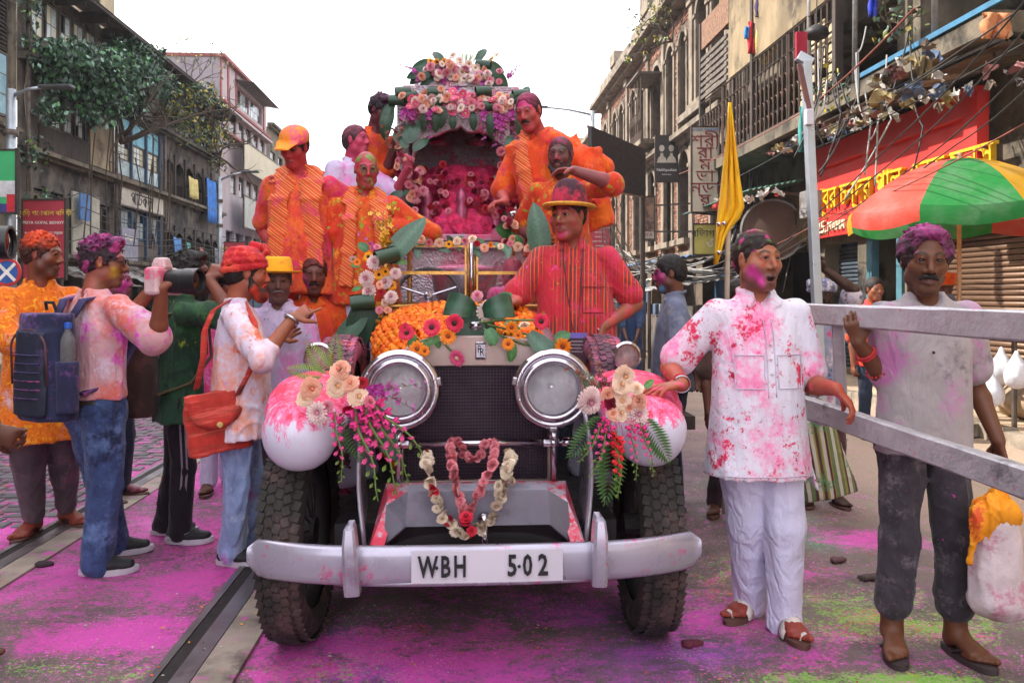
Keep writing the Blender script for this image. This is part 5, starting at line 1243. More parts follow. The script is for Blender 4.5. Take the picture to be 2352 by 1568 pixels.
def mk_glad(name,c0,c1,seed=7):
 """gladiolus: open blossoms at the root, closed green buds to the tip, along +Y"""
 rg=np.random.RandomState(seed);mb=MB();V,Fc,C=[],[],[];pts=[Vector((.03*math.sin(t),t/8.,-.10*(t/8.)**2))for t in range(9)];mb.tube(pts,[.018,.018,.016,.015,.013,.011,.009,.008,.004],5);V+=mb.v;Fc+=mb.f;C+=[(.13,.20,.05)]*len(mb.v)
 for k in range(15):
  t=k/15.;p=np.array(pts[0])+(np.array(pts[8])-np.array(pts[0]))*t;sd=-1 if k%2 else 1;d=unit(np.array((sd*.8,.7,.45*rg.uniform(.3,1.3))));L=.125*(1.1-.62*t);s_,q_=frame_of(d);s_,q_=np.array(s_),np.array(q_);op=max(0.08,.55-.65*t);cc=np.array(c0)*(1-t)+np.array(c1)*t
  if t>.62:cc=np.array((.18,.26,.06))*(1.2-t*.2)
  for m in range(6):
   a=math.pi*m/3;e=s_*math.cos(a)+q_*math.sin(a);f_=-s_*math.sin(a)+q_*math.cos(a);b=len(V);w=L*.30*(.5+op)
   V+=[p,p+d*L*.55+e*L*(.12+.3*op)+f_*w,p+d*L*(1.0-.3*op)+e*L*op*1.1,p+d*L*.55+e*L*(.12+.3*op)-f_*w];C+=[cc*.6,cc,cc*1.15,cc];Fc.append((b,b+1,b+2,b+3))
 return fl_mesh(name,V,Fc,C,smooth=False)
def mk_fern(name,c,seed=8):
 V,Fc,C=[],[],[]
 for k in range(16):
  t=k/16.;
  for sd in(-1,1):
   b=len(V);L=.26*math.sin(math.pi*min(1,.25+t*.75));V+=[(0,t,-.2*t*t),(sd*L*.6,t+.09,-.2*t*t+.03),(sd*L,t+.12,-.2*t*t-.02),(sd*L*.5,t+.02,-.2*t*t)];C+=[np.array(c)]*4;Fc.append((b,b+1,b+2,b+3))
 return fl_mesh(name,V,Fc,C,green_m,False)
WHT=hx('#e0c8c4');PCH=hx('#e0a080');CRM=hx('#e0c49c');PNK=hx('#e0709a');HOT=hx('#d82870');DKG=hx('#2a4a38');MDG=hx('#3a6a3c');LTG=hx('#7a9a3c');GREYG=hx('#4a6a58')
PRO=dict(white_gerbera=mk_gerbera('white_gerbera',hx('#d8a8a8'),hx('#ead8cc'),hx('#8a7a28'),1),pink_gerbera=mk_gerbera('pink_gerbera',hx('#d02a68'),hx('#ec6a94'),hx('#e0a890'),2),red_gerbera=mk_gerbera('red_gerbera',hx('#b01030'),hx('#e02a50'),hx('#3a1418'),3,19),orange_gerbera=mk_gerbera('orange_gerbera',hx('#e05a10'),hx('#f08c18'),hx('#8a3a10'),4,16),sunflower=mk_gerbera('sunflower',hx('#d87a08'),hx('#f0a818'),hx('#22140c'),5,15),mum=mk_mum('chrysanthemum',hx('#d88aa0'),hx('#ead4d0'),6),pink_mum=mk_mum('chrysanthemum',hx('#d84a78'),hx('#e8a0b0'),7),peach_rose=mk_rose('rose',hx('#e07858'),hx('#f2b8a0'),8),cream_rose=mk_rose('rose',hx('#e09a68'),hx('#f4d6c0'),9),red_rose=mk_rose('rose',hx('#700c20'),hx('#b81c34'),10),pink_rose=mk_rose('rose',hx('#b84460'),hx('#e6889a'),11),maroon_rose=mk_rose('rose',hx('#500c1c'),hx('#8c1a38'),12),leaf=mk_leaf('leaf',1.0,.22,-.9,DKG,1),leaf_flat=mk_leaf('leaf',1.0,.20,-.25,GREYG,2,.3),leaf_loop=mk_leaf('leaf',1.0,.17,4.6,DKG,3),leaf_round=mk_leaf('leaf',.6,.22,-.5,MDG,4),leaf_small=mk_leaf('leaf',.5,.13,-.6,hx('#4f7f44'),5),roll=mk_roll('rolled_leaf',.30,.95,hx('#22402f')),orchid=mk_spray('orchid_spray',hx('#b83a9c'),hx('#d870c0'),16,1.0,.7,6),yellow_orchid=mk_spray('orchid_spray',hx('#e0a028'),hx('#e8c050'),14,1.0,.3,7),brown_orchid=mk_spray('orchid_spray',hx('#7a4040'),hx('#a86a60'),14,1.0,.1,8),pink_glad=mk_glad('gladiolus',hx('#e03a88'),hx('#e86aa0'),9),red_glad=mk_glad('gladiolus',hx('#e02838'),hx('#e84a48'),10),fern=mk_fern('fern',hx('#4a7038')),sprig=mk_fern('fern',hx('#8aa83c')),)
frg=np.random.RandomState(17)
TOCAM=Vector((0,-1,.12))
def fl(t,kind,px,py,d,size,face=None,roll=None,aim=None,name=None):
 """one flower of bouquet t at a surveyed spot; aim = direction (picture right, up, towards camera) a stem or blade runs"""
 me=PRO[kind];p=P(px,py,d)-t.location
 o=link(name or me.name,me,t)
 if aim is not None:
  a=Vector((aim[0],-aim[2],aim[1])).normalized();z=Vector((0,-1,.25));z=(z-a*a.dot(z)).normalized();x=a.cross(z)
  m=Matrix((x,a,z)).transposed()
 else:
  f=Vector(face)if face else TOCAM+Vector(frg.normal(0,.28,3));f.normalize();m=f.to_track_quat('Z','Y').to_matrix()@Matrix.Rotation(frg.uniform(0,6.28)if roll is None else roll,3,'Z')
 o.matrix_basis=Matrix.Translation(p)@m.to_4x4()@Matrix.Diagonal((size,size,size,1))
 return o
def bouquet(name,label,px,py,d,cat='flowers'):return thing(name,label,cat,P(px,py,d))
def spread(t,kinds,poly,n,d,size,dj=.06,seed=1):
 rg=np.random.RandomState(seed)
 for _ in range(n):
  i=rg.randint(len(poly));q=poly[i];fl(t,kinds[rg.randint(len(kinds))],q[0]+rg.normal(0,q[2]),q[1]+rg.normal(0,q[3]),d+rg.uniform(-dj,dj),size*rg.uniform(.75,1.2),face=Vector((rg.normal(0,.5),-1,rg.normal(.2,.5))))
  # left wing
t=bouquet('wing_bouquet','peach roses and pink gladioli tied on the left mudguard',780,900,2.98)
for k,x,y,s in(('peach_rose',783,850,.052),('cream_rose',773,886,.056),('peach_rose',714,892,.054),('cream_rose',822,912,.052),('mum',730,948,.055),('peach_rose',805,882,.046),('red_rose',832,880,.03),('pink_mum',752,935,.038),('cream_rose',700,915,.04),('red_rose',800,940,.03),('pink_rose',848,925,.034)):fl(t,k,x,y,2.94+.02*frg.rand(),s*0.76)
for x,y,s,a,k in((835,920,.36,(.40,-1,.1),'pink_glad'),(850,915,.32,(.75,-.75,.1),'pink_glad'),(770,945,.26,(.12,-1,.1),'pink_glad'),(815,935,.34,(.3,-1,.2),'pink_glad'),(860,940,.30,(.45,-.9,.0),'pink_glad')):fl(t,k,x,y,2.95,s,aim=a)
for x,y,s,a in((840,905,.16,(.6,.2,.3)),(858,890,.15,(.7,-.3,.3)),(805,930,.16,(.3,-.8,.3))):fl(t,'orchid',x,y,2.97,s,aim=a)
for x,y,s,a,k in((755,855,.14,(-.5,.7,.1),'sprig'),(770,850,.13,(.0,1,.1),'sprig'),(740,860,.13,(-1,.2,.1),'sprig'),(790,945,.2,(.3,-.9,.0),'fern'),(735,878,.12,(-.3,-.3,.4),'leaf_round'),(820,950,.18,(.2,-1,0),'leaf_small'),(862,945,.2,(.4,-1,0),'leaf_flat')):fl(t,k,x,y,3.0,s,aim=a)
# right wing
t=bouquet('wing_bouquet','peach roses with a red gladiolus tied on the right mudguard',1430,920,2.98)
for k,x,y,s in(('cream_rose',1434,862,.050),('cream_rose',1426,886,.050),('mum',1354,922,.062),('maroon_rose',1402,927,.040),('cream_rose',1430,920,.046),('cream_rose',1424,950,.044),('mum',1464,952,.056),('peach_rose',1470,920,.042),('peach_rose',1395,905,.036),('cream_rose',1462,893,.036),('peach_rose',1408,950,.034),('mum',1360,905,.04),('pink_mum',1455,965,.035),('peach_rose',1445,935,.03)):fl(t,k,x,y,2.94+.02*frg.rand(),s*0.76)
for x,y,s,a,k in((1415,990,.24,(.06,-1,.1),'red_glad'),(1405,965,.22,(-.35,-1,.1),'pink_glad'),(1395,960,.19,(-.5,-.8,.1),'pink_glad'),(1450,975,.2,(.12,-1,.1),'pink_glad'),(1470,970,.2,(.3,-1,.1),'pink_glad'),(1422,1000,.22,(.0,-1,.1),'red_glad')):fl(t,k,x,y,2.93,s,aim=a)
for x,y,s,a,k in((1385,960,.19,(-.7,-.8,.0),'fern'),(1480,965,.19,(.6,-.9,0),'fern'),(1410,1010,.24,(-.1,-1,0),'fern'),(1380,900,.12,(-.6,.6,0),'fern'),(1395,885,.12,(-.4,.8,0),'brown_orchid'),(1375,890,.13,(-.8,.5,0),'brown_orchid'),(1480,890,.10,(.6,.5,0),'leaf_small')):fl(t,k,x,y,2.98,s,aim=a)
# on the radiator
t=bouquet('radiator_spray','long spray of red and orange gerberas with folded leaves across the bonnet',1100,760,3.55)
for k,x,y,s in(('white_gerbera',1118,714,.058),('red_gerbera',992,752,.050),('red_gerbera',1044,742,.050),('red_gerbera',934,764,.044),('orange_gerbera',1029,772,.044),('orange_gerbera',958,801,.042),('pink_gerbera',1050,822,.048),('orange_gerbera',1175,752,.034),('orange_gerbera',1167,790,.034),('orange_gerbera',1293,795,.045),('red_gerbera',1243,738,.044),('cream_rose',1205,748,.030),('orange_gerbera',1190,770,.024),('red_gerbera',930,752,.028),('pink_mum',1096,680,.034),('orange_gerbera',975,806,.03)):fl(t,k,x,y,3.36 if y>730 else 3.5,s*0.78)
for x,y,s,a,k in((1072,705,.34,(.12,-1,.35),'leaf'),(1095,702,.36,(.08,-1,.2),'leaf'),(1040,712,.30,(-1,.35,.2),'leaf_loop'),(1160,716,.30,(1,.25,.2),'leaf_loop'),(1140,700,.14,(.6,.5,.2),'leaf_round'),(1130,725,.12,(1,.2,.3),'leaf_round'),(1160,740,.14,(.8,-.3,.3),'leaf_small'),(1180,790,.16,(-.2,-1,.2),'leaf_small'),(1215,765,.2,(.7,-.7,.2),'leaf_flat'),(1250,790,.2,(.8,-.6,.1),'leaf_flat'),(1010,775,.14,(-.8,-.3,.2),'leaf_small'),(955,770,.12,(-.6,-.8,.2),'leaf_small'),(980,785,.13,(-.5,-.8,.2),'leaf_round'),(1275,780,.12,(.9,.4,.2),'leaf_round'),(1120,755,.13,(.4,-.8,.4),'leaf_round'),(1000,770,.12,(.3,-1,.2),'leaf_small'),(1145,770,.12,(-.6,-.6,.2),'leaf_small'),(1228,742,.13,(.6,.5,.1),'leaf_small')):fl(t,k,x,y,3.40 if y>728 else 3.52,s,aim=a)
mb=MB()
for pts in(((1060,745),(1000,775),(945,790)),((1120,745),(1180,760),(1240,775),(1290,790)),((1100,740),(1160,735),(1230,735)),((1110,755),(1200,790),(1270,800)),((1040,760),(1020,790),(1045,815))):mb.tube([P(x,y,3.42)-t.location for x,y in pts],.005,5)
mb.build('stem',M('flower_stem',hx('#5a6a34'),.6),t)
# left side of the windscreen
t=bouquet('windscreen_bouquet','tall bunch of pale chrysanthemums and small sunflowers left of the windscreen',870,640,4.75)
for k,x,y,s in(('mum',861,603,.058),('mum',842,640,.060),('mum',848,670,.060),('mum',886,648,.054),('mum',898,682,.050),('mum',908,628,.044),('sunflower',846,590,.040),('sunflower',870,631,.040),('sunflower',885,624,.036),('sunflower',899,655,.040),('red_rose',876,671,.030),('red_rose',855,696,.030),('pink_mum',850,668,.03),('peach_rose',872,655,.03),('orange_gerbera',820,602,.028),('white_gerbera',812,595,.03),('pink_rose',866,568,.028),('cream_rose',885,695,.032),('pink_rose',872,712,.03),('peach_rose',890,712,.028)):fl(t,k,x,y,4.66+.03*frg.rand(),s*0.80)
for x,y,s,a,k in((885,555,.2,(.2,.9,.2),'yellow_orchid'),(880,570,.2,(.0,.9,.2),'yellow_orchid'),(890,560,.2,(-.3,.8,.2),'yellow_orchid'),(872,700,.2,(.0,-1,.2),'yellow_orchid'),(865,575,.14,(-.5,.6,.2),'orchid'),(888,600,.34,(.75,.9,.1),'leaf_flat'),(845,575,.12,(-.6,.5,.2),'leaf_round'),(850,700,.36,(-.5,-1,.1),'leaf'),(838,690,.34,(-.25,-1,.2),'leaf'),(860,715,.26,(.1,-1,.1),'leaf'),(828,610,.12,(-.9,.1,.2),'leaf_small'),(830,660,.12,(-.9,-.2,.2),'leaf_small'),(905,600,.16,(.9,.0,.1),'leaf_small'),(840,715,.3,(-.7,-.8,0),'leaf_flat')):fl(t,k,x,y,4.72,s,aim=a)
for x,y,s,r_ in((888,588,.135,.5),(832,694,.14,.2)):fl(t,'roll',x,y,4.66,s,face=(0,-.6,.8),roll=r_)
# along the top of the windscreen
t=bouquet('windscreen_garland','row of cream roses and leaves along the top of the windscreen',1075,556,5.0)
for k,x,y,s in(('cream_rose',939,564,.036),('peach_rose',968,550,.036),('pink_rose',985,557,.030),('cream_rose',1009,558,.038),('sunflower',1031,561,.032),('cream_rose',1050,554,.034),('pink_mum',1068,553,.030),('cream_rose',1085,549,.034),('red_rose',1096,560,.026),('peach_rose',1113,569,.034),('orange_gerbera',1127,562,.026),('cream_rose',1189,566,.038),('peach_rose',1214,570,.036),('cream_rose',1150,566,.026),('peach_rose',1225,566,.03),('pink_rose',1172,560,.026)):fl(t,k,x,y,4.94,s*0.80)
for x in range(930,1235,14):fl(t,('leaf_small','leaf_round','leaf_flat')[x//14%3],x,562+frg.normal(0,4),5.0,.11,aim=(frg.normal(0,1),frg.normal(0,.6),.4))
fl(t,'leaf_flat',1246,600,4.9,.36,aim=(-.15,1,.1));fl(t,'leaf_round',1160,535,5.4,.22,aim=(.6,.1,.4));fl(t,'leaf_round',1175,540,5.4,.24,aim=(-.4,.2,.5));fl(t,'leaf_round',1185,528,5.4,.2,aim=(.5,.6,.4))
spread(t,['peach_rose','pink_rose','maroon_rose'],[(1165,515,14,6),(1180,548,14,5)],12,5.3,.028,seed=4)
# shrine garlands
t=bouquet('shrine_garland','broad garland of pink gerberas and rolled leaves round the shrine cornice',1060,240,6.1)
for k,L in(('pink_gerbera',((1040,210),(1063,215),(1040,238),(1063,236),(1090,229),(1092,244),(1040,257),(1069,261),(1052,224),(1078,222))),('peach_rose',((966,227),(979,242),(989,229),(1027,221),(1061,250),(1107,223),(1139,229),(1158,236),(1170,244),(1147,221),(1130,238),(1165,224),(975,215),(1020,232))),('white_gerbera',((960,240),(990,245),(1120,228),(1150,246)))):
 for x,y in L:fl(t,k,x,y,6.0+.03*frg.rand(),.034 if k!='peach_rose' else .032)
for x,y,a in((928,250,(-.2,-1,.2)),(936,245,(.2,-1,.2)),(945,250,(0,-1,.2)),(985,250,(0,-1,.2)),(1139,255,(.1,-1,.2)),(1155,262,(0,-1,.2)),(1172,252,(.2,-1,.2)),(1151,275,(0,-1,.2)),(1145,270,(-.2,-1,.1)),(1110,252,(0,-1,.2))):fl(t,'orchid',x,y,6.0,.19,aim=a)
for x,y,r_ in((926,212,.2),(911,231,0),(1010,233,.5),(1118,244,.1),(1189,229,-.3),(1000,212,0),(1110,210,.2),(1195,218,.2),(940,222,.6)):fl(t,'roll',x,y,6.02,.12,face=(0,-.6,.8),roll=r_)
for x,y,s,a in((978,250,.22,(-.1,-1,.2)),(998,252,.22,(.05,-1,.2)),(898,245,.3,(-.35,-1,.2)),(888,260,.26,(-.1,-1,.2)),(1126,262,.24,(.1,-1,.2)),(1190,255,.3,(.25,-1,.1)),(1040,262,.16,(0,-1,.2)),(1085,258,.18,(.1,-1,.2)),(905,240,.22,(-.7,-.6,.1)),(1198,235,.2,(.3,.8,.1)),(1020,248,.2,(-.2,-1,.2))):fl(t,'leaf',x,y,6.03,s*.8,aim=a)
t=bouquet('dome_bouquet','white gerberas and broad leaves heaped on the dome of the shrine',1060,165,6.3)
for x,y in((1040,128),(1037,149),(1077,147),(1092,156),(1037,177),(1061,166),(1065,181),(1084,181),(1050,190),(1056,140)):fl(t,'white_gerbera',x,y,6.15,.035)
for x,y in((989,141),(996,152),(1021,141),(1003,143)):fl(t,'sunflower',x,y,6.15,.028)
for x,y,a in((1016,165,(-.2,.5,.2)),(957,168,(-.6,.5,.1)),(1107,187,(.2,-.6,.2)),(1166,180,(.4,.6,.1)),(1016,175,(.2,-1,.2)),(1050,195,(-.2,-1,.2)),(965,170,(-.4,-.8,.2))):fl(t,'orchid',x,y,6.15,.15,aim=a)
for x,y,a in((1125,140,(.5,.5,.1)),):fl(t,'yellow_orchid',x,y,6.2,.12,aim=a)
for x,y,a in((1066,145,(.0,1,.1)),(1072,145,(.3,1,.1)),(1083,142,(.5,.9,.1)),(1100,140,(.4,.8,0))):fl(t,'sprig',x,y,6.25,.10,aim=a)
for x,y,s,a in((1000,160,.30,(-1,-.35,.2)),(1005,150,.28,(-1,.1,.1)),(1010,170,.30,(-.9,-.7,.2)),(1110,155,.32,(.9,-.5,.2)),(1115,165,.30,(.7,-.9,.2)),(1105,148,.26,(1,-.1,.1)),(995,172,.26,(-.6,-.9,.3)),(1100,172,.28,(.45,-1,.3)),(1020,150,.2,(-.5,.8,.1)),(1095,140,.18,(.5,.8,.1)),(1010,185,.22,(-.2,-1,.3)),(1120,180,.26,(.8,-.7,.2)),(985,165,.24,(-1,-.1,.2))):fl(t,'leaf',x,y,6.22,s*.8,aim=a)
for x,y in((1110,150),(1004,158)):fl(t,'roll',x,y,6.18,.12,face=(0,-.6,.8))
t=bouquet('mixed_blossoms','small pink, white and magenta blossoms filling the shrine cornice',1060,232,6.02)
spread(t,['pink_rose','mum','pink_mum','peach_rose','white_gerbera','pink_gerbera'],[(960,235,18,9),(1010,232,16,12),(1060,236,26,10),(1115,236,18,10),(1160,238,16,9)],60,5.99,.030,.03,seed=31)
t=bouquet('mixed_blossoms','small pale and magenta blossoms filling the top of the shrine dome',1060,170,6.2)
spread(t,['white_gerbera','mum','peach_rose','pink_rose','pink_mum'],[(1000,168,14,9),(1045,160,18,14),(1090,165,16,12),(1130,175,12,10)],44,6.14,.032,.03,seed=33)
# flower columns beside the arch
t=bouquet('column_flowers','dark leaves and pink blossoms climbing the left shrine pillar',935,400,6.0)
spread(t,['pink_rose','peach_rose','pink_mum','maroon_rose'],[(930,385,12,16),(945,420,12,22),(950,455,8,12),(925,360,14,10)],34,5.98,.034,seed=7)
for x,y,s,a in((940,330,.2,(-.2,1,.1)),(946,325,.2,(.2,1,.1)),(935,340,.18,(-.6,.8,.1)),(950,345,.16,(.6,.6,.1)),(925,440,.16,(-.7,-.4,.2)),(935,430,.16,(.2,-.9,.2)),(900,350,.2,(-.3,.9,.1)),(912,345,.22,(.1,1,.1))):fl(t,'leaf' if x>915 else 'brown_orchid',x,y,6.0,s,aim=a)
t=bouquet('column_flowers','pink roses and dark red blossoms climbing the right shrine pillar',1165,420,6.0)
spread(t,['pink_rose','maroon_rose','pink_mum','red_rose'],[(1157,366,8,12),(1185,440,12,20),(1178,470,10,14)],26,5.98,.034,seed=9)
for x,y,s,a in((1172,480,.18,(-.3,-.9,.2)),(1190,470,.16,(.5,-.6,.2)),(1165,350,.16,(.2,1,.1)),(1175,420,.15,(-.6,.3,.2))):fl(t,'leaf',x,y,6.0,s,aim=a)
# blossoms lying over the heap inside the shrine
t=bouquet('petal_offering','crimson blossoms strewn over the idols inside the shrine',1060,450,6.4)
spread(t,['red_rose','maroon_rose','red_rose','maroon_rose','pink_rose'],[(1000,420,18,20),(1060,430,30,22),(1120,420,20,20),(1060,480,45,16),(1000,470,20,20),(1125,470,18,20)],70,6.28,.030,.05,seed=12)
# ---------------------------------------------------------------- garlands on the bumper
def garland(name,label,pts,protos,step,size,jit=.006,cat='garland'):
 P3=[P(*p)for p in pts];t=thing(name,label,cat,P3[len(P3)//2]);acc=0.0;k=0
 for a,b in zip(P3[:-1],P3[1:]):
  L=(b-a).length;s_=acc
  while s_<L:
   p=a+(b-a)*(s_/L)+Vector(frg.normal(0,jit,3));me,nm=protos[k%len(protos)]if not callable(protos)else protos(k)
   o=link(nm,me,t);f=Vector(frg.normal(0,1,3))+Vector((0,-.6,0));f.normalize()
   sc=size*frg.uniform(.8,1.2);o.matrix_basis=Matrix.Translation(p-t.location)@f.to_track_quat('Z','Y').to_matrix().to_4x4()@Matrix.Diagonal((sc,sc,sc,1));s_+=step;k+=1
  acc=s_-L
 mb=MB();mb.tube([p-t.location for p in P3],.0025,4);mb.build('thread',M('garland_thread',hx('#c8a89a'),.8),t);return t
jas=mk_rose('tuberose',hx('#b89a80'),hx('#e0cfb8'),21);jas2=mk_mum('tuberose',hx('#c8a890'),hx('#dccab8'),22);pk1=mk_mum('pink_blossom',hx('#c85a6c'),hx('#e08a94'),23);rd=mk_rose('rose',hx('#8a1024'),hx('#c81c38'),24)
def white_seq(k):return(rd,'rose')if k in(5,6,14,15,24,25,34,35,43,44)else((jas,'tuberose')if k%2 else(jas2,'tuberose'))
garland('tuberose_garland','cream tuberose garland with red roses looped over the front apron',[(977,1042,3.12),(980,1062,2.91),(992,1120,2.91),(1006,1165,2.91),(1030,1202,2.91),(1073,1230,2.91),(1115,1208,2.91),(1145,1160,2.91),(1158,1110,2.91),(1166,1075,2.91),(1172,1045,3.12)],white_seq,.0125,.020,.006)
garland('pink_garland','pale pink garland hung in a deep V from the cross bar',[(1040,1075,2.91),(1034,1020,3.22),(1042,1010,3.26),(1058,1016,3.24),(1066,1045,3.20),(1085,1058,3.18),(1105,1045,3.20),(1112,1018,3.24),(1128,1012,3.26),(1138,1018,3.22),(1128,1070,2.91),(1105,1120,2.91),(1082,1165,2.91),(1071,1188,2.91),(1056,1150,2.91),(1044,1100,2.91),(1036,1040,3.18)],[(pk1,'blossom')],.0125,.018,.003)
garland('rose_knot','red rose knot closing the pink garland',[(1070,1186,2.89),(1072,1198,2.89)],[(rd,'rose')],.008,.022,.003)
# ---------------------------------------------------------------- marigold blanket over the bonnet
t=thing('marigold_blanket','thick orange marigold blanket strung over the left of the bonnet','flower blanket',(CX,CY,0))
mg=[mk_marigold('marigold',c,i)for i,c in enumerate((hx('#f07a10'),hx('#ea5c0c'),hx('#f09020'),hx('#e86a10')))]
spots=[]
for j in range(64):
 yy=.10+j*.0205
 k=np.clip((yy-.11)/1.29,0,1);w=float(np.interp(yy,(.11,.5,1.,1.4),(.33,.43,.525,.55)));zs=1.08+.10*k;zt=float(np.interp(yy,(.11,.5,1.,1.4),(1.243,1.293,1.345,1.36)))
 # outline walked from the left skirt over the crown
 Lr=[];
 for i in range(24):Lr.append((-w,.62+(zs-.62)*i/24))
 for i in range(40):
  a=math.pi-math.pi*i/39*.98;Lr.append((w*math.copysign(abs(math.cos(a))**.8,math.cos(a)),zs+(zt-zs)*math.sin(a)**.9))
 if j%1==0:
  prev=None;acc=0
  for q in Lr:
   if prev is not None:
    acc+=math.hypot(q[0]-prev[0],q[1]-prev[1])
    if acc>.023:acc=0;spots.append((q[0]+frg.normal(0,.005),yy+frg.normal(0,.007),q[1]+frg.normal(0,.004)))
   prev=q
spots=[s_ for s_ in spots if s_[0]<.30]
spots.sort(key=lambda s_:(s_[1]+.0*s_[0])-(.25 if s_[2]>1.15 else 0))
ind,rest=spots[:300],spots[300:]
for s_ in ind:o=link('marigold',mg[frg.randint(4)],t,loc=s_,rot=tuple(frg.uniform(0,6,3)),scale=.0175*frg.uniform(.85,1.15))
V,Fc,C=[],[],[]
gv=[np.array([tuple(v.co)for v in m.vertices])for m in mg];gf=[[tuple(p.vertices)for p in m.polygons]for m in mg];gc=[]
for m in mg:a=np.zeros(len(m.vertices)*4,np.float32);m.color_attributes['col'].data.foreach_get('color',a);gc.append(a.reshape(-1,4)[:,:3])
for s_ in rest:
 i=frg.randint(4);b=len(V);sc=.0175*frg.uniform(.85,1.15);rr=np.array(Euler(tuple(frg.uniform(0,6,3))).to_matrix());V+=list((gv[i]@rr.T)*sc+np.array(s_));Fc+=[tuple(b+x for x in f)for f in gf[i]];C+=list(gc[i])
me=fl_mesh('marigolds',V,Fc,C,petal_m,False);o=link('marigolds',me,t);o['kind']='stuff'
mb=MB();rows=[]
for b_ in BON:r_=arch_rows(*b_);rows.append([(x*1.03,y,z+.008)for x,y,z in r_[:14]])
mb.grid(rows);mb.build('backing_net',M('orange_net',hx('#c84a0c'),.9),t)
# ================================================================ PEOPLE
def rotz(a):c,s=math.cos(a),math.sin(a);return np.array([[c,-s,0],[s,c,0],[0,0,1.]])
def rotx(a):c,s=math.cos(a),math.sin(a);return np.array([[1,0,0],[0,c,-s],[0,s,c]])
def roty(a):c,s=math.cos(a),math.sin(a);return np.array([[c,0,s],[0,1,0],[-s,0,c]])
SKIN=hx('#7a4a30');SKIN_D=hx('#54301f');SKIN_L=hx('#9a6444')
skin_mat=vcol_mat('skin',.52,bump=.12,bs=260,var=.12,spec=.42)
hair_mat=vcol_mat('hair',.62,bump=.7,bs=300,var=.35,spec=.35)
eye_mat=vcol_mat('eye',.18,var=.02)
class Rig:
 """joints of one figure in its own frame: it faces -Y, x grows to the viewer's right when it faces the camera"""
 def __init__(s,loc,yaw=0,H=1.66,bw=1.0,fat=0.0,lean=(0,0),head=(0,0,0),armL=None,armR=None,feet=None,hipz=None,hs=1.0,neck=(0,0),shrug=0.0,twist=0.0):
  s.loc=Vector(loc);s.yaw=R(yaw);s.H=H;s.k=H/1.66;s.bw=bw;s.fat=fat;s.lean=lean
  k=s.k
  s.Mw=Matrix.Translation(s.loc)@Matrix.Rotation(s.yaw,4,'Z');s.Mi=s.Mw.inverted()
  s.hipz=.52*H
  s.shz=.797*H
  tw=R(twist)
  def sh(sx):
   o=s.off(s.shz);x=sx*.160*k*bw
   return V3(o[0]+x*math.cos(tw),o[1]+x*math.sin(tw),s.shz+shrug*k)
  s.S={'L':sh(-1),'R':sh(1)}
  s.neckb=V3(*s.off(.84*H),.84*H)
  s.hs=hs*.93*k
  no=s.off(.93*H)
  s.hc=V3(no[0]+neck[0],no[1]+neck[1]-.012*k,H-.118*s.hs)
  s.Rm=rotz(R(head[0]))@rotx(R(head[1]))@roty(R(head[2]))
  s.E,s.W,s.hand={},{},{}
  for sd,a in(('L',armL),('R',armR)):
   a=dict(a or{});sg=-1 if sd=='L' else 1
   Sx=s.S[sd];l1,l2=.182*H,.158*H
   if 'w' in a:
    w=s.tl(a['w'])
   elif 'l' in a:w=V3(*a['l'])*1.0
   else:w=Sx+V3(sg*.055*k,-.02*k,-(l1+l2)*.985)
   d=w-Sx;L=np.linalg.norm(d)
   if L>(l1+l2)*.998:
    if L<(l1+l2)*1.16:
     f_=L/((l1+l2)*.995);l1*=f_;l2*=f_
    else:w=Sx+d/L*(l1+l2)*.995;d=w-Sx
    L=np.linalg.norm(d)
   pole=unit(a.get('pole',(sg*.5,.8,-.3)))
   if a.get('polew')is not None:pole=unit(s.Mi.to_3x3()@Vector(a['polew']))
   u=d/L;t=(l1*l1-l2*l2+L*L)/(2*L);hgt=math.sqrt(max(l1*l1-t*t,0))
   q=pole-u*(pole@u);q=unit(q)
   s.E[sd]=Sx+u*t+q*hgt;s.W[sd]=w
   fd=unit(w-s.E[sd])if a.get('f')is None else unit(a['f'])
   if a.get('fw')is not None:fd=unit(s.Mi.to_3x3()@Vector(a['fw']))
   pn=np.array(a.get('n',(-sg,.15,0)),float)
   if a.get('nw')is not None:pn=np.array(s.Mi.to_3x3()@Vector(a['nw']))
   pn=unit(pn-fd*(pn@fd))
   th=np.cross(pn,fd)*(1 if sd=='L' else-1)
   s.hand[sd]=(fd,pn,th,a.get('curl',(25,25,20)),a.get('spread',0.0),a.get('point',False))
  f=feet or{}
  s.foot={}
  for sd in 'LR':
   sg=-1 if sd=='L' else 1
   x,y,ang=f.get(sd,(sg*.1*k,0.0,sg*12))
   if hasattr(x,'x'):x,y,ang=x.x,x.y,ang
   s.foot[sd]=(V3(x,y,0),R(ang))
  s.hip={sd:V3((-1 if sd=='L' else 1)*.082*k,0,.50*H)for sd in 'LR'}
  s.knee,s.ank={},{}
  for sd in 'LR':
   A=s.foot[sd][0]+V3(0,0,.075*k);h=s.hip[sd]
   fdir=V3(math.sin(s.foot[sd][1]),-math.cos(s.foot[sd][1]),0)
   m=(A+h)/2;s.knee[sd]=m+fdir*(.028*k)+V3(0,0,.0);s.ank[sd]=A
 def off(s,z):
  t=max(0,(z/s.H-.5))/.32
  return(s.lean[0]*t,s.lean[1]*t)
 def tl(s,w):q=s.Mi@Vector(w);return V3(q.x,q.y,q.z)
 def hp(s,x,y,z):return s.hc+s.Rm@(V3(x,y,z)*s.hs)
 def at(s,x,y,z):o=s.off(z);return V3(x+o[0],y+o[1],z)
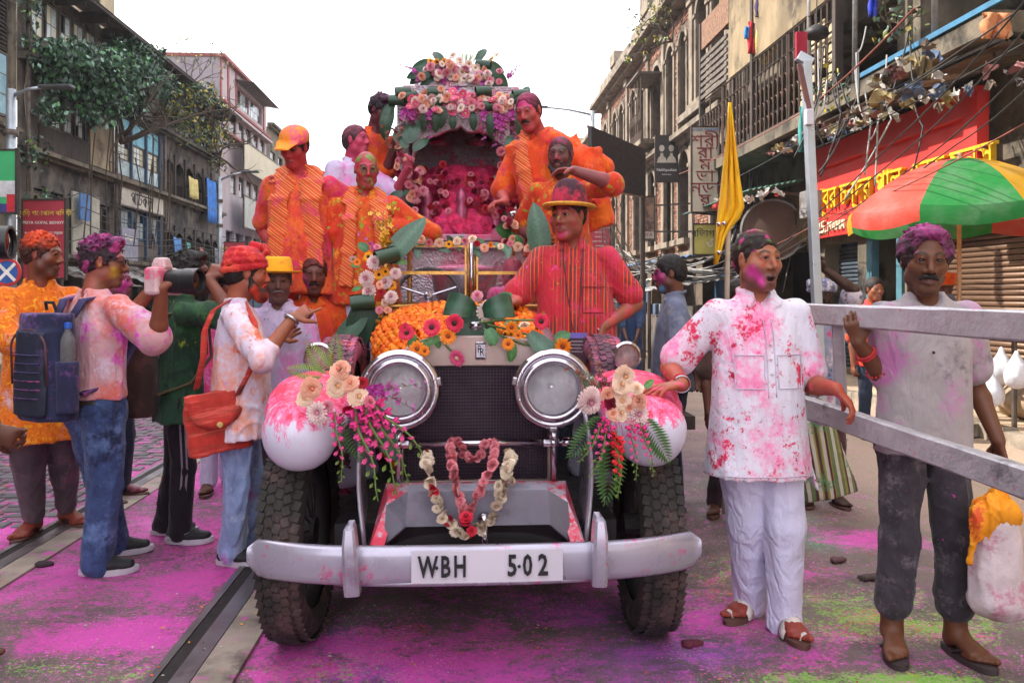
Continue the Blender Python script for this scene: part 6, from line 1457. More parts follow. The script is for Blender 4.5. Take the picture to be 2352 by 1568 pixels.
def head_prims(F,r,opt):
 s=r.hs;M_=r.Rm;h=r.hp
 jw=opt.get('jaw',1.0);fatf=opt.get('fatf',0.0)
 F.ell(h(0,.014,.034),np.array((.074,.094,.086))*s,M_,.02*s)
 F.ell(h(0,-.024,-.034),np.array((.061*jw+fatf,.068,.088))*s,M_,.03*s)
 F.cap(h(-.016,-.066,-.104),h(.016,-.066,-.104),.021*s,None,.03*s)
 for sg in(-1,1):
  F.ell(h(sg*.047*jw,-.012,-.068),(.022+fatf)*s,None,.03*s)
  F.ell(h(sg*.042,-.058,-.022),np.array((.024+fatf,.022,.022))*s,M_,.025*s)
  F.cap(h(sg*.012,-.086,.027),h(sg*.046,-.073,.027),.0105*s,.009*s,.014*s)
 for sg in(-1,1):
  F.ell(h(sg*.0315,-.099,.008),np.array((.019,.021,.0125))*s,M_,.009*s,op='s')
 nz=opt.get('nose',1.0)
 F.cap(h(0,-.086,.018),h(0,-.092-.017*nz,-.028),.0085*s,.0125*s,.012*s)
 for sg in(-1,1):
  F.ell(h(sg*.0135*nz,-.097,-.034),np.array((.0095,.011,.0085))*s,M_,.006*s)
  F.path([h(sg*.015,-.0865,.012),h(sg*.031,-.0915,.0165),h(sg*.047,-.079,.010)],.0045*s,.004*s)
  F.path([h(sg*.016,-.0855,.002),h(sg*.031,-.0885,-.002),h(sg*.046,-.078,.003)],.0042*s,.005*s)
  F.ell(h(sg*.077,.006,-.002),np.array((.009,.021,.032))*s,M_@rotz(sg*.35),.006*s)
  F.ell(h(sg*.087,-.002,.0),np.array((.006,.010,.016))*s,M_@rotz(sg*.35),.005*s,op='s')
 mo=opt.get('mouth',0.0)
 F.path([h(-.024,-.0835,-.067),h(-.008,-.0945,-.0615),h(.008,-.0945,-.0615),h(.024,-.0835,-.067)],.0058*s,.006*s)
 F.path([h(-.022,-.083,-.070-mo*.4),h(0,-.093,-.0755-mo),h(.022,-.083,-.070-mo*.4)],.0072*s,.007*s)
 if mo>.004:F.ell(h(0,-.094,-.0685-mo*.5),np.array((.0185,.03,.004+mo*.5))*s,M_,.003*s,op='s')
 else:F.path([h(-.022,-.0925,-.0685),h(0,-.1035,-.0682),h(.022,-.0925,-.0685)],.0028*s,.003*s,op='s')
 F.ecap(h(0,.022,-.055),r.neckb+V3(0,.012,-.02),M_[:,0],(.052*s*(1+fatf*4),.056*s),(.058*s*(1+fatf*4),.060*s),.03*s)
def hand_prims(F,W,hand,k,res):
 f,n,t,curl,spread,point=hand
 fr=max(.0083*k,res*.95)
 F.ecap(W+f*.012*k,W+f*.070*k,t,(.029*k,.017*k),(.040*k,.0145*k),.012*k)
 for i in range(4):
  sd=(.030-.0200*i)*k
  b=W+f*.078*k+t*sd
  ang0=math.radians((i-1.5)*-3-spread*(i-1.5)*10)
  d=unit(f*math.cos(ang0)-t*math.sin(-ang0));cur=0.0
  L=(.072,.082,.076,.058)[i]*k
  cc=curl
  if point and i>0:cc=(70,80,40)
  if point and i==0:cc=(4,4,4)
  pts=[W+f*.055*k+t*sd*.9,b]
  for a,fl in zip(cc,(.45,.31,.24)):
   cur+=math.radians(a+(i*3 if not point else 0))
   b=b+(d*math.cos(cur)+n*math.sin(cur))*L*fl
   pts.append(b)
  F.path(pts,[fr*1.05,fr*1.08,fr,fr*.93,fr*.8],.004*k)
 b0=W+f*.022*k+t*.022*k
 d1=unit(f*.62+t*.72+n*.3);d2=unit(f*.85+t*.35+n*(.3+curl[0]/90.0))
 b1=b0+d1*.036*k;b2=b1+d2*.032*k;b3=b2+unit(d2+n*.3)*.024*k
 F.path([b0,b1,b2,b3],[.0155*k,.0125*k,max(.0105*k,res),max(.009*k,res*.9)],.008*k)
def foot_prims(F,r,sd,lift=.0):
 k=r.k;c,a=r.foot[sd];f=V3(math.sin(a),-math.cos(a),0);t=V3(f[1],-f[0],0)*(1 if sd=='L' else-1)
 c=c+V3(0,0,lift)
 F.cap(r.ank[sd]+V3(0,0,.05*k+lift),c+V3(0,0,.06*k),.037*k,.037*k,.02*k)
 F.ell(c-f*.022*k+V3(0,0,.032*k),np.array((.033,.036,.033))*k,None,.02*k)
 F.ecap(c+V3(0,0,.055*k),c+f*.115*k+V3(0,0,.024*k),t,(.034*k,.034*k),(.045*k,.021*k),.025*k)
 for i in range(5):
  rr=(.0145,.0108,.0102,.0096,.0092)[i]*k
  b=c+f*(.118-.006*i)*k+t*(-.032+.0165*i)*-1*k+V3(0,0,rr*1.1)
  e=b+f*(.052-.0075*i)*k-V3(0,0,rr*.15)
  F.path([b-f*.02*k,b,e],rr,.007*k)
def paint_body(r,v,opt):
 N=len(v);sk=np.array(opt.get('skin',SKIN));col=np.tile(sk,(N,1)).astype(np.float64)
 h=((v-r.hc)@r.Rm)/r.hs;x,y,z=h[:,0],h[:,1],h[:,2]
 ishead=(z>-.16)&(np.abs(x)<.12)&(np.abs(y)<.16)
 def bl(m,c):
  m=np.clip(m,0,1)[:,None];col[:]=col*(1-m)+np.array(c)[None]*m
 vx,vy,vz=v[:,0],v[:,1],v[:,2]
 hd=ishead*1.0
 if opt.get('stubble',.35):
  m=hd*np.clip((-.028-z)/.03,0,1)*np.clip((.03-y)/.03,0,1)*np.clip((z+.15)/.04,0,1)
  bl(m*opt.get('stubble',.35),(.02,.017,.016))
 mo=opt.get('mouth',0.0)
 if opt.get('tone'):
  bl(hd*opt['tone'][1],opt['tone'][0])
 for pw in opt.get('powder',()):
  c,rad,cc,st=pw
  dd=np.sqrt(((h-np.array(c))**2).sum(1))+.22*rad*vnoise(x,y,z,90,rad*40)
  bl(hd*np.clip((rad*1.1-dd)/(rad*.75),0,1)*st*(.85+.25*vnoise(x,y,z,160,3)),cc)
 for cc,sc,th,st in opt.get('speck',()):
  nz=.6*vnoise(vx,vy,vz,sc,st*9+th)+.4*vnoise(vx,vy,vz,sc*2.7,4+th)
  bl(np.clip((nz-th)/.12,0,1)*st,cc)
 d=np.sqrt((x/.026)**2+((z+.0685+mo*.5)/(.0115+mo*.8))**2)
 bl(hd*(y<-.07)*np.clip((1.12-d)/.25,0,1)*.75,np.array(opt.get('lip',(.19,.055,.05))))
 if mo>.004:
  d=np.sqrt((x/.019)**2+((z+.0685+mo*.5)/(.003+mo*.5))**2)
  bl(hd*(y<-.05)*(y>-.089)*np.clip((1.1-d)/.3,0,1),(.02,.004,.004))
  bl(hd*(y<-.05)*(np.abs(z+.0665)<.004)*(np.abs(x)<.013)*.8,(.6,.55,.5))
 bx=np.abs(x);bz=.0305+.006*np.clip((bx-.012)/.02,0,1)-.009*np.clip((bx-.032)/.02,0,1)
 if opt.get('brow',1):bl(hd*(y<-.05)*np.clip((.0062-np.abs(z-bz))/.003,0,1)*np.clip((bx-.009)/.005,0,1)*np.clip((.055-bx)/.006,0,1)*.9,opt.get('browc',(.012,.009,.008)))
 e=np.sqrt(((bx-.031)/.021)**2+((z-.006)/.0125)**2)
 bl(hd*(y<-.055)*np.clip((1.15-e)/.4,0,1)*.5,sk*.35)
 if opt.get('paint'):opt['paint'](r,v,h,bl,ishead)
 return np.clip(col,0,1)
def build_body(r,opt,parent,res):
 k=r.k;H=r.H;F=Field()
 head_prims(F,r,opt)
 # chest, trunk and limbs run on under the clothes as one slimmer core
 F.ecap(r.at(0,0,.785*H),r.at(0,0,.72*H),(1,0,0),(.100*k*r.bw,.066*k),(.115*k*r.bw,.080*k),.03*k)
 F.ecap(r.at(0,0,.72*H),r.at(0,0,.54*H),(1,0,0),(.11*k,.075*k),(.11*k,.08*k),.04*k)
 th=opt.get('arm',1.0)
 for sd in 'LR':
  S_,E,W=r.S[sd],r.E[sd],r.W[sd]
  F.cap(r.at(0,.01,.80*H),S_,.034*k,.034*k,.02*k)
  F.cap(S_,E,.038*k*th,.039*k*th,.012*k)
  m=E+(W-E)*.3
  F.cap(E,m,.037*k*th,.040*k*th,.015*k);F.cap(m,W,.039*k*th,.0265*k*th,.012*k)
  hand_prims(F,W,r.hand[sd],k*opt.get('handk',1.0),res)
  bare=opt.get('legs','core')
  if bare!='none':
   a,b,c=r.hip[sd],r.knee[sd],r.ank[sd]
   w=(.05,.04,.035)if bare=='core' else(.07,.052,.038)
   F.cap(a,b,w[0]*k,w[1]*k,.03*k)
   cf=b+(c-b)*.3+V3(0,.012*k,0)
   F.cap(b,cf,w[1]*k,(w[1]+.004)*k,.02*k);F.cap(cf,c,(w[1])*k,w[2]*k,.02*k)
   if opt.get('feet','bare')=='bare':foot_prims(F,r,sd,.022)
 v,q=F.mesh(res,smooth=1)
 me=np_mesh('body',v,q,skin_mat)
 set_col(me,paint_body(r,v.astype(np.float64),opt))
 body=link('body',me,parent)
 if opt.get('eyes',True):
  for sg in(-1,1):
   mb=MB();c=r.hp(sg*.031,-.0735,.0065);rad=.0148*r.hs
   gz=opt.get('gaze',(0,0))
   fw=Vector(r.Rm@unit((math.sin(R(gz[0])),-math.cos(R(gz[0])),math.sin(R(gz[1])))))
   rot=fw.to_track_quat('Z','Y').to_matrix()
   mb.ball((0,0,0),rad,12,10,rot)
   mm=mb.mesh('eye',eye_mat,True)
   vv=np.array([tuple(q_.co)for q_ in mm.vertices]);ca=(vv@np.array(fw))/rad
   cc=np.where(ca[:,None]>.80,np.array((.012,.007,.005)),np.array((.55,.50,.47)))
   set_col(mm,cc);link('eye',mm,body,loc=tuple(c))
 return body
def tufts(n,rad,L,seed=1,zmin=-.02,fwd=.3):
 def f(F,r):
  g=np.random.RandomState(seed);s=r.hs
  for _ in range(n):
   d=unit(g.normal(0,1,3)+np.array((0,0,.45)))
   p=np.array((0,.018,.036))+d*np.array((.082,.102,.092))
   if p[2]<zmin or(p[1]<-.058 and p[2]<.085):continue
   t=unit(d*.8+g.normal(0,.5,3)+np.array((0,-fwd,0)))
   q=p+t*L*g.uniform(.5,1.2)
   F.cap(r.hp(*p),r.hp(*q),rad*s*g.uniform(.8,1.25),rad*s*.45,.003)
 return f
def add_hair(r,parent,style='short',col=(.012,.010,.010),top=None,topz=.04,amt=.8,vol=1.0,res=.006,name='hair',line=0.0,noise=1.0,quiff=0.0,extra=None,spec=None):
 F=Field();s=r.hs;h=r.hp;M_=r.Rm;g=.009*vol
 F.ell(h(0,.016,.038),np.array((.074+g,.094+g,.084+g))*s,M_,.01)
 F.ell(h(0,.05,.0),np.array((.066+g,.062+g,.075))*s,M_,.02)
 for sg in(-1,1):F.cap(h(sg*.069,-.026,.03),h(sg*.0705,-.022,-.012),.010*s,.006*s,.01)
 if quiff:
  for i in range(7):
   t=(i-3)/3.0
   F.ell(h(t*.05,-.062+.015*abs(t),.098+.012*quiff-.012*t*t),np.array((.022,.03,.02*quiff+.01))*s,M_@rotx(-.4),.012)
 if extra:extra(F,r)
 fl=.012+line
 F.ell(h(0,-.112,-.020+fl),np.array((.074,.062,.085))*s,M_,.006,op='s')
 F.ell(h(0,-.055,-.10),np.array((.10,.085,.075))*s,M_,.012,op='s')
 F.ell(h(0,.02,-.16),np.array((.12,.13,.105))*s,M_,.01,op='s')
 for sg in(-1,1):F.ell(h(sg*.09,.006,-.012),np.array((.03,.022,.032))*s,M_,.006,op='s')
 a=.0028*noise
 dp=lambda X,Y,Z:a*vnoise(X,Y,Z,150,2.0)+a*.8*vnoise(X,Y,Z,320,5.0)
 v,q=F.mesh(res,dp,smooth=0)
 me=np_mesh(name,v,q,hair_mat)
 hh=((v-r.hc)@r.Rm)/r.hs
 n=vnoise(hh[:,0],hh[:,1],hh[:,2],55,3)*.6+vnoise(hh[:,0],hh[:,1],hh[:,2],170,8)*.4
 c=np.tile(np.array(col),(len(v),1))*(1+.5*n[:,None])
 if top is not None:
  m=np.clip((hh[:,2]-topz)/.06+n*.55,0,1)*amt*(.8+.25*n)
  c=c*(1-m[:,None])+np.array(top)[None]*m[:,None]
 for cc,th,st in(spec or()):
  n2=vnoise(hh[:,0],hh[:,1],hh[:,2],75,th*30)
  m=np.clip((n2-th)/.15,0,1)*st;c=c*(1-m[:,None])+np.array(cc)[None]*m[:,None]
 set_col(me,np.clip(c,0,1));return link(name,me,parent)
def add_moustache(r,parent,col=(.012,.010,.010),w=1.0,t=1.0,droop=0.0,res=.0035):
 F=Field();s=r.hs;h=r.hp
 for sg in(-1,1):
  F.path([h(0,-.1005,-.0505),h(sg*.014,-.0985,-.0515),h(sg*.027*w,-.087,-.0585-droop)],[.0058*s*t,.0062*s*t,.0035*s*t],.004)
 v,q=F.mesh(res,lambda X,Y,Z:.0009*vnoise(X,Y,Z,500,1),smooth=0)
 me=np_mesh('moustache',v,q,hair_mat);set_col(me,np.tile(np.array(col),(len(v),1)));return link('moustache',me,parent)
def add_beard(r,parent,col=(.012,.010,.010),t=1.0,res=.006,tint=None):
 F=Field();s=r.hs;h=r.hp;M_=r.Rm
 F.path([h(-.070,-.012,-.02),h(-.060,-.030,-.075),h(-.028,-.07,-.108),h(0,-.08,-.116),h(.028,-.07,-.108),h(.060,-.030,-.075),h(.070,-.012,-.02)],[.008,.02*t*s,.026*t*s,.028*t*s,.026*t*s,.02*t*s,.008],.02)
 for sg in(-1,1):F.path([h(0,-.0985,-.0505),h(sg*.026,-.087,-.06),h(sg*.036,-.07,-.09)],.007*s,.006)
 F.ell(h(0,-.104,-.069),np.array((.024,.02,.009))*s,M_,.004,op='s')
 v,q=F.mesh(res,lambda X,Y,Z:.002*vnoise(X,Y,Z,240,1),smooth=0)
 me=np_mesh('beard',v,q,hair_mat);c=np.tile(np.array(col),(len(v),1))
 if tint is not None:
  hh=((v-r.hc)@r.Rm)/s;m=np.clip(.5+1.3*vnoise(hh[:,0],hh[:,1],hh[:,2],45,2)-(hh[:,1]+.06)*10,0,1)*.8
  c=c*(1-m[:,None])+np.array(tint)[None]*m[:,None]
 set_col(me,c);return link('beard',me,parent)
def folds(amp,seed=0.0,sc=1.0,zs=.55):
 def f(X,Y,Z):
  w=.9*vnoise(X,Y,Z,6,seed+5)
  a=vnoise(X+.04*w,Y,(Z+.05*w)*zs,13*sc,seed);b=vnoise(X+.45*Z+.03*w,Y-.25*Z,Z*.7,24*sc,seed+3);c=vnoise(X-.5*Z,Y+.2*Z,Z*.8+.04*w,30*sc,seed+8)
  d=vnoise(X+.02*w,Y,Z*.16,26*sc,seed+11)
  return amp*(.8*a+.7*d-1.1*np.exp(-(d/.2)**2)-.75*np.exp(-(b/.14)**2)*np.clip(.4+a,0,1)-.5*np.exp(-(c/.14)**2)*np.clip(.4-a,0,1)+.35)
 return f
def cloth(r,parent,name,F,mat,res,amp=.005,seed=1.0,sc=1.0,zs=.55,smooth=1,col=None):
 v,q=F.mesh(res,folds(amp*r.k,seed,sc,zs)if amp else None,smooth=smooth)
 me=np_mesh(name,v,q,mat)
 return link(name,me,parent)
def shirt_field(r,hem=.47,sleeve=.75,slim=0.0,flare=0.0,open_v=.0,sl_r=1.0,collar='shirt',sag=0.0,long_from=None,cuff=1.15):
 k,H,bw,fat=r.k,r.H,r.bw,r.fat;F=Field();X=(1,0,0)
 def st(z,rx,ry,cy=0.0):return(r.at(0,cy*k,z*H),(rx*k,ry*k))
 s=-slim;stt=[]
 def st(z,rx,ry,cy=0.0):o=r.off(z*H);stt.append((z*H,rx*k,ry*k,o[0],o[1]+cy*k))
 st(.852,.062,.056,.010);st(.838,.082,.066,.008);st(.820,.118*bw,.076,.005);st(.795,.150*bw+s,.090,.0)
 st(.73,.163*bw+s+fat*.3,.108+fat*.4,-fat*.25);st(.65,.156*bw+s+fat*.8,.108+fat,-fat*.6);st(.58,.157*bw+s+fat,.114+fat*1.05,-fat*.7)
 fl=flare*max(0,.58-hem)/.2
 if hem<.53:st(.51,.162*bw+s+fat*.8+flare*.25,.118+fat*.8+flare*.2,-fat*.5)
 st(hem,.164*bw+s+fat*.6+fl,.120+fat*.6+fl*.8,-fat*.4)
 F.loft(stt,.012)
 for sd in 'LR':
  S_,E,W=r.S[sd],r.E[sd],r.W[sd]
  F.cap(r.at(0,.005,.815*H),S_,.040*k,.050*k,.02*k)
  lr=.062*k*sl_r
  if sleeve<=1.0:
   e=S_+(E-S_)*sleeve
   F.cap(S_,e,.054*k*sl_r,lr*1.02,.018*k)
   F.cap(e-(E-S_)*.05,e,lr*1.05,lr*1.08,.004*k)
  else:
   e=E+(W-E)*(sleeve-1)
   F.cap(S_,E,.054*k*sl_r,.050*k*sl_r,.018*k);F.cap(E,e,.051*k*sl_r,.042*k*sl_r,.015*k)
   F.cap(e-(W-E)*.08,e,.044*k*sl_r,.045*k*sl_r,.004*k)
 nb=r.neckb;d=unit(r.hp(0,.022,-.055)-nb)
 if collar in('shirt','band'):
  n=11;rad=.068*k
  ring=[]
  for i in range(n):
   a=math.radians(-65+310*i/(n-1))+math.pi/2*0
   aa=math.radians(270)+math.radians(28)+math.radians(304)*i/(n-1)
   ring.append(nb+V3(rad*math.cos(aa),.010*k+rad*.95*math.sin(aa),(.008+.012*math.sin(aa))*k)+d*.012*k)
  F.path(ring,.0125*k if collar=='shirt' else .011*k,.004*k)
  if collar=='shirt':
   for p,sg in((ring[0],1),(ring[-1],-1)):
    F.ecap(p,p+V3(sg*.030*k,-.022*k,-.045*k),(1,.3*sg,.3),(.014*k,.007*k),(.020*k,.006*k),.003*k)
    # neck opening
 F.cap(nb+V3(0,.012,-.012)*k,nb+d*.12*k,.053*k,.056*k,.006*k,op='s')
 if open_v:
  y1=-(.112+fat*.3)*k
  F.cap(nb+V3(0,-.055,.015)*k,V3(nb[0],nb[1]+y1-.006,nb[2]-open_v*k),.034*k,.006*k,.006*k,op='s')
 else:
  F.ell(nb+V3(0,-.062,.0)*k,np.array((.055,.05,.034))*k,None,.006*k,op='s')
 return F
def seams(o,lines,r_,mat,parent,name='seam'):
 v=np.zeros(len(o.data.vertices)*3,np.float32);o.data.vertices.foreach_get('co',v);v=v.reshape(-1,3)
 for ln in lines:
  pts=[]
  for(x,z)in ln:
   m=(np.abs(v[:,0]-x)<.011)&(np.abs(v[:,2]-z)<.011)
   if m.any():pts.append((x,float(v[m,1].min())-r_*.3,z))
  if len(pts)>2:mb=MB();mb.tube(pts,r_,5);mb.build(name,mat,parent,smooth=True)
def seg(x0,z0,x1,z1,n=10):return[(x0+(x1-x0)*i/n,z0+(z1-z0)*i/n)for i in range(n+1)]
def trouser_field(r,hem=.05,wide=1.0,top=.56,hemr=1.0,knee=1.0,fat=None):
 k,H=r.k,r.H;F=Field();fat=r.fat if fat is None else fat;X=(1,0,0)
 F.ecap(r.at(0,-fat*.3,top*H),r.at(0,0,.49*H),X,((.155+fat*.6)*k,(.108+fat*.6)*k),(.165*k,.112*k),.03*k,capr=.02*k)
 for sd in 'LR':
  a,b,c=r.hip[sd],r.knee[sd],r.ank[sd]
  F.cap(a,b,.090*k*wide,.066*k*wide*knee,.022*k)
  c2=b+(c+V3(0,0,-.04*k)-b)*min(1,(b[2]-hem*H)/max(b[2]-.02*H,1e-3))
  F.cap(b,c2,.066*k*wide*knee,.058*k*hemr,.02*k)
  F.cap(c2,c2+(c2-b)*.02,.060*k*hemr,.061*k*hemr,.004)
 return F
def add_shoe(r,parent,sd,upper,sole,logo=None,res=.007):
 k=r.k;c,a=r.foot[sd];f=V3(math.sin(a),-math.cos(a),0);t=V3(f[1],-f[0],0)
 F=Field()
 F.ecap(c-f*.035*k+V3(0,0,.05*k),c+f*.06*k+V3(0,0,.05*k),t,(.040*k,.042*k),(.046*k,.036*k),.03*k)
 F.ecap(c+f*.06*k+V3(0,0,.045*k),c+f*.155*k+V3(0,0,.040*k),t,(.048*k,.034*k),(.044*k,.022*k),.03*k)
 F.cap(c-f*.02*k+V3(0,0,.08*k),c-f*.01*k+V3(0,0,.095*k),.040*k,.040*k,.02*k)
 F.ecap(c-f*.1*k+V3(0,0,-.02*k),c+f*.25*k+V3(0,0,-.02*k),t,(.09*k,.045*k),(.09*k,.045*k),.004,op='s')
 v,q=F.mesh(res,folds(.002,3,3),1)
 sh=link('shoe',np_mesh('shoe',v,q,upper),parent)
 mb=MB();rows=[]
 for z,g in((.0,.97),(.012,1.0),(.03,.98)):
  row=[]
  for i in range(20):
   th=2*math.pi*i/20;u=math.cos(th);w=math.sin(th)
   lx=(.058+u*.142)*k;wd=(.040+.010*(u>0)*abs(w)+.004*u)*w*k*(1.0-.12*(u<-.6))
   p=c+f*(lx*g)+t*wd*1.12*g;row.append((p[0],p[1],z*k+(.012*k*max(0,u-.6))))
  rows.append(row)
 mb.grid(rows,closed=True);n=len(rows[0]);mb.f.append(tuple(range(n-1,-1,-1)));mb.m.append(0);mb.f.append(tuple(range(2*n,3*n)));mb.m.append(0)
 mb.build('sole',sole,sh,smooth=False,auto=40)
 return sh
def add_sandal(r,parent,sd,sole,strap,kind='flip',res=.0):
 k=r.k;c,a=r.foot[sd];f=V3(math.sin(a),-math.cos(a),0);t=V3(f[1],-f[0],0);mb=MB();rows=[]
 for z in(.0,.022):
  row=[]
  for i in range(20):
   th=2*math.pi*i/20;u=math.cos(th);w=math.sin(th)
   lx=(.062+u*.138)*k;wd=(.040+.010*u)*w*k*1.12
   p=c+f*lx+t*wd;row.append((p[0],p[1],z*k))
  rows.append(row)
 mb.grid(rows,closed=True);n=20;mb.f+=[tuple(range(n-1,-1,-1)),tuple(range(n,2*n))];mb.m+=[0,0]
 o=mb.build('sandal',sole,parent,auto=40)
 sb=MB();sgn=1 if sd=='L' else-1
 if kind=='flip':
  toe=c+f*.135*k-t*sgn*-.016*k
  for sg in(-1,1):
   e=c+f*.03*k+t*sg*.043*k+V3(0,0,.025*k);m=c+f*.095*k+t*sg*.030*k+V3(0,0,.058*k)
   sb.tube([toe+V3(0,0,.035*k),(toe+m)/2+V3(0,0,.016*k),m,e],[.005*k,.0085*k,.0085*k,.006*k],6)
 else:
  for lx,wdt,hh,bwid in((.085,.052,.066,.024),(.0,.044,.0,.0)):
   if not bwid:continue
   rws=[]
   for q in(-1,1):
    rw=[]
    for i in range(9):
     th=math.pi*i/8;p=c+f*(lx*k+q*bwid*k)+t*math.cos(th)*wdt*k+V3(0,0,.012*k+math.sin(th)*(hh-.016*q)*k);rw.append(p)
    rws.append(rw)
   sb.grid(rws)
  toe=c+f*.142*k+t*sgn*.022*k;rws=[]
  for q in(-1,1):
   rws.append([toe+f*(q*.011*k)+t*math.cos(math.pi*i/6)*.021*k+V3(0,0,.02*k+math.sin(math.pi*i/6)*.026*k)for i in range(7)])
  sb.grid(rws)
 so=sb.build('strap',strap,o,smooth=True)
 if kind!='flip':md=so.modifiers.new('thick','SOLIDIFY');md.thickness=.005*k
 return o
 # ---------------------------------------------------------------- cloth materials
def cloth_mat(name,base,powders=(),var=.12,rough=.8,weave=900,wb=.12,pattern=None,fold=.25):
 if name in _mats:return _mats[name]
 m=bpy.data.materials.new(name);nt=NT(m);col=tuple(base)[:3]
 c=nt.mix(nt.smooth(nt.noise(9,4,.6),.3,.7),tuple(x*(1-var)for x in col),tuple(min(1,x*(1+var))for x in col))
 if pattern:c=pattern(nt,c)
 c=powder_layers(nt,c,powders)
 rd=nt.math('ABSOLUTE',nt.math('SUBTRACT',nt.noise(7,2,.5,nt.mapped(scale=(1,1,.4)),dist=1.2),.5));rd=nt.smooth(rd,0,.07)
 b1=nt.bump(nt.noise(26,3,.6,nt.mapped(scale=(1,1,.5)),dist=1.2),fold,.02,nt.bump(rd,fold*.8,.010))
 nt.out(c,rough,0.0,nt.bump(nt.noise(weave,1),wb,.002,b1))
 nt.put(nt.b,'Sheen Weight',.12);nt.put(nt.b,'Specular IOR Level',.25)
 _mats[name]=m;return m
def pat_stripes(colors,freq,axis=(1,0,0),width=.35,wob=.15):
 def f(nt,c):
  s=nt.sep(nt.coord());a=None
  for i,w in enumerate(axis):
   if w:
    q=nt.math('MULTIPLY',s[i],w*freq);a=q if a is None else nt.math('ADD',a,q)
  a=nt.math('ADD',a,nt.math('MULTIPLY',nt.noise(7,2),wob*3))
  for j,cc in enumerate(colors):
   fr=nt.math('FRACT',nt.math('ADD',nt.math('MULTIPLY',a,1.0/(1+.37*j)),.29*j))
   d=nt.math('ABSOLUTE',nt.math('SUBTRACT',fr,.5))
   c=nt.mix(nt.smooth(d,width/2+.04,width/2-.04),c,cc)
  return c
 return f
def pat_floral(cc,sc=30,th=.5):
 def f(nt,c):
  a=nt.noise(sc,4,.7,dist=1.5);c=nt.mix(nt.smooth(a,th,th+.06),c,cc[0])
  b=nt.noise(sc*1.7,3,.7,nt.mapped(loc=(4,1,7)),dist=1.0)
  return nt.mix(nt.smooth(b,th+.06,th+.12),c,cc[1])
 return f
 # ---------------------------------------------------------------- the crowd
def ground_at(px,d):p=P(px,700,d);return Vector((p.x,p.y,0))
def up_at(px,py_top,d,H):p=P(px,py_top,d);return Vector((p.x,p.y,p.z-H))
def new_person(label,rig,group=None):
 return thing('person',label,'person',rig.loc,rig.yaw,group)
WHITE=hx('#d9d4e2')
kurta_white=cloth_mat('white_kurta_cloth',hx('#dcd6e6'),[(hx('#f08ab8'),4.5,.60,.12),(hx('#d8345e'),8,.60,.05),(hx('#c01c44'),19,.66,.03),(hx('#b81e40'),46,.69,.03),(hx('#e84aa8'),15,.72,.04),(hx('#6fae50'),21,.79,.02)],var=.05)
pyjama_white=cloth_mat('white_trouser_cloth',hx('#cfcbe8'),[(hx('#e08ac8'),9,.76,.05)],var=.05,fold=.4)
tee_grey=cloth_mat('grey_tee_cloth',hx('#a39a9e'),[(hx('#c07ab0'),5,.62,.12),(hx('#6e6672'),4,.63,.1),(hx('#d8452c'),16,.76,.03),(hx('#d84ac0'),20,.74,.03)],var=.1)
denim_dark=cloth_mat('charcoal_denim',hx('#3a343c'),[(hx('#6a5f68'),9,.62,.1),(hx('#d040b0'),24,.74,.03),(hx('#a09030'),20,.77,.03)],var=.25)
jeans_blue=cloth_mat('blue_denim',hx('#3c4f7c'),[(hx('#6580b0'),5,.58,.12),(hx('#232c4c'),5,.6,.1),(hx('#b050a0'),16,.76,.04)],var=.25)
jeans_light=cloth_mat('light_denim',hx('#8ea3cc'),[(hx('#b4c2de'),6,.58,.1),(hx('#c06ab0'),8,.66,.08)],var=.2)
track_black=cloth_mat('black_track_cloth',hx('#1d1a20'),var=.2)
grey_trouser=cloth_mat('grey_trouser_cloth',hx('#54464e'),[(hx('#70505c'),7,.6,.1)],var=.2)
navy_trouser=cloth_mat('dark_navy_cloth',hx('#20283a'),var=.25)
red_shirt=cloth_mat('red_powdered_cloth',hx('#c83a30'),[(hx('#e0642c'),6,.52,.12),(hx('#d0306a'),7,.6,.1),(hx('#6a8a30'),26,.70,.03),(hx('#8a2028'),9,.62,.08)],var=.2)
orange_kurta=cloth_mat('orange_powdered_cloth',hx('#c84e18'),[(hx('#c8361e'),5,.50,.12),(hx('#86a834'),22,.63,.03),(hx('#d83050'),12,.66,.06),(hx('#eca030'),9,.62,.08)],var=.2)
orange_bright=cloth_mat('bright_orange_cloth',hx('#d6441a'),[(hx('#e06a20'),6,.58,.1),(hx('#d02a4c'),8,.60,.08),(hx('#8aa038'),28,.74,.02)],var=.15)
pink_cloth=cloth_mat('pink_powdered_cloth',hx('#d84078'),[(hx('#e070b0'),6,.52,.12),(hx('#b02048'),8,.6,.1)],var=.2)
lilac_cloth=cloth_mat('lilac_shirt_cloth',hx('#c3b4d6'),[(hx('#e088c8'),5,.56,.12),(hx('#6f9a5a'),30,.72,.02),(hx('#7a6a90'),24,.7,.03)],var=.1)
floral_kurta=cloth_mat('floral_orange_cloth',hx('#d86812'),[(hx('#c8b0c0'),3,.66,.1)],pattern=pat_floral((hx('#ea9a1e'),hx('#b02414')),30,.53),var=.1)
pinkshirt=cloth_mat('pink_shirt_cloth',hx('#cfa0a8'),[(hx('#d86a5c'),4,.54,.14),(hx('#e048c0'),5,.62,.08),(hx('#d8c4d8'),6,.62,.1)],var=.1)
green_shirt=cloth_mat('dark_green_cloth',hx('#1f3d2c'),[(hx('#2f5a34'),6,.56,.1),(hx('#8a9a30'),12,.70,.05),(hx('#7a4a3a'),14,.74,.04)],var=.25)
white_tee=cloth_mat('white_shirt_cloth',hx('#d6cade'),[(hx('#e09a88'),3.2,.54,.12),(hx('#d86a40'),6,.63,.06),(hx('#c890c8'),7,.68,.08)],var=.06)
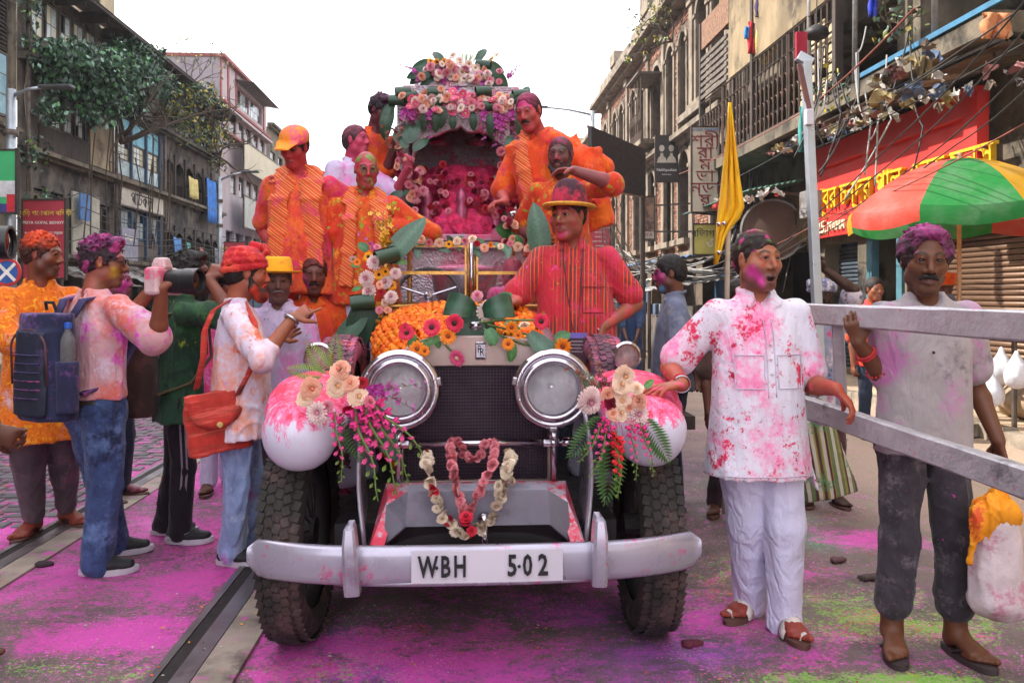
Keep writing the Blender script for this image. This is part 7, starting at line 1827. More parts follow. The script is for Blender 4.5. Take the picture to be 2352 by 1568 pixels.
stripe_shirt=cloth_mat('striped_red_cloth',hx('#b8262a'),[(hx('#c0283c'),5,.54,.14),(hx('#c83458'),7,.62,.1),(hx('#e04ab0'),24,.72,.03),(hx('#86c040'),30,.74,.02)],pattern=pat_stripes((hx('#6a2434'),hx('#e0602e'),hx('#5a4440')),66,(1,0,0),.26,.12),var=.1)
scarf_mat=cloth_mat('striped_scarf_cloth',hx('#d8502a'),[(hx('#d04060'),8,.64,.08),(hx('#6f9a38'),30,.73,.03)],pattern=pat_stripes((hx('#e49a5c'),hx('#a4482a')),62,(.75,0,1.0),.28,.06),var=.1)
slate_shirt=cloth_mat('slate_shirt_cloth',hx('#6a7088'),[(hx('#8a8a98'),6,.6,.1),(hx('#7a9a50'),16,.76,.03)],var=.2)
navy_shirt=cloth_mat('navy_shirt_cloth',hx('#2c3c5c'),var=.2)
black_cloth=cloth_mat('black_jacket_cloth',hx('#2c262c'),[(hx('#5a4048'),6,.62,.1)],var=.2)
yellow_hat=M('yellow_hat_felt',hx('#e8a81e'),.8,var=.12,powders=[(hx('#e0602a'),6,.68,.06)])
orange_cap_m=M('orange_cap_cloth',hx('#e8861e'),.8,powders=[(hx('#e0408a'),5,.64,.1)])
hat_felt=M('dark_felt',hx('#3c1c2c'),.85,powders=[(hx('#c02848'),5,.58,.1),(hx('#58a04a'),16,.68,.04)])
gold_braid=M('gold_braid',hx('#c89030'),.4,.5,bump=.6,bs=200,powders=[(hx('#d05040'),9,.66,.05)])
shoe_black=M('black_shoe_fabric',hx('#1a181c'),.7,powders=[(hx('#a03a70'),14,.74,.04)])
sole_white=M('pale_rubber',hx('#b8b2bc'),.6,dirt=(hx('#5a4a50'),8,.6))
sole_brown=M('sandal_sole',hx('#5a3a34'),.7);strap_cream=M('cream_strap',hx('#c8beb8'),.6,dirt=(hx('#b06a6a'),12,.6));strap_dark=M('dark_strap',hx('#33262c'),.6);strap_grey=M('grey_strap',hx('#8a868e'),.5)
steel=M('bright_steel',hx('#b8bac2'),.25,1.0,var=.1)
redthread=M('red_thread',hx('#c03038'),.8)
black_plastic=M('black_plastic',hx('#151417'),.4,var=.1,powders=[(hx('#a84a7a'),18,.74,.05)])
glass_dark=M('lens_glass',hx('#101018'),.08,var=.05,coat=.5)
def bangle(r,parent,sd,mat,rad=.031,tr=.004,back=.03,name='bangle',n=1):
 f=unit(r.W[sd]-r.E[sd]);s,q=frame_of(f);mb=MB()
 for j in range(n):
  c=Vector(r.W[sd]-f*(back+j*.012));mb.tube([c+(s*math.cos(2*math.pi*i/14)+q*math.sin(2*math.pi*i/14))*rad*r.k for i in range(14)],tr,6,closed=True)
 return mb.build(name,mat,parent,smooth=True)
def drape(r,parent,name,mat,pts,w,th=.012,res=.007,amp=.004,seed=2.0,side=(1,0,0)):
 F=Field()
 for i in range(len(pts)-1):
  wa,wb=(w[i],w[i+1])if hasattr(w,'__len__')else(w,w)
  F.ecap(pts[i],pts[i+1],side if not callable(side)else side(i),(wa,th),(wb,th),.012,capr=.012)
 v,q=F.mesh(res,folds(amp,seed,1.6,.2),1)
 return link(name,np_mesh(name,v,q,mat),parent)
def scarf(r,parent,mat,zl,zr,w=.055,res=.008,gap=.075,bulge=0.0):
 k,H=r.k,r.H
 for sg,z1 in((-1,zl),(1,zr)):
  pts=[];yy=lambda z:-(.118+r.fat*.8+bulge)*k if z<.76*H else-(.095+bulge)*k
  pts.append(r.at(sg*.02*k,.075*k,.855*H));pts.append(r.at(sg*.075*k,.02*k,.862*H));pts.append(r.at(sg*(gap+.005)*k,-.075*k,.805*H))
  z=.74*H
  while z>z1:pts.append(r.at(sg*(gap+.02*(0.74*H-z))*k,yy(z),z));z-=.12*H
  pts.append(r.at(sg*(gap+.02)*k,yy(z1)-.01,z1))
  drape(r,parent,'scarf',mat,pts,w*k,.013*k,res,.0045,3+sg)
  # -- man in the spattered white kurta, hand on the right wing
def man_white_kurta():
 loc=ground_at(1738,3.42);H=1.665
 r=Rig(loc,4,H,1.05,.020,hs=1.06,head=(15,2,0),neck=(-.012,-.02),armL=dict(w=P(1566,882,3.22),pole=(-.12,1,-.2),fw=(-1,-.25,-.12),nw=(0,.1,-1),curl=(8,14,12),spread=.8),armR=dict(w=P(1920,893,3.18),pole=(.15,1,-.1),fw=(.62,-.25,-.75),nw=(-.55,.35,-.75),curl=(22,25,15),spread=.6))
 for sd,g,a in(('L',G(1722,1408),-48),('R',G(1802,1448),2)):
  q=r.tl(g);r.foot[sd]=(V3(q[0],q[1],0),R(a)-r.yaw)
  r.ank[sd]=r.foot[sd][0]+V3(0,0,.075);r.knee[sd]=(r.hip[sd]+r.ank[sd])/2+V3(0,-.035,0)
 t=new_person('man in a pink-spattered white kurta shouting with his hand on the mudguard',r)
 def pt(r,v,h,bl,hd):
  y=v[:,2];arm=(~hd)&(np.abs(v[:,0])>.16)&(y>.6)
  bl(arm*np.clip(.55+.5*vnoise(v[:,0],v[:,1],v[:,2],16,2),0,1)*.8,hx('#b8382e'))
  bl(arm*(vnoise(v[:,0],v[:,1],v[:,2],60,4)>.55)*.8,hx('#e05070'))
  bl((~hd)*(y<.12)*.8,hx('#8c2c28'))
 build_body(r,dict(skin=hx('#9e6047'),mouth=.016,stubble=.55,nose=1.15,jaw=1.1,fatf=.006,paint=pt,gaze=(10,0),browc=(.02,.014,.012),powder=[((-.066,-.055,-.05),.036,hx('#d83aa0'),.95),((-.045,-.075,-.085),.03,hx('#d83aa0'),.9),((.07,-.05,-.04),.03,hx('#d060a8'),.7),((-.044,-.085,-.002),.011,RED,.9),((-.040,-.09,-.02),.010,RED,.9),((0,-.11,-.012),.011,hx('#c81830'),.9),((0,-.09,.03),.006,RED,1),((-.03,-.075,.075),.018,hx('#d83a90'),.8),((.02,-.112,-.03),.012,hx('#c08a40'),.5)]),t,.0055)
 add_hair(r,t,'short',(.022,.012,.010),hx('#8c2038'),.085,.75,.7,.006,line=-.002,spec=[(hx('#d83a90'),.5,.6),(hx('#708a40'),.66,.5)])
 F=shirt_field(r,.40,.80,-.004,.036,.085,1.12,'shirt')
 k=r.k
 sh=cloth(r,t,'kurta',F,kurta_white,.0064,.0042,2.0,.9,.45)
 cx_=float(r.neckb[0]);seam_w=M('kurta_seam',hx('#c6b8cc'),.85)
 seams(sh,[seg(cx_-.017,.785*H,cx_-.017,.60*H,16),seg(cx_+.017,.785*H,cx_+.017,.60*H,16)]+[seg(sx-.058,.70*H,sx+.058,.70*H)for sx in(-.085,.085)]+[seg(sx-.058,.70*H,sx-.056,.62*H)+seg(sx-.056,.62*H,sx+.056,.62*H)[1:]+seg(sx+.056,.62*H,sx+.058,.70*H)[1:]for sx in(-.085,.085)]+[seg(-.19,.412*H,.19,.412*H,30)],.0022,seam_w,sh)
 pb=MB();yb=-(.112+.016+.010)*k
 for i in range(3):
  c=V3(r.neckb[0],-.131-.006*i,(.725-.035*i)*H);pb.ball(c,.006,8,5)
 pb.build('button',strap_cream,sh,smooth=True)
 for sg in(-1,):
  F2=Field();F2.ecap(r.at(sg*-.21,.0,.46*H),r.at(sg*-.255,.02,.375*H),(.3,1,0),(.05,.008),(.085,.008),.01,capr=.008)
  cloth(r,t,'side_flap',F2,kurta_white,.007,.003,5)
 cloth(r,t,'trousers',trouser_field(r,.035,1.08,.5,1.22,1.12),pyjama_white,.007,.0062,4.0,1.1,.9)
 for sd in 'LR':add_sandal(r,t,sd,sole_brown,strap_cream,'slide')
 bangle(r,t,'L',redthread,.033,.004,.02,'wrist_thread',2);bangle(r,t,'L',steel,.034,.003,.0)
 # -- man in the grey tee carrying the barrier
def man_grey_tee():
 loc=ground_at(2118,3.27);H=1.66
 r=Rig(loc,-6,H,1.02,.006,hs=1.10,head=(-12,8,3),neck=(-.02,-.03),lean=(0,-.02),armL=dict(w=P(1972,788,3.22),pole=(-.35,-.1,-1),fw=(-.22,.1,1),nw=(.75,.65,.1),curl=(18,20,20),spread=.3),armR=dict(w=P(2292,1010,3.20),pole=(.2,1,0),fw=(.12,-.12,-1),nw=(-1,.1,0),curl=(55,70,40)))
 for sd,g,a in(('L',G(2048,1492),-14),('R',G(2195,1500),16)):
  q=r.tl(g);r.foot[sd]=(V3(q[0],q[1],0),R(a));r.ank[sd]=r.foot[sd][0]+V3(0,0,.095);r.knee[sd]=(r.hip[sd]+r.ank[sd])/2+V3(0,-.03,0)
 t=new_person('man in a stained grey t-shirt and rolled dark trousers gripping the silver rail',r)
 build_body(r,dict(skin=hx('#653b27'),stubble=.3,nose=1.25,jaw=1.0,legs='bare',lip=(.16,.07,.07),powder=[((-.05,-.07,.035),.018,hx('#a04a80'),.5),((0,-.09,.033),.006,hx('#c04028'),.9),((.02,-.09,.07),.03,hx('#7a4a4a'),.4)],speck=[(hx('#a04a58'),28,.55,.35)]),t,.0055)
 def curls(F,r):
  for sg in(-1,1):
   F.ell(r.hp(sg*.078,.012,.035),np.array((.022,.05,.045))*r.hs,r.Rm,.02)
  F.ell(r.hp(0,-.045,.105),np.array((.06,.035,.022))*r.hs,r.Rm,.02)
 add_hair(r,t,'curly',(.035,.016,.020),hx('#b8408e'),.062,.9,1.2,.0048,line=.034,noise=1.2,extra=lambda F,r:(curls(F,r),tufts(420,.0078,.014,3)(F,r)),spec=[(hx('#8a3c70'),.15,.6)])
 add_moustache(r,t,(.014,.010,.010),1.15,1.6,.004)
 F=shirt_field(r,.475,.78,-.004,.012,0,1.15,'none');cloth(r,t,'t_shirt',F,tee_grey,.0066,.0042,7.0,.9)
 pb=MB();pb.ball(V3(-.02,-.142,.715*H),.0065,8,5);pb.build('button',strap_dark,t,smooth=True)
 cloth(r,t,'trousers',trouser_field(r,.145,1.0,.5,1.18,1.05),denim_dark,.007,.0065,9.0,1.5,1.2)
 for sd in 'LR':
  b,c=r.knee[sd],r.ank[sd];u=unit(c-b);m=b+u*((b[2]-.155*H)/-u[2])
  F=Field();F.cap(m,m+u*.062,.070,.071,.004)
  cloth(r,t,'turn_up',F,denim_dark,.007,.003,3)
  add_sandal(r,t,sd,M('flip_flop_sole',hx('#3a2c30'),.7),strap_dark if sd=='R' else strap_dark,'flip')
 bangle(r,t,'L',redthread,.034,.0055,.055,'wrist_thread',2)
 mb=MB();f=unit(r.W['L']-r.E['L']);s,q=frame_of(f)
 for i in range(16):
  c=Vector(r.W['L']-f*.15);a=2*math.pi*i/16;mb.ball(c+(s*math.cos(a)+q*math.sin(a))*.045,.0055,6,4)
 mb.build('bead_bracelet',redthread,t,smooth=True)
 # -- man in hat and striped shirt on the running board
def man_bowler():
 H=1.70;loc=up_at(1326,447,4.55,H)
 r=Rig(loc,-10,H,1.08,.035,hs=1.10,head=(-26,4,0),neck=(-.02,-.02),lean=(-.02,-.02),armL=dict(w=P(1188,690,4.22),pole=(-.5,.8,-.5),fw=(-1,-.4,-.35),nw=(0,0,-1),curl=(10,15,10)),armR=dict(w=P(1388,748,4.40),pole=(.8,.6,-.2),fw=(-.25,-.2,-1),nw=(-.6,.6,0),curl=(25,30,25)))
 t=new_person('man in a dark powdered bowler hat and red striped shirt beside the bonnet',r)
 build_body(r,dict(skin=hx('#91503d'),stubble=.25,nose=1.1,jaw=1.12,fatf=.008,feet='none',gaze=(-8,0),powder=[((.0,-.11,-.008),.010,hx('#9ac060'),.9),((.06,-.05,.0),.016,hx('#d04a80'),.8),((-.01,-.1,-.04),.02,hx('#b04a78'),.5)],speck=[(hx('#c8404a'),14,-.1,.6),(hx('#c03a80'),40,.45,.6),(hx('#7aa040'),60,.7,.7)],tone=(hx('#8a4438'),.5)),t,.0065)
 add_hair(r,t,'short',(.014,.010,.010),None,.05,0,.8,.007)
 mb=MB();rot=Matrix([list(x)for x in(r.Rm@rotx(-.10))])
 prof=[(.0,.150),(.03,.148),(.058,.132),(.078,.10),(.088,.06),(.093,.018),(.093,.0),(.125,-.006),(.130,.004),(.127,.012),(.095,.010)]
 c=Vector(r.hp(0,.012,.045));s=r.hs
 mb.lathe([(a*s*1.02,b*s)for a,b in prof[:7]],c,n=28,rot=rot@Matrix.Diagonal((1,1.14,1)))
 hat=mb.build('bowler_hat',hat_felt,t,smooth=True)
 b2=MB();b2.lathe([(a*s*1.02,b*s)for a,b in[(.090,.0),(.126,-.008),(.133,.004),(.128,.014),(.094,.012)]],c,n=40,rot=rot@Matrix.Diagonal((1,1.14,1)));b2.build('brim',gold_braid,hat,smooth=True)
 b3=MB()
 for i in range(26):
  a=2*math.pi*i/26;b3.ball(c+rot@Vector((.132*s*math.cos(a),.150*s*math.sin(a),.006*s)),.0065,6,4)
 b3.build('bead_trim',gold_braid,hat,smooth=True)
 so_=cloth(r,t,'shirt',shirt_field(r,.42,.78,-.006,.03,.09,1.15,'shirt'),stripe_shirt,.0072,.0055,3.0);seams(so_,[seg(-.035,.77*H,-.03,.45*H,24),seg(.03,.70*H,.15,.70*H),seg(.03,.70*H,.035,.62*H)+seg(.035,.62*H,.145,.62*H)[1:]],.0024,M('shirt_seam',hx('#7a1c24'),.85),so_)
 cloth(r,t,'trousers',trouser_field(r,.05),navy_trouser,.011,.006,2)
 mb=MB();yb=-.185
 for sg in(-1,1):mb.tube([r.at(sg*.06,-.02,.86*H),r.at(sg*.05,-.125,.79*H),r.at(sg*.035,-.165,.68*H),r.at(sg*.012,-.185,.565*H)],.003,5)
 ly=mb.build('lanyard',strap_dark,t)
 mb=MB();cc=r.at(0.005,-.196,.505*H);mb.box(cc,(.105,.008,.175));cd=mb.build('badge_card',M('smoky_plastic',hx('#4a2c38'),.25),ly,bevel=.003)
 mb=MB();mb.box((cc[0],cc[1]-.005,cc[2]+.076),(.11,.006,.028));mb.build('badge_header',M('violet_plastic',hx('#6a5ab0'),.4),ly)
 mb=MB()
 for i,w in enumerate((.062,.07,.05,.06)):mb.box((cc[0],cc[1]-.0055,cc[2]+.045-i*.018),(w,.002,.007))
 mb.box((cc[0],cc[1]-.0055,cc[2]-.078),(.075,.002,.014));mb.build('badge_print',M('pale_print',hx('#8e7a86'),.6),ly)
 bangle(r,t,'R',steel,.012,.003,-.055,'ring')
 # -- man at far left in orange floral kurta
def man_floral():
 loc=ground_at(92,4.62);H=1.745
 r=Rig(loc,38,H,1.0,.008,hs=1.0,head=(50,5,0),neck=(.01,-.01),armL=dict(w=P(150,768,4.38),pole=(-.8,.1,-.6),fw=(1,-.1,.05),nw=(-.3,1,0),curl=(30,35,20)),armR=dict(w=P(185,762,4.38),pole=(.8,.2,-.6),fw=(-1,-.2,.15),nw=(-.1,1,.1),curl=(35,40,30)))
 for sd,g,a in(('L',G(78,1228),-4),('R',G(152,1205),62)):
  q=r.tl(g);r.foot[sd]=(V3(q[0],q[1],0),R(a)-r.yaw);r.ank[sd]=r.foot[sd][0]+V3(0,0,.08);r.knee[sd]=(r.hip[sd]+r.ank[sd])/2+V3(0,-.02,0)
 t=new_person('man in an orange floral kurta with orange-dyed hair and folded arms',r)
 build_body(r,dict(skin=hx('#7e4430'),stubble=.6,powder=[((.07,-.03,.0),.05,hx('#5a6068'),.6),((-.07,-.03,.0),.05,hx('#5a6068'),.6)],speck=[(hx('#8c2c28'),9,.0,.5)]),t,.0065)
 add_hair(r,t,'short',(.05,.012,.008),hx('#e04818'),.03,.95,.9,.006,noise=1.0,extra=tufts(240,.008,.018,5))
 cloth(r,t,'kurta',shirt_field(r,.345,1.15,-.004,.05,.02,1.12,'band'),floral_kurta,.008,.006,1.0)
 cloth(r,t,'trousers',trouser_field(r,.085,1.1,.5,.95,1.15),grey_trouser,.009,.008,3,1.3)
 for sd in 'LR':add_sandal(r,t,sd,sole_brown,strap_dark,'flip')
 bangle(r,t,'R',steel,.036,.008,.02,'wrist_watch')
def camera_prop(label,loc,yaw,body_mat,lens_len=.09,lens_r=.038,pitch=0):
 t=thing('camera',label,'camera',loc,rot=(pitch,0,yaw))
 mb=MB();mb.box((0,0,0),(.14,.055,.095));mb.box((.052,-.022,-.004),(.034,.04,.088));o=mb.build('camera_body',body_mat,t,bevel=.012)
 mb=MB();mb.box((0,0,.062),(.055,.06,.04),taper=.7);mb.build('viewfinder',body_mat,t,bevel=.008)
 mb=MB();mb.lathe([(lens_r*.95,-.028),(lens_r,-.035),(lens_r,-.03-lens_len*.5),(lens_r*1.06,-.032-lens_len*.5),(lens_r*1.06,-.03-lens_len),(lens_r*.9,-.03-lens_len),(lens_r*.86,-.02-lens_len)],axis='Y',n=20);ln=mb.build('lens',black_plastic,t,auto=30)
 mb=MB();mb.lathe([(0.0001,-.024-lens_len),(lens_r*.87,-.018-lens_len)],axis='Y',n=20);mb.build('lens_glass',glass_dark,ln)
 return t
def backpack(label,loc,yaw,main,trim,Hh=.46,Wd=.30,Dp=.17,bottle=True,panel=None,tilt=0):
 """stands behind a back: its outer face looks to -Y"""
 t=thing('backpack',label,'backpack',loc,rot=(tilt,0,yaw))
 F=Field();w,d,h=Wd/2,Dp/2,Hh/2
 F.ecap((0,0,-h+.09),(0,0,h-.13),(1,0,0),(w,d),(w*.92,d*.95),.03,capr=.1);F.ecap((0,.0,-h+.1),(0,-.01,h-.2),(1,0,0),(w*.94,d*1.1),(w*.85,d*1.05),.02,capr=.09)
 v,q=F.mesh(.009,folds(.003,3,1.2),2);link('bag_body',np_mesh('bag_body',v,q,main),t)
 F=Field();F.ecap((0,-d*.86,-h+.10),(0,-d*.86,h-.20),(1,0,0),(w*.74,.035),(w*.66,.032),.01,capr=.085)
 v,q=F.mesh(.008,folds(.002,6,1.2),1);fp=link('front_pocket',np_mesh('front_pocket',v,q,panel or main),t)
 for i in range(6):
  mb=MB();z=h-.22-i*.040;x=w*.60
  mb.tube([(-x,-d*.86-.018,z),(-x*.6,-d*.86-.034,z),(0,-d*.86-.0375,z),(x*.6,-d*.86-.034,z),(x,-d*.86-.018,z)],.0035,5);mb.build('seam',trim,fp)
 mb=MB();arc=[]
 for i in range(15):
  a=math.pi*i/14;arc.append((math.cos(a)*w*.80,-d*.98,h-.19+math.sin(a)*.085))
 arc=[(arc[0][0]*1.03,-d*.9,-h+.16)]+arc+[(arc[-1][0]*1.03,-d*.9,-h+.16)]
 mb.tube(arc,.0055,6);mb.build('zip',M('brown_piping',hx('#5a3a3c'),.7),t,smooth=True)
 mb=MB();mb.tube([(-.035,d*.2,h-.015),(-.03,d*.1,h+.02),(.03,d*.1,h+.02),(.035,d*.2,h-.015)],.008,6);mb.build('handle',M('black_webbing',hx('#1c1c24'),.8),t)
 for sg in(-1,1):
  mb=MB();rows=[]
  for px,py,pz in((sg*.06,d*.8,h-.05),(sg*.075,d+.03,h+.035),(sg*.085,d+.13,h+.06),(sg*.10,d+.26,h-.03),(sg*.13,d+.27,h-.2),(sg*.15,d+.16,-h+.16),(sg*.13,d*.9,-h+.1)):
   rows.append([(px-.026,py,pz),(px+.026,py,pz)])
  mb.grid(rows);o=mb.build('shoulder_strap',trim,t,smooth=True);md=o.modifiers.new('thick','SOLIDIFY');md.thickness=.012
 if bottle:
  F=Field();F.ecap((w*1.02,-.01,-h+.06),(w*1.02,-.01,-.02),(1,0,0),(.04,.05),(.042,.052),.01,capr=.03)
  v,q=F.mesh(.009,None,1);link('side_pocket',np_mesh('side_pocket',v,q,main),t)
 return t
def water_bottle(loc):
 t=thing('water_bottle','clear plastic water bottle with a blue cap in a backpack side pocket','bottle',loc)
 m=bpy.data.materials.new('clear_plastic');nt=NT(m);nt.out((.9,.88,.92),.08);nt.put(nt.b,'Transmission Weight',.85);nt.put(nt.b,'IOR',1.2)
 mb=MB();mb.lathe([(.0,-.1),(.032,-.1),(.034,-.05),(.031,-.03),(.034,-.01),(.031,.02),(.034,.04),(.026,.075),(.013,.1),(.013,.115)],n=16);mb.build('bottle',m,t,smooth=True)
 mb=MB();mb.lathe([(.0,.14),(.0165,.138),(.0165,.112),(.0,.112)],n=14);mb.build('cap',M('blue_cap_plastic',hx('#2a62c8'),.4),t,auto=40)
def man_backpack():
 loc=ground_at(216,4.08);H=1.685
 r=Rig(loc,148,H,1.02,.004,hs=1.04,head=(-48,4,0),neck=(0,-.03),lean=(.0,-.01),armL=dict(w=P(371,662,3.80),pole=(-.3,-.2,-1),fw=(.35,.5,.8),nw=(.5,.85,.1),curl=(45,50,35)),armR=dict(w=P(345,668,4.02),pole=(.6,.2,-1),fw=(.5,.3,.7),nw=(.9,-.5,.1),curl=(40,45,30)))
 for sd,g,a in(('L',G(222,1318),100),('R',G(262,1272),108)):
  q=r.tl(g);r.foot[sd]=(V3(q[0],q[1],0),R(a)-r.yaw);r.ank[sd]=r.foot[sd][0]+V3(0,0,.08);r.knee[sd]=(r.hip[sd]+r.ank[sd])/2+V3(0,-.02,0)
 t=new_person('photographer in a pink stained shirt and blue jeans with purple-dyed hair',r)
 build_body(r,dict(skin=hx('#814934'),stubble=.35,feet='none',powder=[((-.06,-.06,-.05),.035,hx('#c8a830'),.85),((.06,-.06,-.05),.035,hx('#c8a830'),.85),((-.05,-.07,.05),.04,hx('#d05070'),.6),((-.078,.0,-.02),.015,hx('#c89a30'),.8)],speck=[(hx('#a04a40'),12,.1,.5)]),t,.006)
 add_hair(r,t,'short',(.030,.012,.022),hx('#8c2c70'),.05,.85,1.1,.0052,quiff=.9,noise=1.0,extra=tufts(240,.008,.026,6),spec=[(hx('#c0448c'),.35,.7)])
 mb=MB()
 for sg in(-1,1):
  c=r.hp(sg*.031,-.104,.006);ring=[r.hp(sg*.031+.024*math.cos(a*math.pi/8),-.103+abs(.024*math.cos(a*math.pi/8))*.1,.004+.019*math.sin(a*math.pi/8))for a in range(16)]
  mb.tube(ring,.0028,5,closed=True);mb.tube([r.hp(sg*.054,-.1,.01),r.hp(sg*.078,-.05,.012),r.hp(sg*.08,.005,.012)],.0028,5)
 mb.tube([r.hp(-.01,-.106,.01),r.hp(.01,-.106,.01)],.0028,5)
 mb.build('spectacles',strap_dark,t)
 cloth(r,t,'shirt',shirt_field(r,.535,.92,-.004,.03,0,1.25,'none'),pinkshirt,.0072,.0055,5)
 cloth(r,t,'jeans',trouser_field(r,.035,1.12,.535,1.25,1.05),jeans_blue,.0075,.0075,2,1.3,.8)
 F=Field();n=16;F.path([r.at(.160*math.cos(2*math.pi*i/n),.112*math.sin(2*math.pi*i/n),.525*H)for i in range(n+1)],.017,.002)
 v,q=F.mesh(.008,None,1);link('belt',np_mesh('belt',v,q,M('belt_leather',hx('#3a3634'),.6)),t)
 for sd in 'LR':add_shoe(r,t,sd,shoe_black,sole_white)
 cm_=camera_prop('pink-dusted camera raised by the photographer with the backpack',P(372,646,3.86),R(78),M('pink_dusted_plastic',hx('#c8a8ac'),.4,powders=[(hx('#2a2024'),9,.66,.06),(hx('#d85a80'),8,.6,.08)]),.11,.042);cm_.scale=(1.35,)*3
 navy=cloth_mat('navy_nylon',hx('#2c3050'),[(hx('#7a4a90'),5,.60,.1),(hx('#d03a70'),12,.72,.05)],var=.2,fold=.1)
 fwd=Vector((math.sin(R(148)),-math.cos(R(148)),0));bl=Vector(loc)-fwd*.205+Vector((-.03,0,0))+Vector((0,0,1.09))
 b=backpack('navy camera backpack on the back of the pink-shirted photographer',bl,R(148-180),navy,M('navy_webbing',hx('#3a3560'),.8,powders=[(hx('#c04a90'),7,.6,.08)]),.52,.33,.19,True,M('dark_navy_panel',hx('#1c2238'),.7,powders=[(hx('#4a3a60'),6,.62,.1)]))
 w=b.matrix_basis@Vector((.17,-.01,.05));water_bottle(w)
def man_green():
 loc=ground_at(412,4.56);H=1.64
 r=Rig(loc,112,H,1.0,.004,hs=1.03,head=(-18,3,0),neck=(0,-.02),lean=(.0,-.02),armL=dict(w=P(480,640,4.4),pole=(-.2,-.1,-1),fw=(.4,.3,.8),nw=(.5,.85,.1),curl=(45,50,35)),armR=dict(w=P(500,640,4.75),pole=(.5,.1,-1),fw=(.5,.2,.7),nw=(.9,-.5,.1),curl=(40,45,30)))
 for sd,g,a in(('L',G(412,1246),90),('R',G(378,1225),95)):
  q=r.tl(g);r.foot[sd]=(V3(q[0],q[1],0),R(a)-r.yaw);r.ank[sd]=r.foot[sd][0]+V3(0,0,.08);r.knee[sd]=(r.hip[sd]+r.ank[sd])/2+V3(0,-.02,0)
 t=new_person('dark-haired man in a dark green shirt and black side-striped track trousers',r)
 build_body(r,dict(skin=hx('#7a4434'),stubble=.6,feet='none',powder=[((-.06,-.06,-.02),.03,hx('#a04a40'),.6)]),t,.0065)
 add_hair(r,t,'curly',(.014,.011,.011),None,.05,0,1.2,.0062,quiff=.7,noise=1.0,extra=tufts(260,.010,.018,7),spec=[(hx('#58384a'),.5,.4)])
 cloth(r,t,'shirt',shirt_field(r,.44,.95,-.004,.03,0,1.2,'shirt'),green_shirt,.008,.007,8)
 tr=cloth(r,t,'track_trousers',trouser_field(r,.04,1.0,.5,1.05),track_black,.008,.006,2)
 for off in(-.014,.014):
  mb=MB();rows=[]
  for f_ in(0,.25,.5,.75,1.0):
   for a,b,f0,f1 in((r.hip['L'],r.knee['L'],0,.5),(r.knee['L'],r.ank['L'],.5,1.01)):
    if f0<=f_<f1:p=a+(b-a)*((f_-f0)/.5 if f1<1 else(f_-.5)/.5)
   rad=(.094,.082,.071,.064,.062)[int(f_*4)]
   rows.append([(p[0]-rad,p[1]+off*.9-.005,p[2]),(p[0]-rad,p[1]+off*.9+.005,p[2])])
  mb.grid(rows);o=mb.build('side_stripe',M('grey_stripe',hx('#8a828a'),.7),tr);o.modifiers.new('thick','SOLIDIFY').thickness=.004
 for sd in 'LR':
  sh=add_shoe(r,t,sd,shoe_black,sole_white)
  if sd=='L':
   c,a=r.foot[sd];f=V3(math.sin(a),-math.cos(a),0);tt=V3(f[1],-f[0],0)
   if(r.Mw.to_3x3()@Vector(tt)).y>0:tt=-tt
   pts=[(-.055,.058),(-.03,.046),(.01,.05),(.075,.074),(.0,.040),(-.035,.032),(-.055,.042)]
   mb=MB();ps=[c+f*px+tt*.051+V3(0,0,pz)for px,pz in pts];mb.prism(ps,tuple(tt*.004));mb.build('swoosh_mark',M('pale_vinyl',hx('#a8a4aa'),.5),sh)
 brown=cloth_mat('brown_nylon',hx('#3a2826'),[(hx('#5a3c38'),6,.6,.1)],var=.2,fold=.12)
 fwd=Vector((math.sin(R(112)),-math.cos(R(112)),0));bl=Vector(loc)-fwd*.21+Vector((0,0,1.02))
 backpack('dark brown rucksack on the back of the man in dark green',bl,R(112-180),brown,M('olive_webbing',hx('#5a5032'),.8),.50,.32,.2,False)
 camera_prop('small black camera raised by the man in dark green',P(492,640,4.55),R(95),black_plastic,.07,.034)
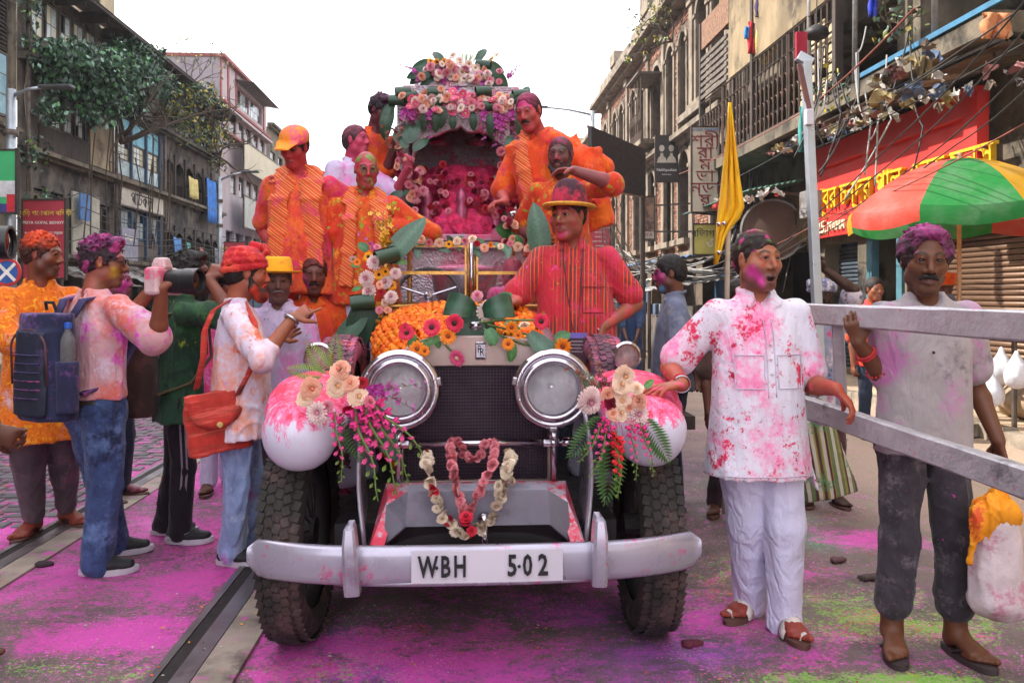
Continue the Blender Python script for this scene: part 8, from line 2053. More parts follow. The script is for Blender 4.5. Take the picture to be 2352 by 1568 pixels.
def man_turban():
 loc=ground_at(548,4.2);H=1.63
 r=Rig(loc,98,H,1.05,.028,hs=1.06,head=(10,4,0),neck=(0,-.03),armL=dict(w=P(672,730,4.02),pole=(-.5,.4,-1),fw=(.85,.1,.5),nw=(.3,.7,-.5),point=True,curl=(20,20,20)),armR=dict(w=P(640,775,4.55),pole=(.5,.6,-1)))
 for sd,g,a in(('L',G(530,1296),82),('R',G(575,1262),88)):
  q=r.tl(g);r.foot[sd]=(V3(q[0],q[1],0),R(a)-r.yaw);r.ank[sd]=r.foot[sd][0]+V3(0,0,.08);r.knee[sd]=(r.hip[sd]+r.ank[sd])/2+V3(0,-.02,0)
 t=new_person('bearded man in a red turban and white shirt pointing to the car',r)
 build_body(r,dict(skin=hx('#91553d'),stubble=.5,feet='none',powder=[((.0,-.09,.0),.06,hx('#d04a30'),.7)],speck=[(hx('#a8503c'),10,.1,.4)]),t,.006)
 add_hair(r,t,'short',(.014,.011,.011),None,.05,0,.9,.0075)
 add_beard(r,t,(.016,.012,.012),1.15,.006,hx('#c83a24'))
 tm=cloth_mat('red_turban_cloth',hx('#b41c28'),[(hx('#d84a38'),14,.56,.06),(hx('#d8b0a0'),60,.72,.03)],var=.2,fold=.1)
 F=Field()
 F.ell(r.hp(0,.02,.07),np.array((.092,.108,.075))*r.hs,r.Rm,.02)
 for j in range(4):
  z=.028+.022*j;rad=1.0-.10*j*j*.35
  F.path([r.hp(.088*rad*math.cos(a*math.pi/8),.018+.106*rad*math.sin(a*math.pi/8),z-.022*math.sin(a*math.pi/8+j*.8))for a in range(17)],.0165*r.hs,.004)
 F.path([r.hp(-.03,-.09,.12),r.hp(0,-.07,.145),r.hp(.03,-.02,.155)],.018,.01)
 v,q=F.mesh(.0062,folds(.003,3,3),0);link('turban',np_mesh('turban',v,q,tm),t)
 cloth(r,t,'shirt',shirt_field(r,.425,1.25,.0,.03,0,1.18,'none'),white_tee,.0075,.008,4,1.2)
 cloth(r,t,'jeans',trouser_field(r,.05,1.05,.5,1.15),jeans_light,.008,.009,6,1.4)
 for sd in 'LR':add_shoe(r,t,sd,shoe_black,sole_white)
 bangle(r,t,'L',steel,.036,.007,.01,'wrist_watch')
 # sling bag
 b=thing('sling_bag','red woven sling bag with a button flap on the turbaned man','bag',P(496,970,4.02),rot=(0,R(-8),R(28)))
 bm=cloth_mat('red_woven_cloth',hx('#b8342c'),[(hx('#8a4a34'),5,.62,.06,(.3,1,4)),(hx('#d85a50'),9,.6,.08,(.3,1,5))],var=.25,weave=240,wb=.5)
 F=Field();F.ecap((0,0,-.115),(0,0,.12),(1,0,0),(.155,.05),(.13,.035),.02,capr=.03)
 v,q=F.mesh(.008,folds(.004,4),1);link('pouch',np_mesh('pouch',v,q,bm),b)
 mb=MB();rows=[]
 for i in range(7):
  a=i/6.0;w=.128*(1-.0*a)if i<3 else .128*math.sqrt(max(0,1-((i-2)/4.2)**2));rows.append([(x*w,-.052-.006*(1-x*x)-.004*i,.145-a*.16)for x in(-1,-.5,0,.5,1)])
 mb.grid(rows);fl=mb.build('flap',bm,b,smooth=True);fl.modifiers.new('thick','SOLIDIFY').thickness=-.008
 mb=MB();mb.lathe([(.0,-.012),(.012,-.010),(.015,0),(.015,.004)],(0,-.088,.0),axis='Y',n=12);mb.build('button',M('wooden_button',hx('#c0a060'),.5),fl)
 M_=(Matrix.Translation(b.location)@Euler(b.rotation_euler).to_matrix().to_4x4()).inverted()
 def sp(px,py,d):return M_@P(px,py,d)
 for pts in([sp(452,895,4.0),sp(468,820,3.96),sp(470,760,3.99),sp(490,712,4.03),sp(530,688,4.12)],[sp(546,910,4.0),sp(572,860,3.98),sp(592,805,4.0),sp(585,745,4.06),sp(560,695,4.14)]):
  rows=[[p+Vector((-.015,0,0)),p+Vector((.015,0,0.006))]for p in pts]
  mb=MB();mb.grid(rows);o=mb.build('strap',bm,b,smooth=True);o.modifiers.new('thick','SOLIDIFY').thickness=.008
def hat_round(r,t,mat,z=.055,rad=.088,brim=.135,ht=.07,tilt=-.1):
 mb=MB();rot=Matrix([list(x)for x in(r.Rm@rotx(tilt))])@Matrix.Diagonal((1,1.14,1));c=Vector(r.hp(0,.015,z));s=r.hs
 mb.lathe([(.0,ht*s),(rad*.75*s,ht*.98*s),(rad*.88*s,ht*.8*s),(rad*s,.0),(brim*.8*s,-.008*s),(brim*s,-.0*s),(brim*s,-.006*s),(brim*.8*s,-.016*s),(rad*.95*s,-.01*s)],c,n=28,rot=rot)
 return mb.build('hat',mat,t,auto=50)
def man_yellow_hat():
 loc=ground_at(640,4.72);H=1.60
 r=Rig(loc,6,H,1.0,.0,hs=1.06,head=(8,8,0),neck=(0,-.03),armL=dict(),armR=dict())
 t=new_person('older moustached man in a yellow hat and lavender shirt',r)
 build_body(r,dict(skin=hx('#6e473b'),stubble=.2,feet='none',tone=(hx('#6a5458'),.35)),t,.0075)
 add_hair(r,t,'short',(.05,.045,.045),None,.05,0,.8,.008);add_moustache(r,t,(.16,.13,.13),1.2,1.3,.006,.0045)
 hat_round(r,t,yellow_hat,.058,.090,.140,.085,-.12)
 cloth(r,t,'shirt',shirt_field(r,.40,1.85,-.004,.03,.05,1.15,'shirt'),lilac_cloth,.009,.008,2)
 cloth(r,t,'trousers',trouser_field(r,.05),grey_trouser,.012,.006,2)
 for sd in 'LR':add_shoe(r,t,sd,shoe_black,sole_white,res=.01)
def man_orange_shirt():
 loc=ground_at(722,5.05);H=1.645
 r=Rig(loc,8,H,1.0,.0,hs=1.06,head=(2,4,0),neck=(0,-.03))
 t=new_person('moustached man in an orange shirt with one magenta cheek',r)
 build_body(r,dict(skin=hx('#6a372b'),stubble=.35,feet='none',powder=[((-.065,-.05,-.03),.045,hx('#a82a80'),.9),((-.05,-.07,-.07),.03,hx('#a82a80'),.8)],tone=(hx('#5c2824'),.3)),t,.007)
 add_hair(r,t,'short',(.06,.014,.014),hx('#8c2a2c'),.05,.8,1.3,.008,noise=1.4);add_moustache(r,t,(.014,.010,.010),1.1,1.3,.004,.0045)
 cloth(r,t,'shirt',shirt_field(r,.42,.9,-.004,.02,.09,1.15,'shirt'),orange_bright,.009,.007,3)
 cloth(r,t,'trousers',trouser_field(r,.05),navy_trouser,.012,.006,2)
 # ---- on the car
def man_cap():
 H=1.68;loc=up_at(690,300,5.1,H)
 r=Rig(loc,-4,H,1.08,.02,hs=1.02,head=(-14,26,6),neck=(-.02,-.05),armL=dict(w=P(632,572,5.05),pole=(-.6,.8,0)),armR=dict(w=P(757,545,5.2),pole=(.8,.6,0)))
 t=new_person('man in an orange cap and long striped scarf standing on the car',r)
 build_body(r,dict(skin=hx('#93443d'),stubble=.2,feet='none',tone=(hx('#8a2c3c'),.6),speck=[(hx('#b8323c'),8,-.3,.6)]),t,.007)
 add_hair(r,t,'short',(.02,.010,.012),None,.05,0,.8,.008)
 F=Field();F.ell(r.hp(0,.015,.06),np.array((.092,.110,.078))*r.hs,r.Rm,.01);F.ecap(r.hp(0,-.09,.052),r.hp(0,-.155,.036),r.Rm[:,0],(.075,.009),(.05,.008),.012,capr=.02)
 F.ell(r.hp(0,.0,-.03),np.array((.2,.2,.065))*r.hs,r.Rm,.004,op='s')
 v,q=F.mesh(.007,None,1);link('cap',np_mesh('cap',v,q,orange_cap_m),t)
 cloth(r,t,'shirt',shirt_field(r,.40,.82,-.004,.03,.04,1.15,'band'),red_shirt,.008,.006,3)
 cloth(r,t,'trousers',trouser_field(r,.05),red_shirt,.012,.006,2)
 scarf(r,t,scarf_mat,.36*H,.50*H,.062,.0080,.085)
 bangle(r,t,'L',steel,.034,.005,.02)
def man_akimbo():
 H=1.64;loc=up_at(838,352,5.15,H)
 r=Rig(loc,6,H,1.08,.024,hs=1.0,head=(8,10,0),neck=(.01,-.03),armL=dict(w=P(796,512,5.1),pole=(-1,.25,.15),fw=(.8,.3,-.5),nw=(.4,.3,-.9)),armR=dict(w=P(900,520,5.12),pole=(1,.2,0),fw=(-.8,.3,-.5),nw=(-.4,.3,-.9)))
 t=new_person('bald man with green powder on his face, hand on hip in an orange kurta',r)
 build_body(r,dict(skin=hx('#a44947'),stubble=.2,feet='none',tone=(hx('#98343c'),.6),brow=.5,speck=[(hx('#5a9a38'),62,.25,.85),(hx('#c02c50'),22,.1,.5)]),t,.0068)
 mb=MB()
 for sg in(-1,1):mb.tube([r.hp(sg*.032+.022*math.cos(a*math.pi/6),-.104,.004+.016*math.sin(a*math.pi/6))for a in range(12)],.003,5,closed=True)
 mb.build('spectacles',M('green_wire',hx('#4a5a38'),.4),t)
 cloth(r,t,'kurta',shirt_field(r,.425,1.9,.0,.05,.02,1.2,'band'),orange_kurta,.008,.008,6,1.2)
 cloth(r,t,'trousers',trouser_field(r,.05),pyjama_white,.010,.006,2)
 scarf(r,t,scarf_mat,.50*H,.54*H,.045,.0080,.085,.012)
 for sd in 'LR':add_sandal(r,t,sd,sole_brown,strap_dark,'flip')
def man_lilac():
 H=1.68;loc=up_at(812,290,6.1,H)
 r=Rig(loc,48,H,1.08,.02,hs=1.02,head=(14,-4,0),neck=(.0,-.02),armR=dict(w=P(935,388,5.9),pole=(.3,.8,-.6)))
 t=new_person('man in a pale lilac shirt with a pink face gazing up at the shrine',r)
 build_body(r,dict(skin=hx('#b64960'),stubble=.15,feet='none',tone=(hx('#b83058'),.7),speck=[(hx('#a0a040'),60,.6,.5)]),t,.008)
 add_hair(r,t,'short',(.05,.03,.035),hx('#a83060'),.02,.5,.7,.008,line=.01)
 cloth(r,t,'shirt',shirt_field(r,.42,.95,-.004,.02,0,1.25,'shirt'),lilac_cloth,.010,.007,3);cloth(r,t,'trousers',trouser_field(r,.05),grey_trouser,.012,.006,2)
def man_orange_back():
 H=1.66;loc=up_at(860,222,6.35,H)
 r=Rig(loc,40,H,.95,.0,hs=1.04,head=(10,24,0),neck=(.02,-.05),armR=dict(w=P(905,330,6.15),pole=(.3,.8,-.6)))
 t=new_person('bearded young man in an orange shirt with purple hair looking down',r)
 build_body(r,dict(skin=hx('#6c3737'),stubble=.8,feet='none',tone=(hx('#6c2438'),.5)),t,.008)
 add_hair(r,t,'short',(.020,.012,.018),hx('#5a1c44'),.06,.7,1.1,.008,quiff=.7,extra=tufts(200,.010,.018,8))
 cloth(r,t,'shirt',shirt_field(r,.45,.9,-.004,.02,0,1.15,'band'),orange_bright,.010,.006,3);cloth(r,t,'trousers',trouser_field(r,.05),navy_trouser,.012,.006,2)
def man_shawl():
 H=1.70;loc=up_at(1282,232,5.5,H);loc.z+=.02
 r=Rig(loc,-14,H,1.06,.02,hs=1.04,head=(-16,18,-6),neck=(-.04,-.05),lean=(-.10,-.06),armL=dict(w=P(1160,462,5.25),pole=(-.5,.9,-.4),fw=(-1,-.3,-.2),nw=(0,0,-1),curl=(40,45,30)),armR=dict(w=P(1352,470,5.5),pole=(.9,.6,-.1)))
 t=new_person('tall man with a magenta forehead wrapped in an orange shawl',r)
 build_body(r,dict(skin=hx('#af4e4b'),stubble=.2,feet='none',tone=(hx('#a83c44'),.4),speck=[(hx('#b84050'),12,.0,.5)],powder=[((0,-.05,.085),.065,hx('#c42878'),.95),((-.05,-.06,.06),.05,hx('#c42878'),.9),((.05,-.06,.06),.05,hx('#c42878'),.9),((.03,-.09,-.03),.016,hx('#4a7a50'),.7),((-.02,-.11,-.02),.008,hx('#90b060'),.8)]),t,.007)
 add_hair(r,t,'short',(.03,.015,.02),hx('#a82a60'),.03,.8,.5,.008,line=.03);add_moustache(r,t,(.02,.014,.014),1.2,1.2,.004,.004)
 cloth(r,t,'kurta',shirt_field(r,.38,.9,-.004,.04,.04,1.2,'band'),orange_bright,.010,.006,3)
 cloth(r,t,'dhoti',trouser_field(r,.06,1.3,.5,1.3),orange_bright,.012,.010,2)
 k=r.k;F=Field();X=(1,0,0);at=r.at
 S_=r.S['R'];E=r.E['R']
 F.ecap(at(-.06,-.02,.82*H),at(.0,-.06,.60*H),X,(.17,.115),(.20,.15),.04,capr=.03)
 F.ecap(at(.10,.0,.815*H),at(.24,.02,.72*H),(0,1,0),(.10,.075),(.13,.08),.05)
 F.ecap(at(.22,.03,.75*H),at(.27,.05,.52*H),X,(.15,.10),(.12,.085),.05,capr=.04)
 F.ecap(at(.06,.06,.80*H),at(.14,.08,.50*H),X,(.16,.09),(.16,.09),.05,capr=.03)
 F.ecap(at(-.10,-.05,.78*H),at(.10,-.11,.55*H),(1,.2,.5),(.10,.10),(.16,.12),.04,capr=.03)
 F.ell(at(-.04,-.10,.88*H),np.array((.075,.10,.11)),None,.03,op='s')
 F.cap(at(-.04,-.16,.84*H),at(-.0,-.18,.77*H),.05,.015,.02,op='s')
 cloth(r,t,'shawl',F,orange_bright,.009,.012,4,.9,.35)
 mb_pts=[at(-.02,.06,.87*H),at(-.09,-.02,.86*H),at(-.125,-.13,.80*H),at(-.13,-.185,.70*H),at(-.125,-.20,.58*H),at(-.12,-.20,.46*H)]
 drape(r,t,'scarf',scarf_mat,mb_pts,.045,.016,.0085,.005)
 drape(r,t,'scarf',scarf_mat,[at(-.02,.06,.87*H),at(.06,-.02,.865*H),at(.085,-.10,.80*H),at(.085,-.15,.74*H)],.035,.016,.0085,.004)
def man_arm_out():
 H=1.64;loc=up_at(1292,318,5.25,H)
 r=Rig(loc,-12,H,1.0,.012,hs=1.04,head=(-10,4,0),neck=(-.01,-.02),armR=dict(w=P(1318,392,4.95),pole=(1,.1,-.3),fw=(-1,-.25,.02),nw=(0,-.1,-1),curl=(14,14,12),spread=.2),armL=dict(w=P(1236,545,5.2),pole=(-.6,.8,0)))
 t=new_person('man with a green-smeared face holding one forearm out level',r)
 build_body(r,dict(skin=hx('#814244'),stubble=.6,feet='none',arm=1.15,tone=(hx('#4c2c30'),.55),powder=[((-.03,-.07,.05),.03,hx('#36543c'),.6),((.04,-.08,.03),.03,hx('#36543c'),.6),((0,-.11,-.015),.014,hx('#b04468'),.8)],speck=[(hx('#a03a44'),14,.1,.5),(hx('#5a8040'),50,.5,.5)]),t,.0068)
 add_hair(r,t,'short',(.05,.02,.03),hx('#a83062'),.05,.85,.5,.008,spec=[(hx('#3a5a40'),.45,.6)],line=.008)
 add_beard(r,t,(.03,.016,.018),.75,.0075)
 cloth(r,t,'kurta',shirt_field(r,.40,.92,-.004,.03,.03,1.1,'band'),orange_kurta,.009,.006,5);cloth(r,t,'trousers',trouser_field(r,.05),orange_bright,.012,.006,2)
def simple_man(label,loc,yaw,H,skin,hair,shirt,trousers,res=.011,headr=(0,0,0),armL=None,armR=None,sleeve=.9,hem=.45,beard=False,mous=False,top=None,powder=(),tone=None,fat=0.0,feet=None,sandals=True,scarfcloth=None,bw=1.0,hs=1.06,collar='shirt',lean=(0,0),hairless=False):
 r=Rig(loc,yaw,H,bw,fat,hs=hs,head=headr,neck=(0,-.02),armL=armL,armR=armR,lean=lean)
 if feet:
  for sd,g,a in feet:
   q=r.tl(g);r.foot[sd]=(V3(q[0],q[1],0),R(a)-r.yaw);r.ank[sd]=r.foot[sd][0]+V3(0,0,.08);r.knee[sd]=(r.hip[sd]+r.ank[sd])/2+V3(0,-.02,0)
 t=new_person(label,r)
 build_body(r,dict(skin=skin,stubble=.3,powder=powder,tone=tone,eyes=res<.012),t,res)
 if not hairless:add_hair(r,t,'short',hair,top,.05,.85,1.1,max(.008,res*.9))
 if mous:add_moustache(r,t,(.014,.01,.01),1.1,1.2,.003,.005)
 cloth(r,t,'shirt',shirt_field(r,hem,sleeve,-.004,.02,.05 if collar=='shirt' else 0,1.15,collar),shirt,max(.010,res),.006,2)
 cloth(r,t,'trousers',trouser_field(r,.05),trousers,max(.011,res),.007,2)
 if sandals:
  for sd in 'LR':add_sandal(r,t,sd,sole_brown,strap_dark,'flip')
 return r,t
def rest_of_crowd():
# grey-blue shirt, seen from the side behind the right wing
 L=ground_at(1548,5.45)
 simple_man('man in a slate blue shirt seen from the side behind the kurta man',L,-100,1.665,hx('#6a3c2c'),(.014,.011,.012),slate_shirt,navy_trouser,.0078,(4,6,0),armL=dict(w=P(1604,868,5.25),pole=(.4,.9,0)),sleeve=.95,hem=.47,fat=.018,powder=[((.04,-.07,-.01),.06,hx('#b02a80'),.9),((-.04,-.07,-.01),.06,hx('#b02a80'),.9),((.04,-.06,-.095),.035,hx('#3a7aa0'),.8)],sandals=True)
 L=ground_at(1450,12.2)
 r,t=simple_man('man in a navy shirt standing far off with clasped hands',L,-12,1.60,hx('#5a3a30'),(.014,.011,.012),navy_shirt,navy_shirt,.013,(0,10,0),armL=dict(w=P(1438,775,11.9),pole=(-.8,.4,-.3)),armR=dict(w=P(1462,775,11.9),pole=(.8,.4,-.3)),sleeve=1.3,hem=.38)
 # bearer of the steel pole
 L=ground_at(1885,5.55)
 r,t=simple_man('bearer in a wound headcloth with an arm up on the steel pole',L,-8,1.52,hx('#3c241c'),(.02,.012,.012),cloth_mat('faded_check_cloth',hx('#8a8aa0'),[(hx('#c0b0b8'),5,.56,.06),(hx('#3a4a6a'),7,.6,.05),(hx('#c04a70'),9,.68,.05)],var=.2),cloth_mat('maroon_lungi_cloth',hx('#4a2c30'),var=.25),.009,(-14,6,0),armR=dict(w=P(1892,618,5.38),pole=(1,-.1,-.4),fw=(-.1,.0,1),nw=(-1,.2,0),curl=(60,75,45)),armL=dict(w=P(1852,925,5.3),pole=(-.6,.8,0),curl=(60,70,40)),sleeve=.8,hem=.45,hairless=True,mous=True)
 F=Field();F.ell(r.hp(0,.02,.05),np.array((.088,.106,.07))*r.hs,r.Rm,.02)
 for j in range(3):F.path([r.hp(.092*math.cos(a*math.pi/8),.018+.108*math.sin(a*math.pi/8),.03+.022*j-.015*math.sin(a*math.pi/8+j))for a in range(17)],.015,.004)
 v,q=F.mesh(.008,folds(.003,3,3),0);link('headcloth',np_mesh('headcloth',v,q,cloth_mat('wound_headcloth',hx('#7a7a98'),[(hx('#d8d0d8'),30,.56,.05),(hx('#b84a40'),9,.68,.06)])),t)
 L=ground_at(1690,5.1)
 simple_man('figure in a dark brown shirt standing hidden behind the white kurta',L,10,1.50,hx('#5a3428'),(.02,.012,.012),cloth_mat('dark_brown_cloth',hx('#4a3430'),var=.2),cloth_mat('plum_trouser_cloth',hx('#35242c'),var=.25),.011,feet=[('L',G(1640,1178),-20),('R',G(1738,1208),4)])
 L=ground_at(2006,8.2)
 simple_man('man in an orange shirt sitting back by the shop shutters',L,-6,1.58,hx('#7a4630'),(.02,.014,.014),orange_bright,navy_trouser,.012,(10,2,0),tone=(hx('#b07050'),.3))
 L=ground_at(2172,8.6);H=1.64
 r,t=simple_man('man in a patterned orange turban behind the grey t-shirt man',L,150,H,hx('#5a3428'),(.02,.012,.012),slate_shirt,navy_trouser,.012,hairless=True)
 F=Field();F.ell(r.hp(0,.01,.05),np.array((.098,.115,.085))*r.hs,r.Rm,.02)
 for j in range(3):F.path([r.hp(.095*math.cos(a*math.pi/8),.015+.112*math.sin(a*math.pi/8),.02+.03*j-.015*math.sin(a*math.pi/8+j))for a in range(17)],.02,.006)
 v,q=F.mesh(.010,folds(.003,3,3),0);link('turban',np_mesh('turban',v,q,cloth_mat('patterned_turban_cloth',hx('#d8501e'),[(hx('#4a8a3a'),12,.62,.04),(hx('#e08a28'),8,.6,.05)])),t)
 L=ground_at(258,5.7)
 simple_man('person with magenta-dyed hair and a white shirt behind the photographers',L,80,1.62,hx('#7a3c4a'),(.04,.012,.03),white_tee,navy_trouser,.010,(10,0,0),top=hx('#a02c7c'),powder=[((-.05,-.06,-.02),.07,hx('#c83a9a'),.9),((.05,-.06,-.02),.07,hx('#c83a9a'),.9)])
 L=ground_at(500,5.9)
 simple_man('figure in white pyjama trousers standing behind the red turban',L,60,1.58,hx('#5a3428'),(.02,.012,.012),pink_cloth,pyjama_white,.011,feet=[('L',G(478,1132),8),('R',G(520,1110),30)])
 L=up_at(752,548,5.75,1.5);
 simple_man('person smothered in pink powder stooping behind the orange kurta',L,30,1.5,hx('#a83a60'),(.06,.012,.03),pink_cloth,pink_cloth,.011,(0,20,0),top=hx('#a02c5c'),sandals=False,tone=(hx('#c0386c'),.8),lean=(.03,-.1))
 L=up_at(1176,592,5.55,1.2)
 simple_man('bald pink-powdered passenger seated behind the windscreen',L,6,1.2,hx('#a0404c'),(.02,.012,.012),pink_cloth,grey_trouser,.010,(0,24,0),sandals=False,tone=(hx('#c04060'),.7),hairless=True,hs=1.35)
 L=ground_at(-165,3.0)
 r,t=simple_man('photographer in a dark jacket at the frame edge with a long lens',L,88,1.70,hx('#5a3428'),(.014,.011,.012),black_cloth,navy_trouser,.008,armL=dict(w=P(-22,985,2.86),pole=(-.3,.8,0),curl=(40,50,40)),armR=dict(w=P(-118,612,3.1),pole=(.5,.2,-1),fw=(.6,.2,.7),nw=(.8,-.5,.3),curl=(40,45,30)),sleeve=1.9,sandals=False)
 camera_prop('black camera with a fat telephoto lens at the left frame edge',P(-98,556,2.95),R(98),black_plastic,.145,.058)
man_white_kurta();man_grey_tee();man_bowler();man_floral();man_backpack();man_green();man_turban();man_yellow_hat();man_orange_shirt()
man_cap();man_akimbo();man_lilac();man_orange_back();man_shawl();man_arm_out();rest_of_crowd()
# ================================================================ THINGS ROUND THE CAR
# ---- silver painted timber rails carried past the men
rail_p=M('silver_timber_paint',hx('#b8b4ba'),.42,.3,var=.12,vs=6,bump=.8,bs=22,powders=[(hx('#d07a98'),7,.72,.05),(hx('#d8503c'),15,.73,.03)],dirt=(hx('#6e6a72'),9,.58))
A,B=P(1842,719,3.74),P(2440,754,2.22);C_,D_=P(1826,925,3.86),P(2440,1135,2.28)
t=thing('timber_frame','silver painted timber rails held by the two men at right','frame',(A+B)/2)
def rbar(a,b,w,h,name='rail',n=14):
 a=Vector(a)-t.location;b=Vector(b)-t.location;mb=MB();d=(b-a).normalized();s_=d.cross(Vector((0,0,1))).normalized();u=s_.cross(d);rows=[]
 for i in range(n+1):
  p=a+(b-a)*(i/n);j=lambda:frg.normal(0,.0012);e=.007
  rows.append([p+s_*(x*w/2+j())+u*(z*h/2+j())for x,z in((-1,-1+e/h*2),(-1+e/w*2,-1),(1-e/w*2,-1),(1,-1+e/h*2),(1,1-e/h*2),(1-e/w*2,1),(-1+e/w*2,1),(-1,1-e/h*2))])
 mb.grid(rows,closed=True);mb.f+=[tuple(range(7,-1,-1)),tuple(n*8+k for k in range(8))];mb.m+=[0,0]
 return mb.build(name,rail_p,t,auto=30)
rbar(A,B,.05,.090);rbar(C_,D_,.05,.092)
rbar(P(1924,738,3.46),P(1934,960,3.52),.045,.035,'rung',5);rbar(P(1838,735,3.76),P(1836,930,3.85),.045,.04,'rung',5);rbar(P(2420,750,2.27),P(2420,1128,2.33),.045,.04,'rung',5)
rbar(P(1840,945,3.78),P(1898,965,3.60),.06,.05,'joint_block',2)
# ---- steel pole with a bracket
t=thing('steel_pole','tall square steel pole with a bracket head held up by the bearer','pole',P(1897,1158,5.34));o_=t.location
mb=MB();mb.bar(P(1851,140,5.30)-o_,P(1897,1150,5.34)-o_,.055,.055,(0,1,0));mb.build('shaft',M('brushed_steel',hx('#a9b0ba'),.35,.6,var=.12,vs=4,dirt=(hx('#8a7a8a'),6,.62)),t,bevel=.005)
mb=MB();mb.bar(P(1832,128,5.3)-o_,P(1864,146,5.3)-o_,.05,.06);mb.build('bracket_arm',_mats['brushed_steel'],t,bevel=.004);mb=MB();mb.bar(P(1836,150,5.28)-o_,P(1858,250,5.28)-o_,.022,.03);mb.build('strut',M('red_brown_strut',hx('#6a4440'),.6,.3),t)
mb=MB();mb.box(P(1858,270,5.26)-o_,(.05,.04,.10));mb.build('clip',M('pale_rubber',hx('#b8b2bc')),t,bevel=.006);mb=MB();mb.box(P(1840,105,5.3)-o_,(.07,.03,.17));mb.build('red_cloth',M('deep_red_cloth',hx('#8a1c30'),.9),t)
# ---- yellow flag
ym=bpy.data.materials.new('yellow_flag_cloth');nt=NT(ym);c=nt.mix(nt.smooth(nt.noise(5,4,.6),.35,.7),hx('#e8a808'),hx('#f2c014'));c=powder_layers(nt,c,[(hx('#a06a2a'),16,.72,.03)]);nt.out(c,.7,0,nt.bump(nt.noise(14,3,.6,nt.mapped(scale=(1,1,.25))),.4,.03))
t=thing('flag','tall limp yellow flag on a bamboo pole behind the kurta man','flag',P(1664,1180,5.0));o_=t.location
mb=MB();mb.tube([P(1676,245,5.0)-o_,P(1672,520,5.0)-o_,P(1664,1180,5.0)-o_],[.012,.016,.018],8);mb.build('pole',M('bamboo',hx('#a89a8a'),.6,var=.2,vs=6),t,smooth=True)
E=((236,1674,1679),(270,1671,1682),(310,1668,1686),(360,1664,1692),(410,1659,1698),(450,1655,1704),(475,1652,1708),(500,1649,1698),(520,1647,1680),(545,1646,1666),(575,1644,1658),(607,1641,1648));mb=MB();rows=[]
for j,(y,a,b)in enumerate(E):rows.append([P(a+(b-a)*i/12,y,5.0+.035*math.sin(i*1.5+j*.35)-(.03 if i>2 else 0))-o_ for i in range(13)])
mb.grid(rows);o=mb.build('flag_cloth',ym,t,smooth=True);o.modifiers.new('thick','SOLIDIFY').thickness=.006
for x,y in((1652,515),(1664,513),(1652,580)):mb=MB();mb.ball(P(x,y,4.93)-o_,.014,8,6);mb.build('foil_stud',chrome,t,smooth=True)
# ---- parasol
def par_mat(name,c):
 m=bpy.data.materials.new(name);nt=NT(m);cc=nt.mix(nt.smooth(nt.noise(3,4,.6),.4,.7),tuple(c),tuple(x*.8+.09 for x in c));cc=nt.mix(nt.smooth(nt.noise(9,5,.8,nt.mapped(loc=(2,5,1))),.62,.8,0,.5),cc,hx('#8a8478'));nt.out(cc,.65,0,nt.bump(nt.noise(7,3,.6),.35,.03))
 tr=nt.new('ShaderNodeBsdfTranslucent');nt.l.new(cc,tr.inputs['Color']);mx=nt.new('ShaderNodeMixShader');mx.inputs[0].default_value=.45;out=next(x for x in nt.n if x.type=='OUTPUT_MATERIAL')
 nt.l.new(nt.b.outputs[0],mx.inputs[1]);nt.l.new(tr.outputs[0],mx.inputs[2]);nt.l.new(mx.outputs[0],out.inputs[0]);return m
pc=[par_mat('parasol_green',hx('#1f8a3e')),par_mat('parasol_red',hx('#d8503f')),par_mat('parasol_yellow',hx('#dca80a'))]
pb_=P(2203,700,8.3);t=thing('parasol','big street parasol with green, red and yellow panels beside the shutter','parasol',(pb_.x,pb_.y,.12));Rr,zr,za=1.07,2.12,2.66
seq=(2,1,1,0,0,2,1,0)
for k in range(8):
 a0=R(-94+45*k);a1=a0+R(45);rows=[]
 for j in range(7):
  f=j/6.0;row=[]
  for i in range(7):
   a=a0+(a1-a0)*i/6;rr=Rr*f*(1-.035*math.sin(math.pi*i/6)*f);z=za-(za-zr)*(f**1.9)-.03*math.sin(math.pi*i/6)*f;row.append((rr*math.cos(a),rr*math.sin(a),z))
  rows.append(row)
 mb=MB();mb.grid(rows);pn=mb.build('panel',pc[seq[k]],t,smooth=True)
 mb=MB();v0=rows[-1];mb.grid([v0,[(x*1.015,y*1.015,z-.07)for x,y,z in v0],[(x*1.0,y*1.0,z-(.15+.03*math.sin(math.pi*i/6)))for i,(x,y,z)in enumerate(v0)]]);mb.build('valance',pc[seq[k]],pn,smooth=True)
 mb=MB();mb.tube([(0,0,za-.03),(Rr*.5*math.cos(a0),Rr*.5*math.sin(a0),za-.03-(za-zr)*.35),(Rr*.99*math.cos(a0),Rr*.99*math.sin(a0),zr-.015)],.008,5);mb.build('rib',lamp_grey,t)
mb=MB();mb.tube([(0,0,-.1),(0,0,za+.06)],.022,10);mb.build('pole',M('bamboo_pole',hx('#b08a6a'),.6,var=.2,vs=4),t,smooth=True)
mb=MB();mb.lathe([(.0,-.1),(.2,-.1),(.18,.02),(.0,.04)],n=16);mb.build('base',plaster_d2,t)
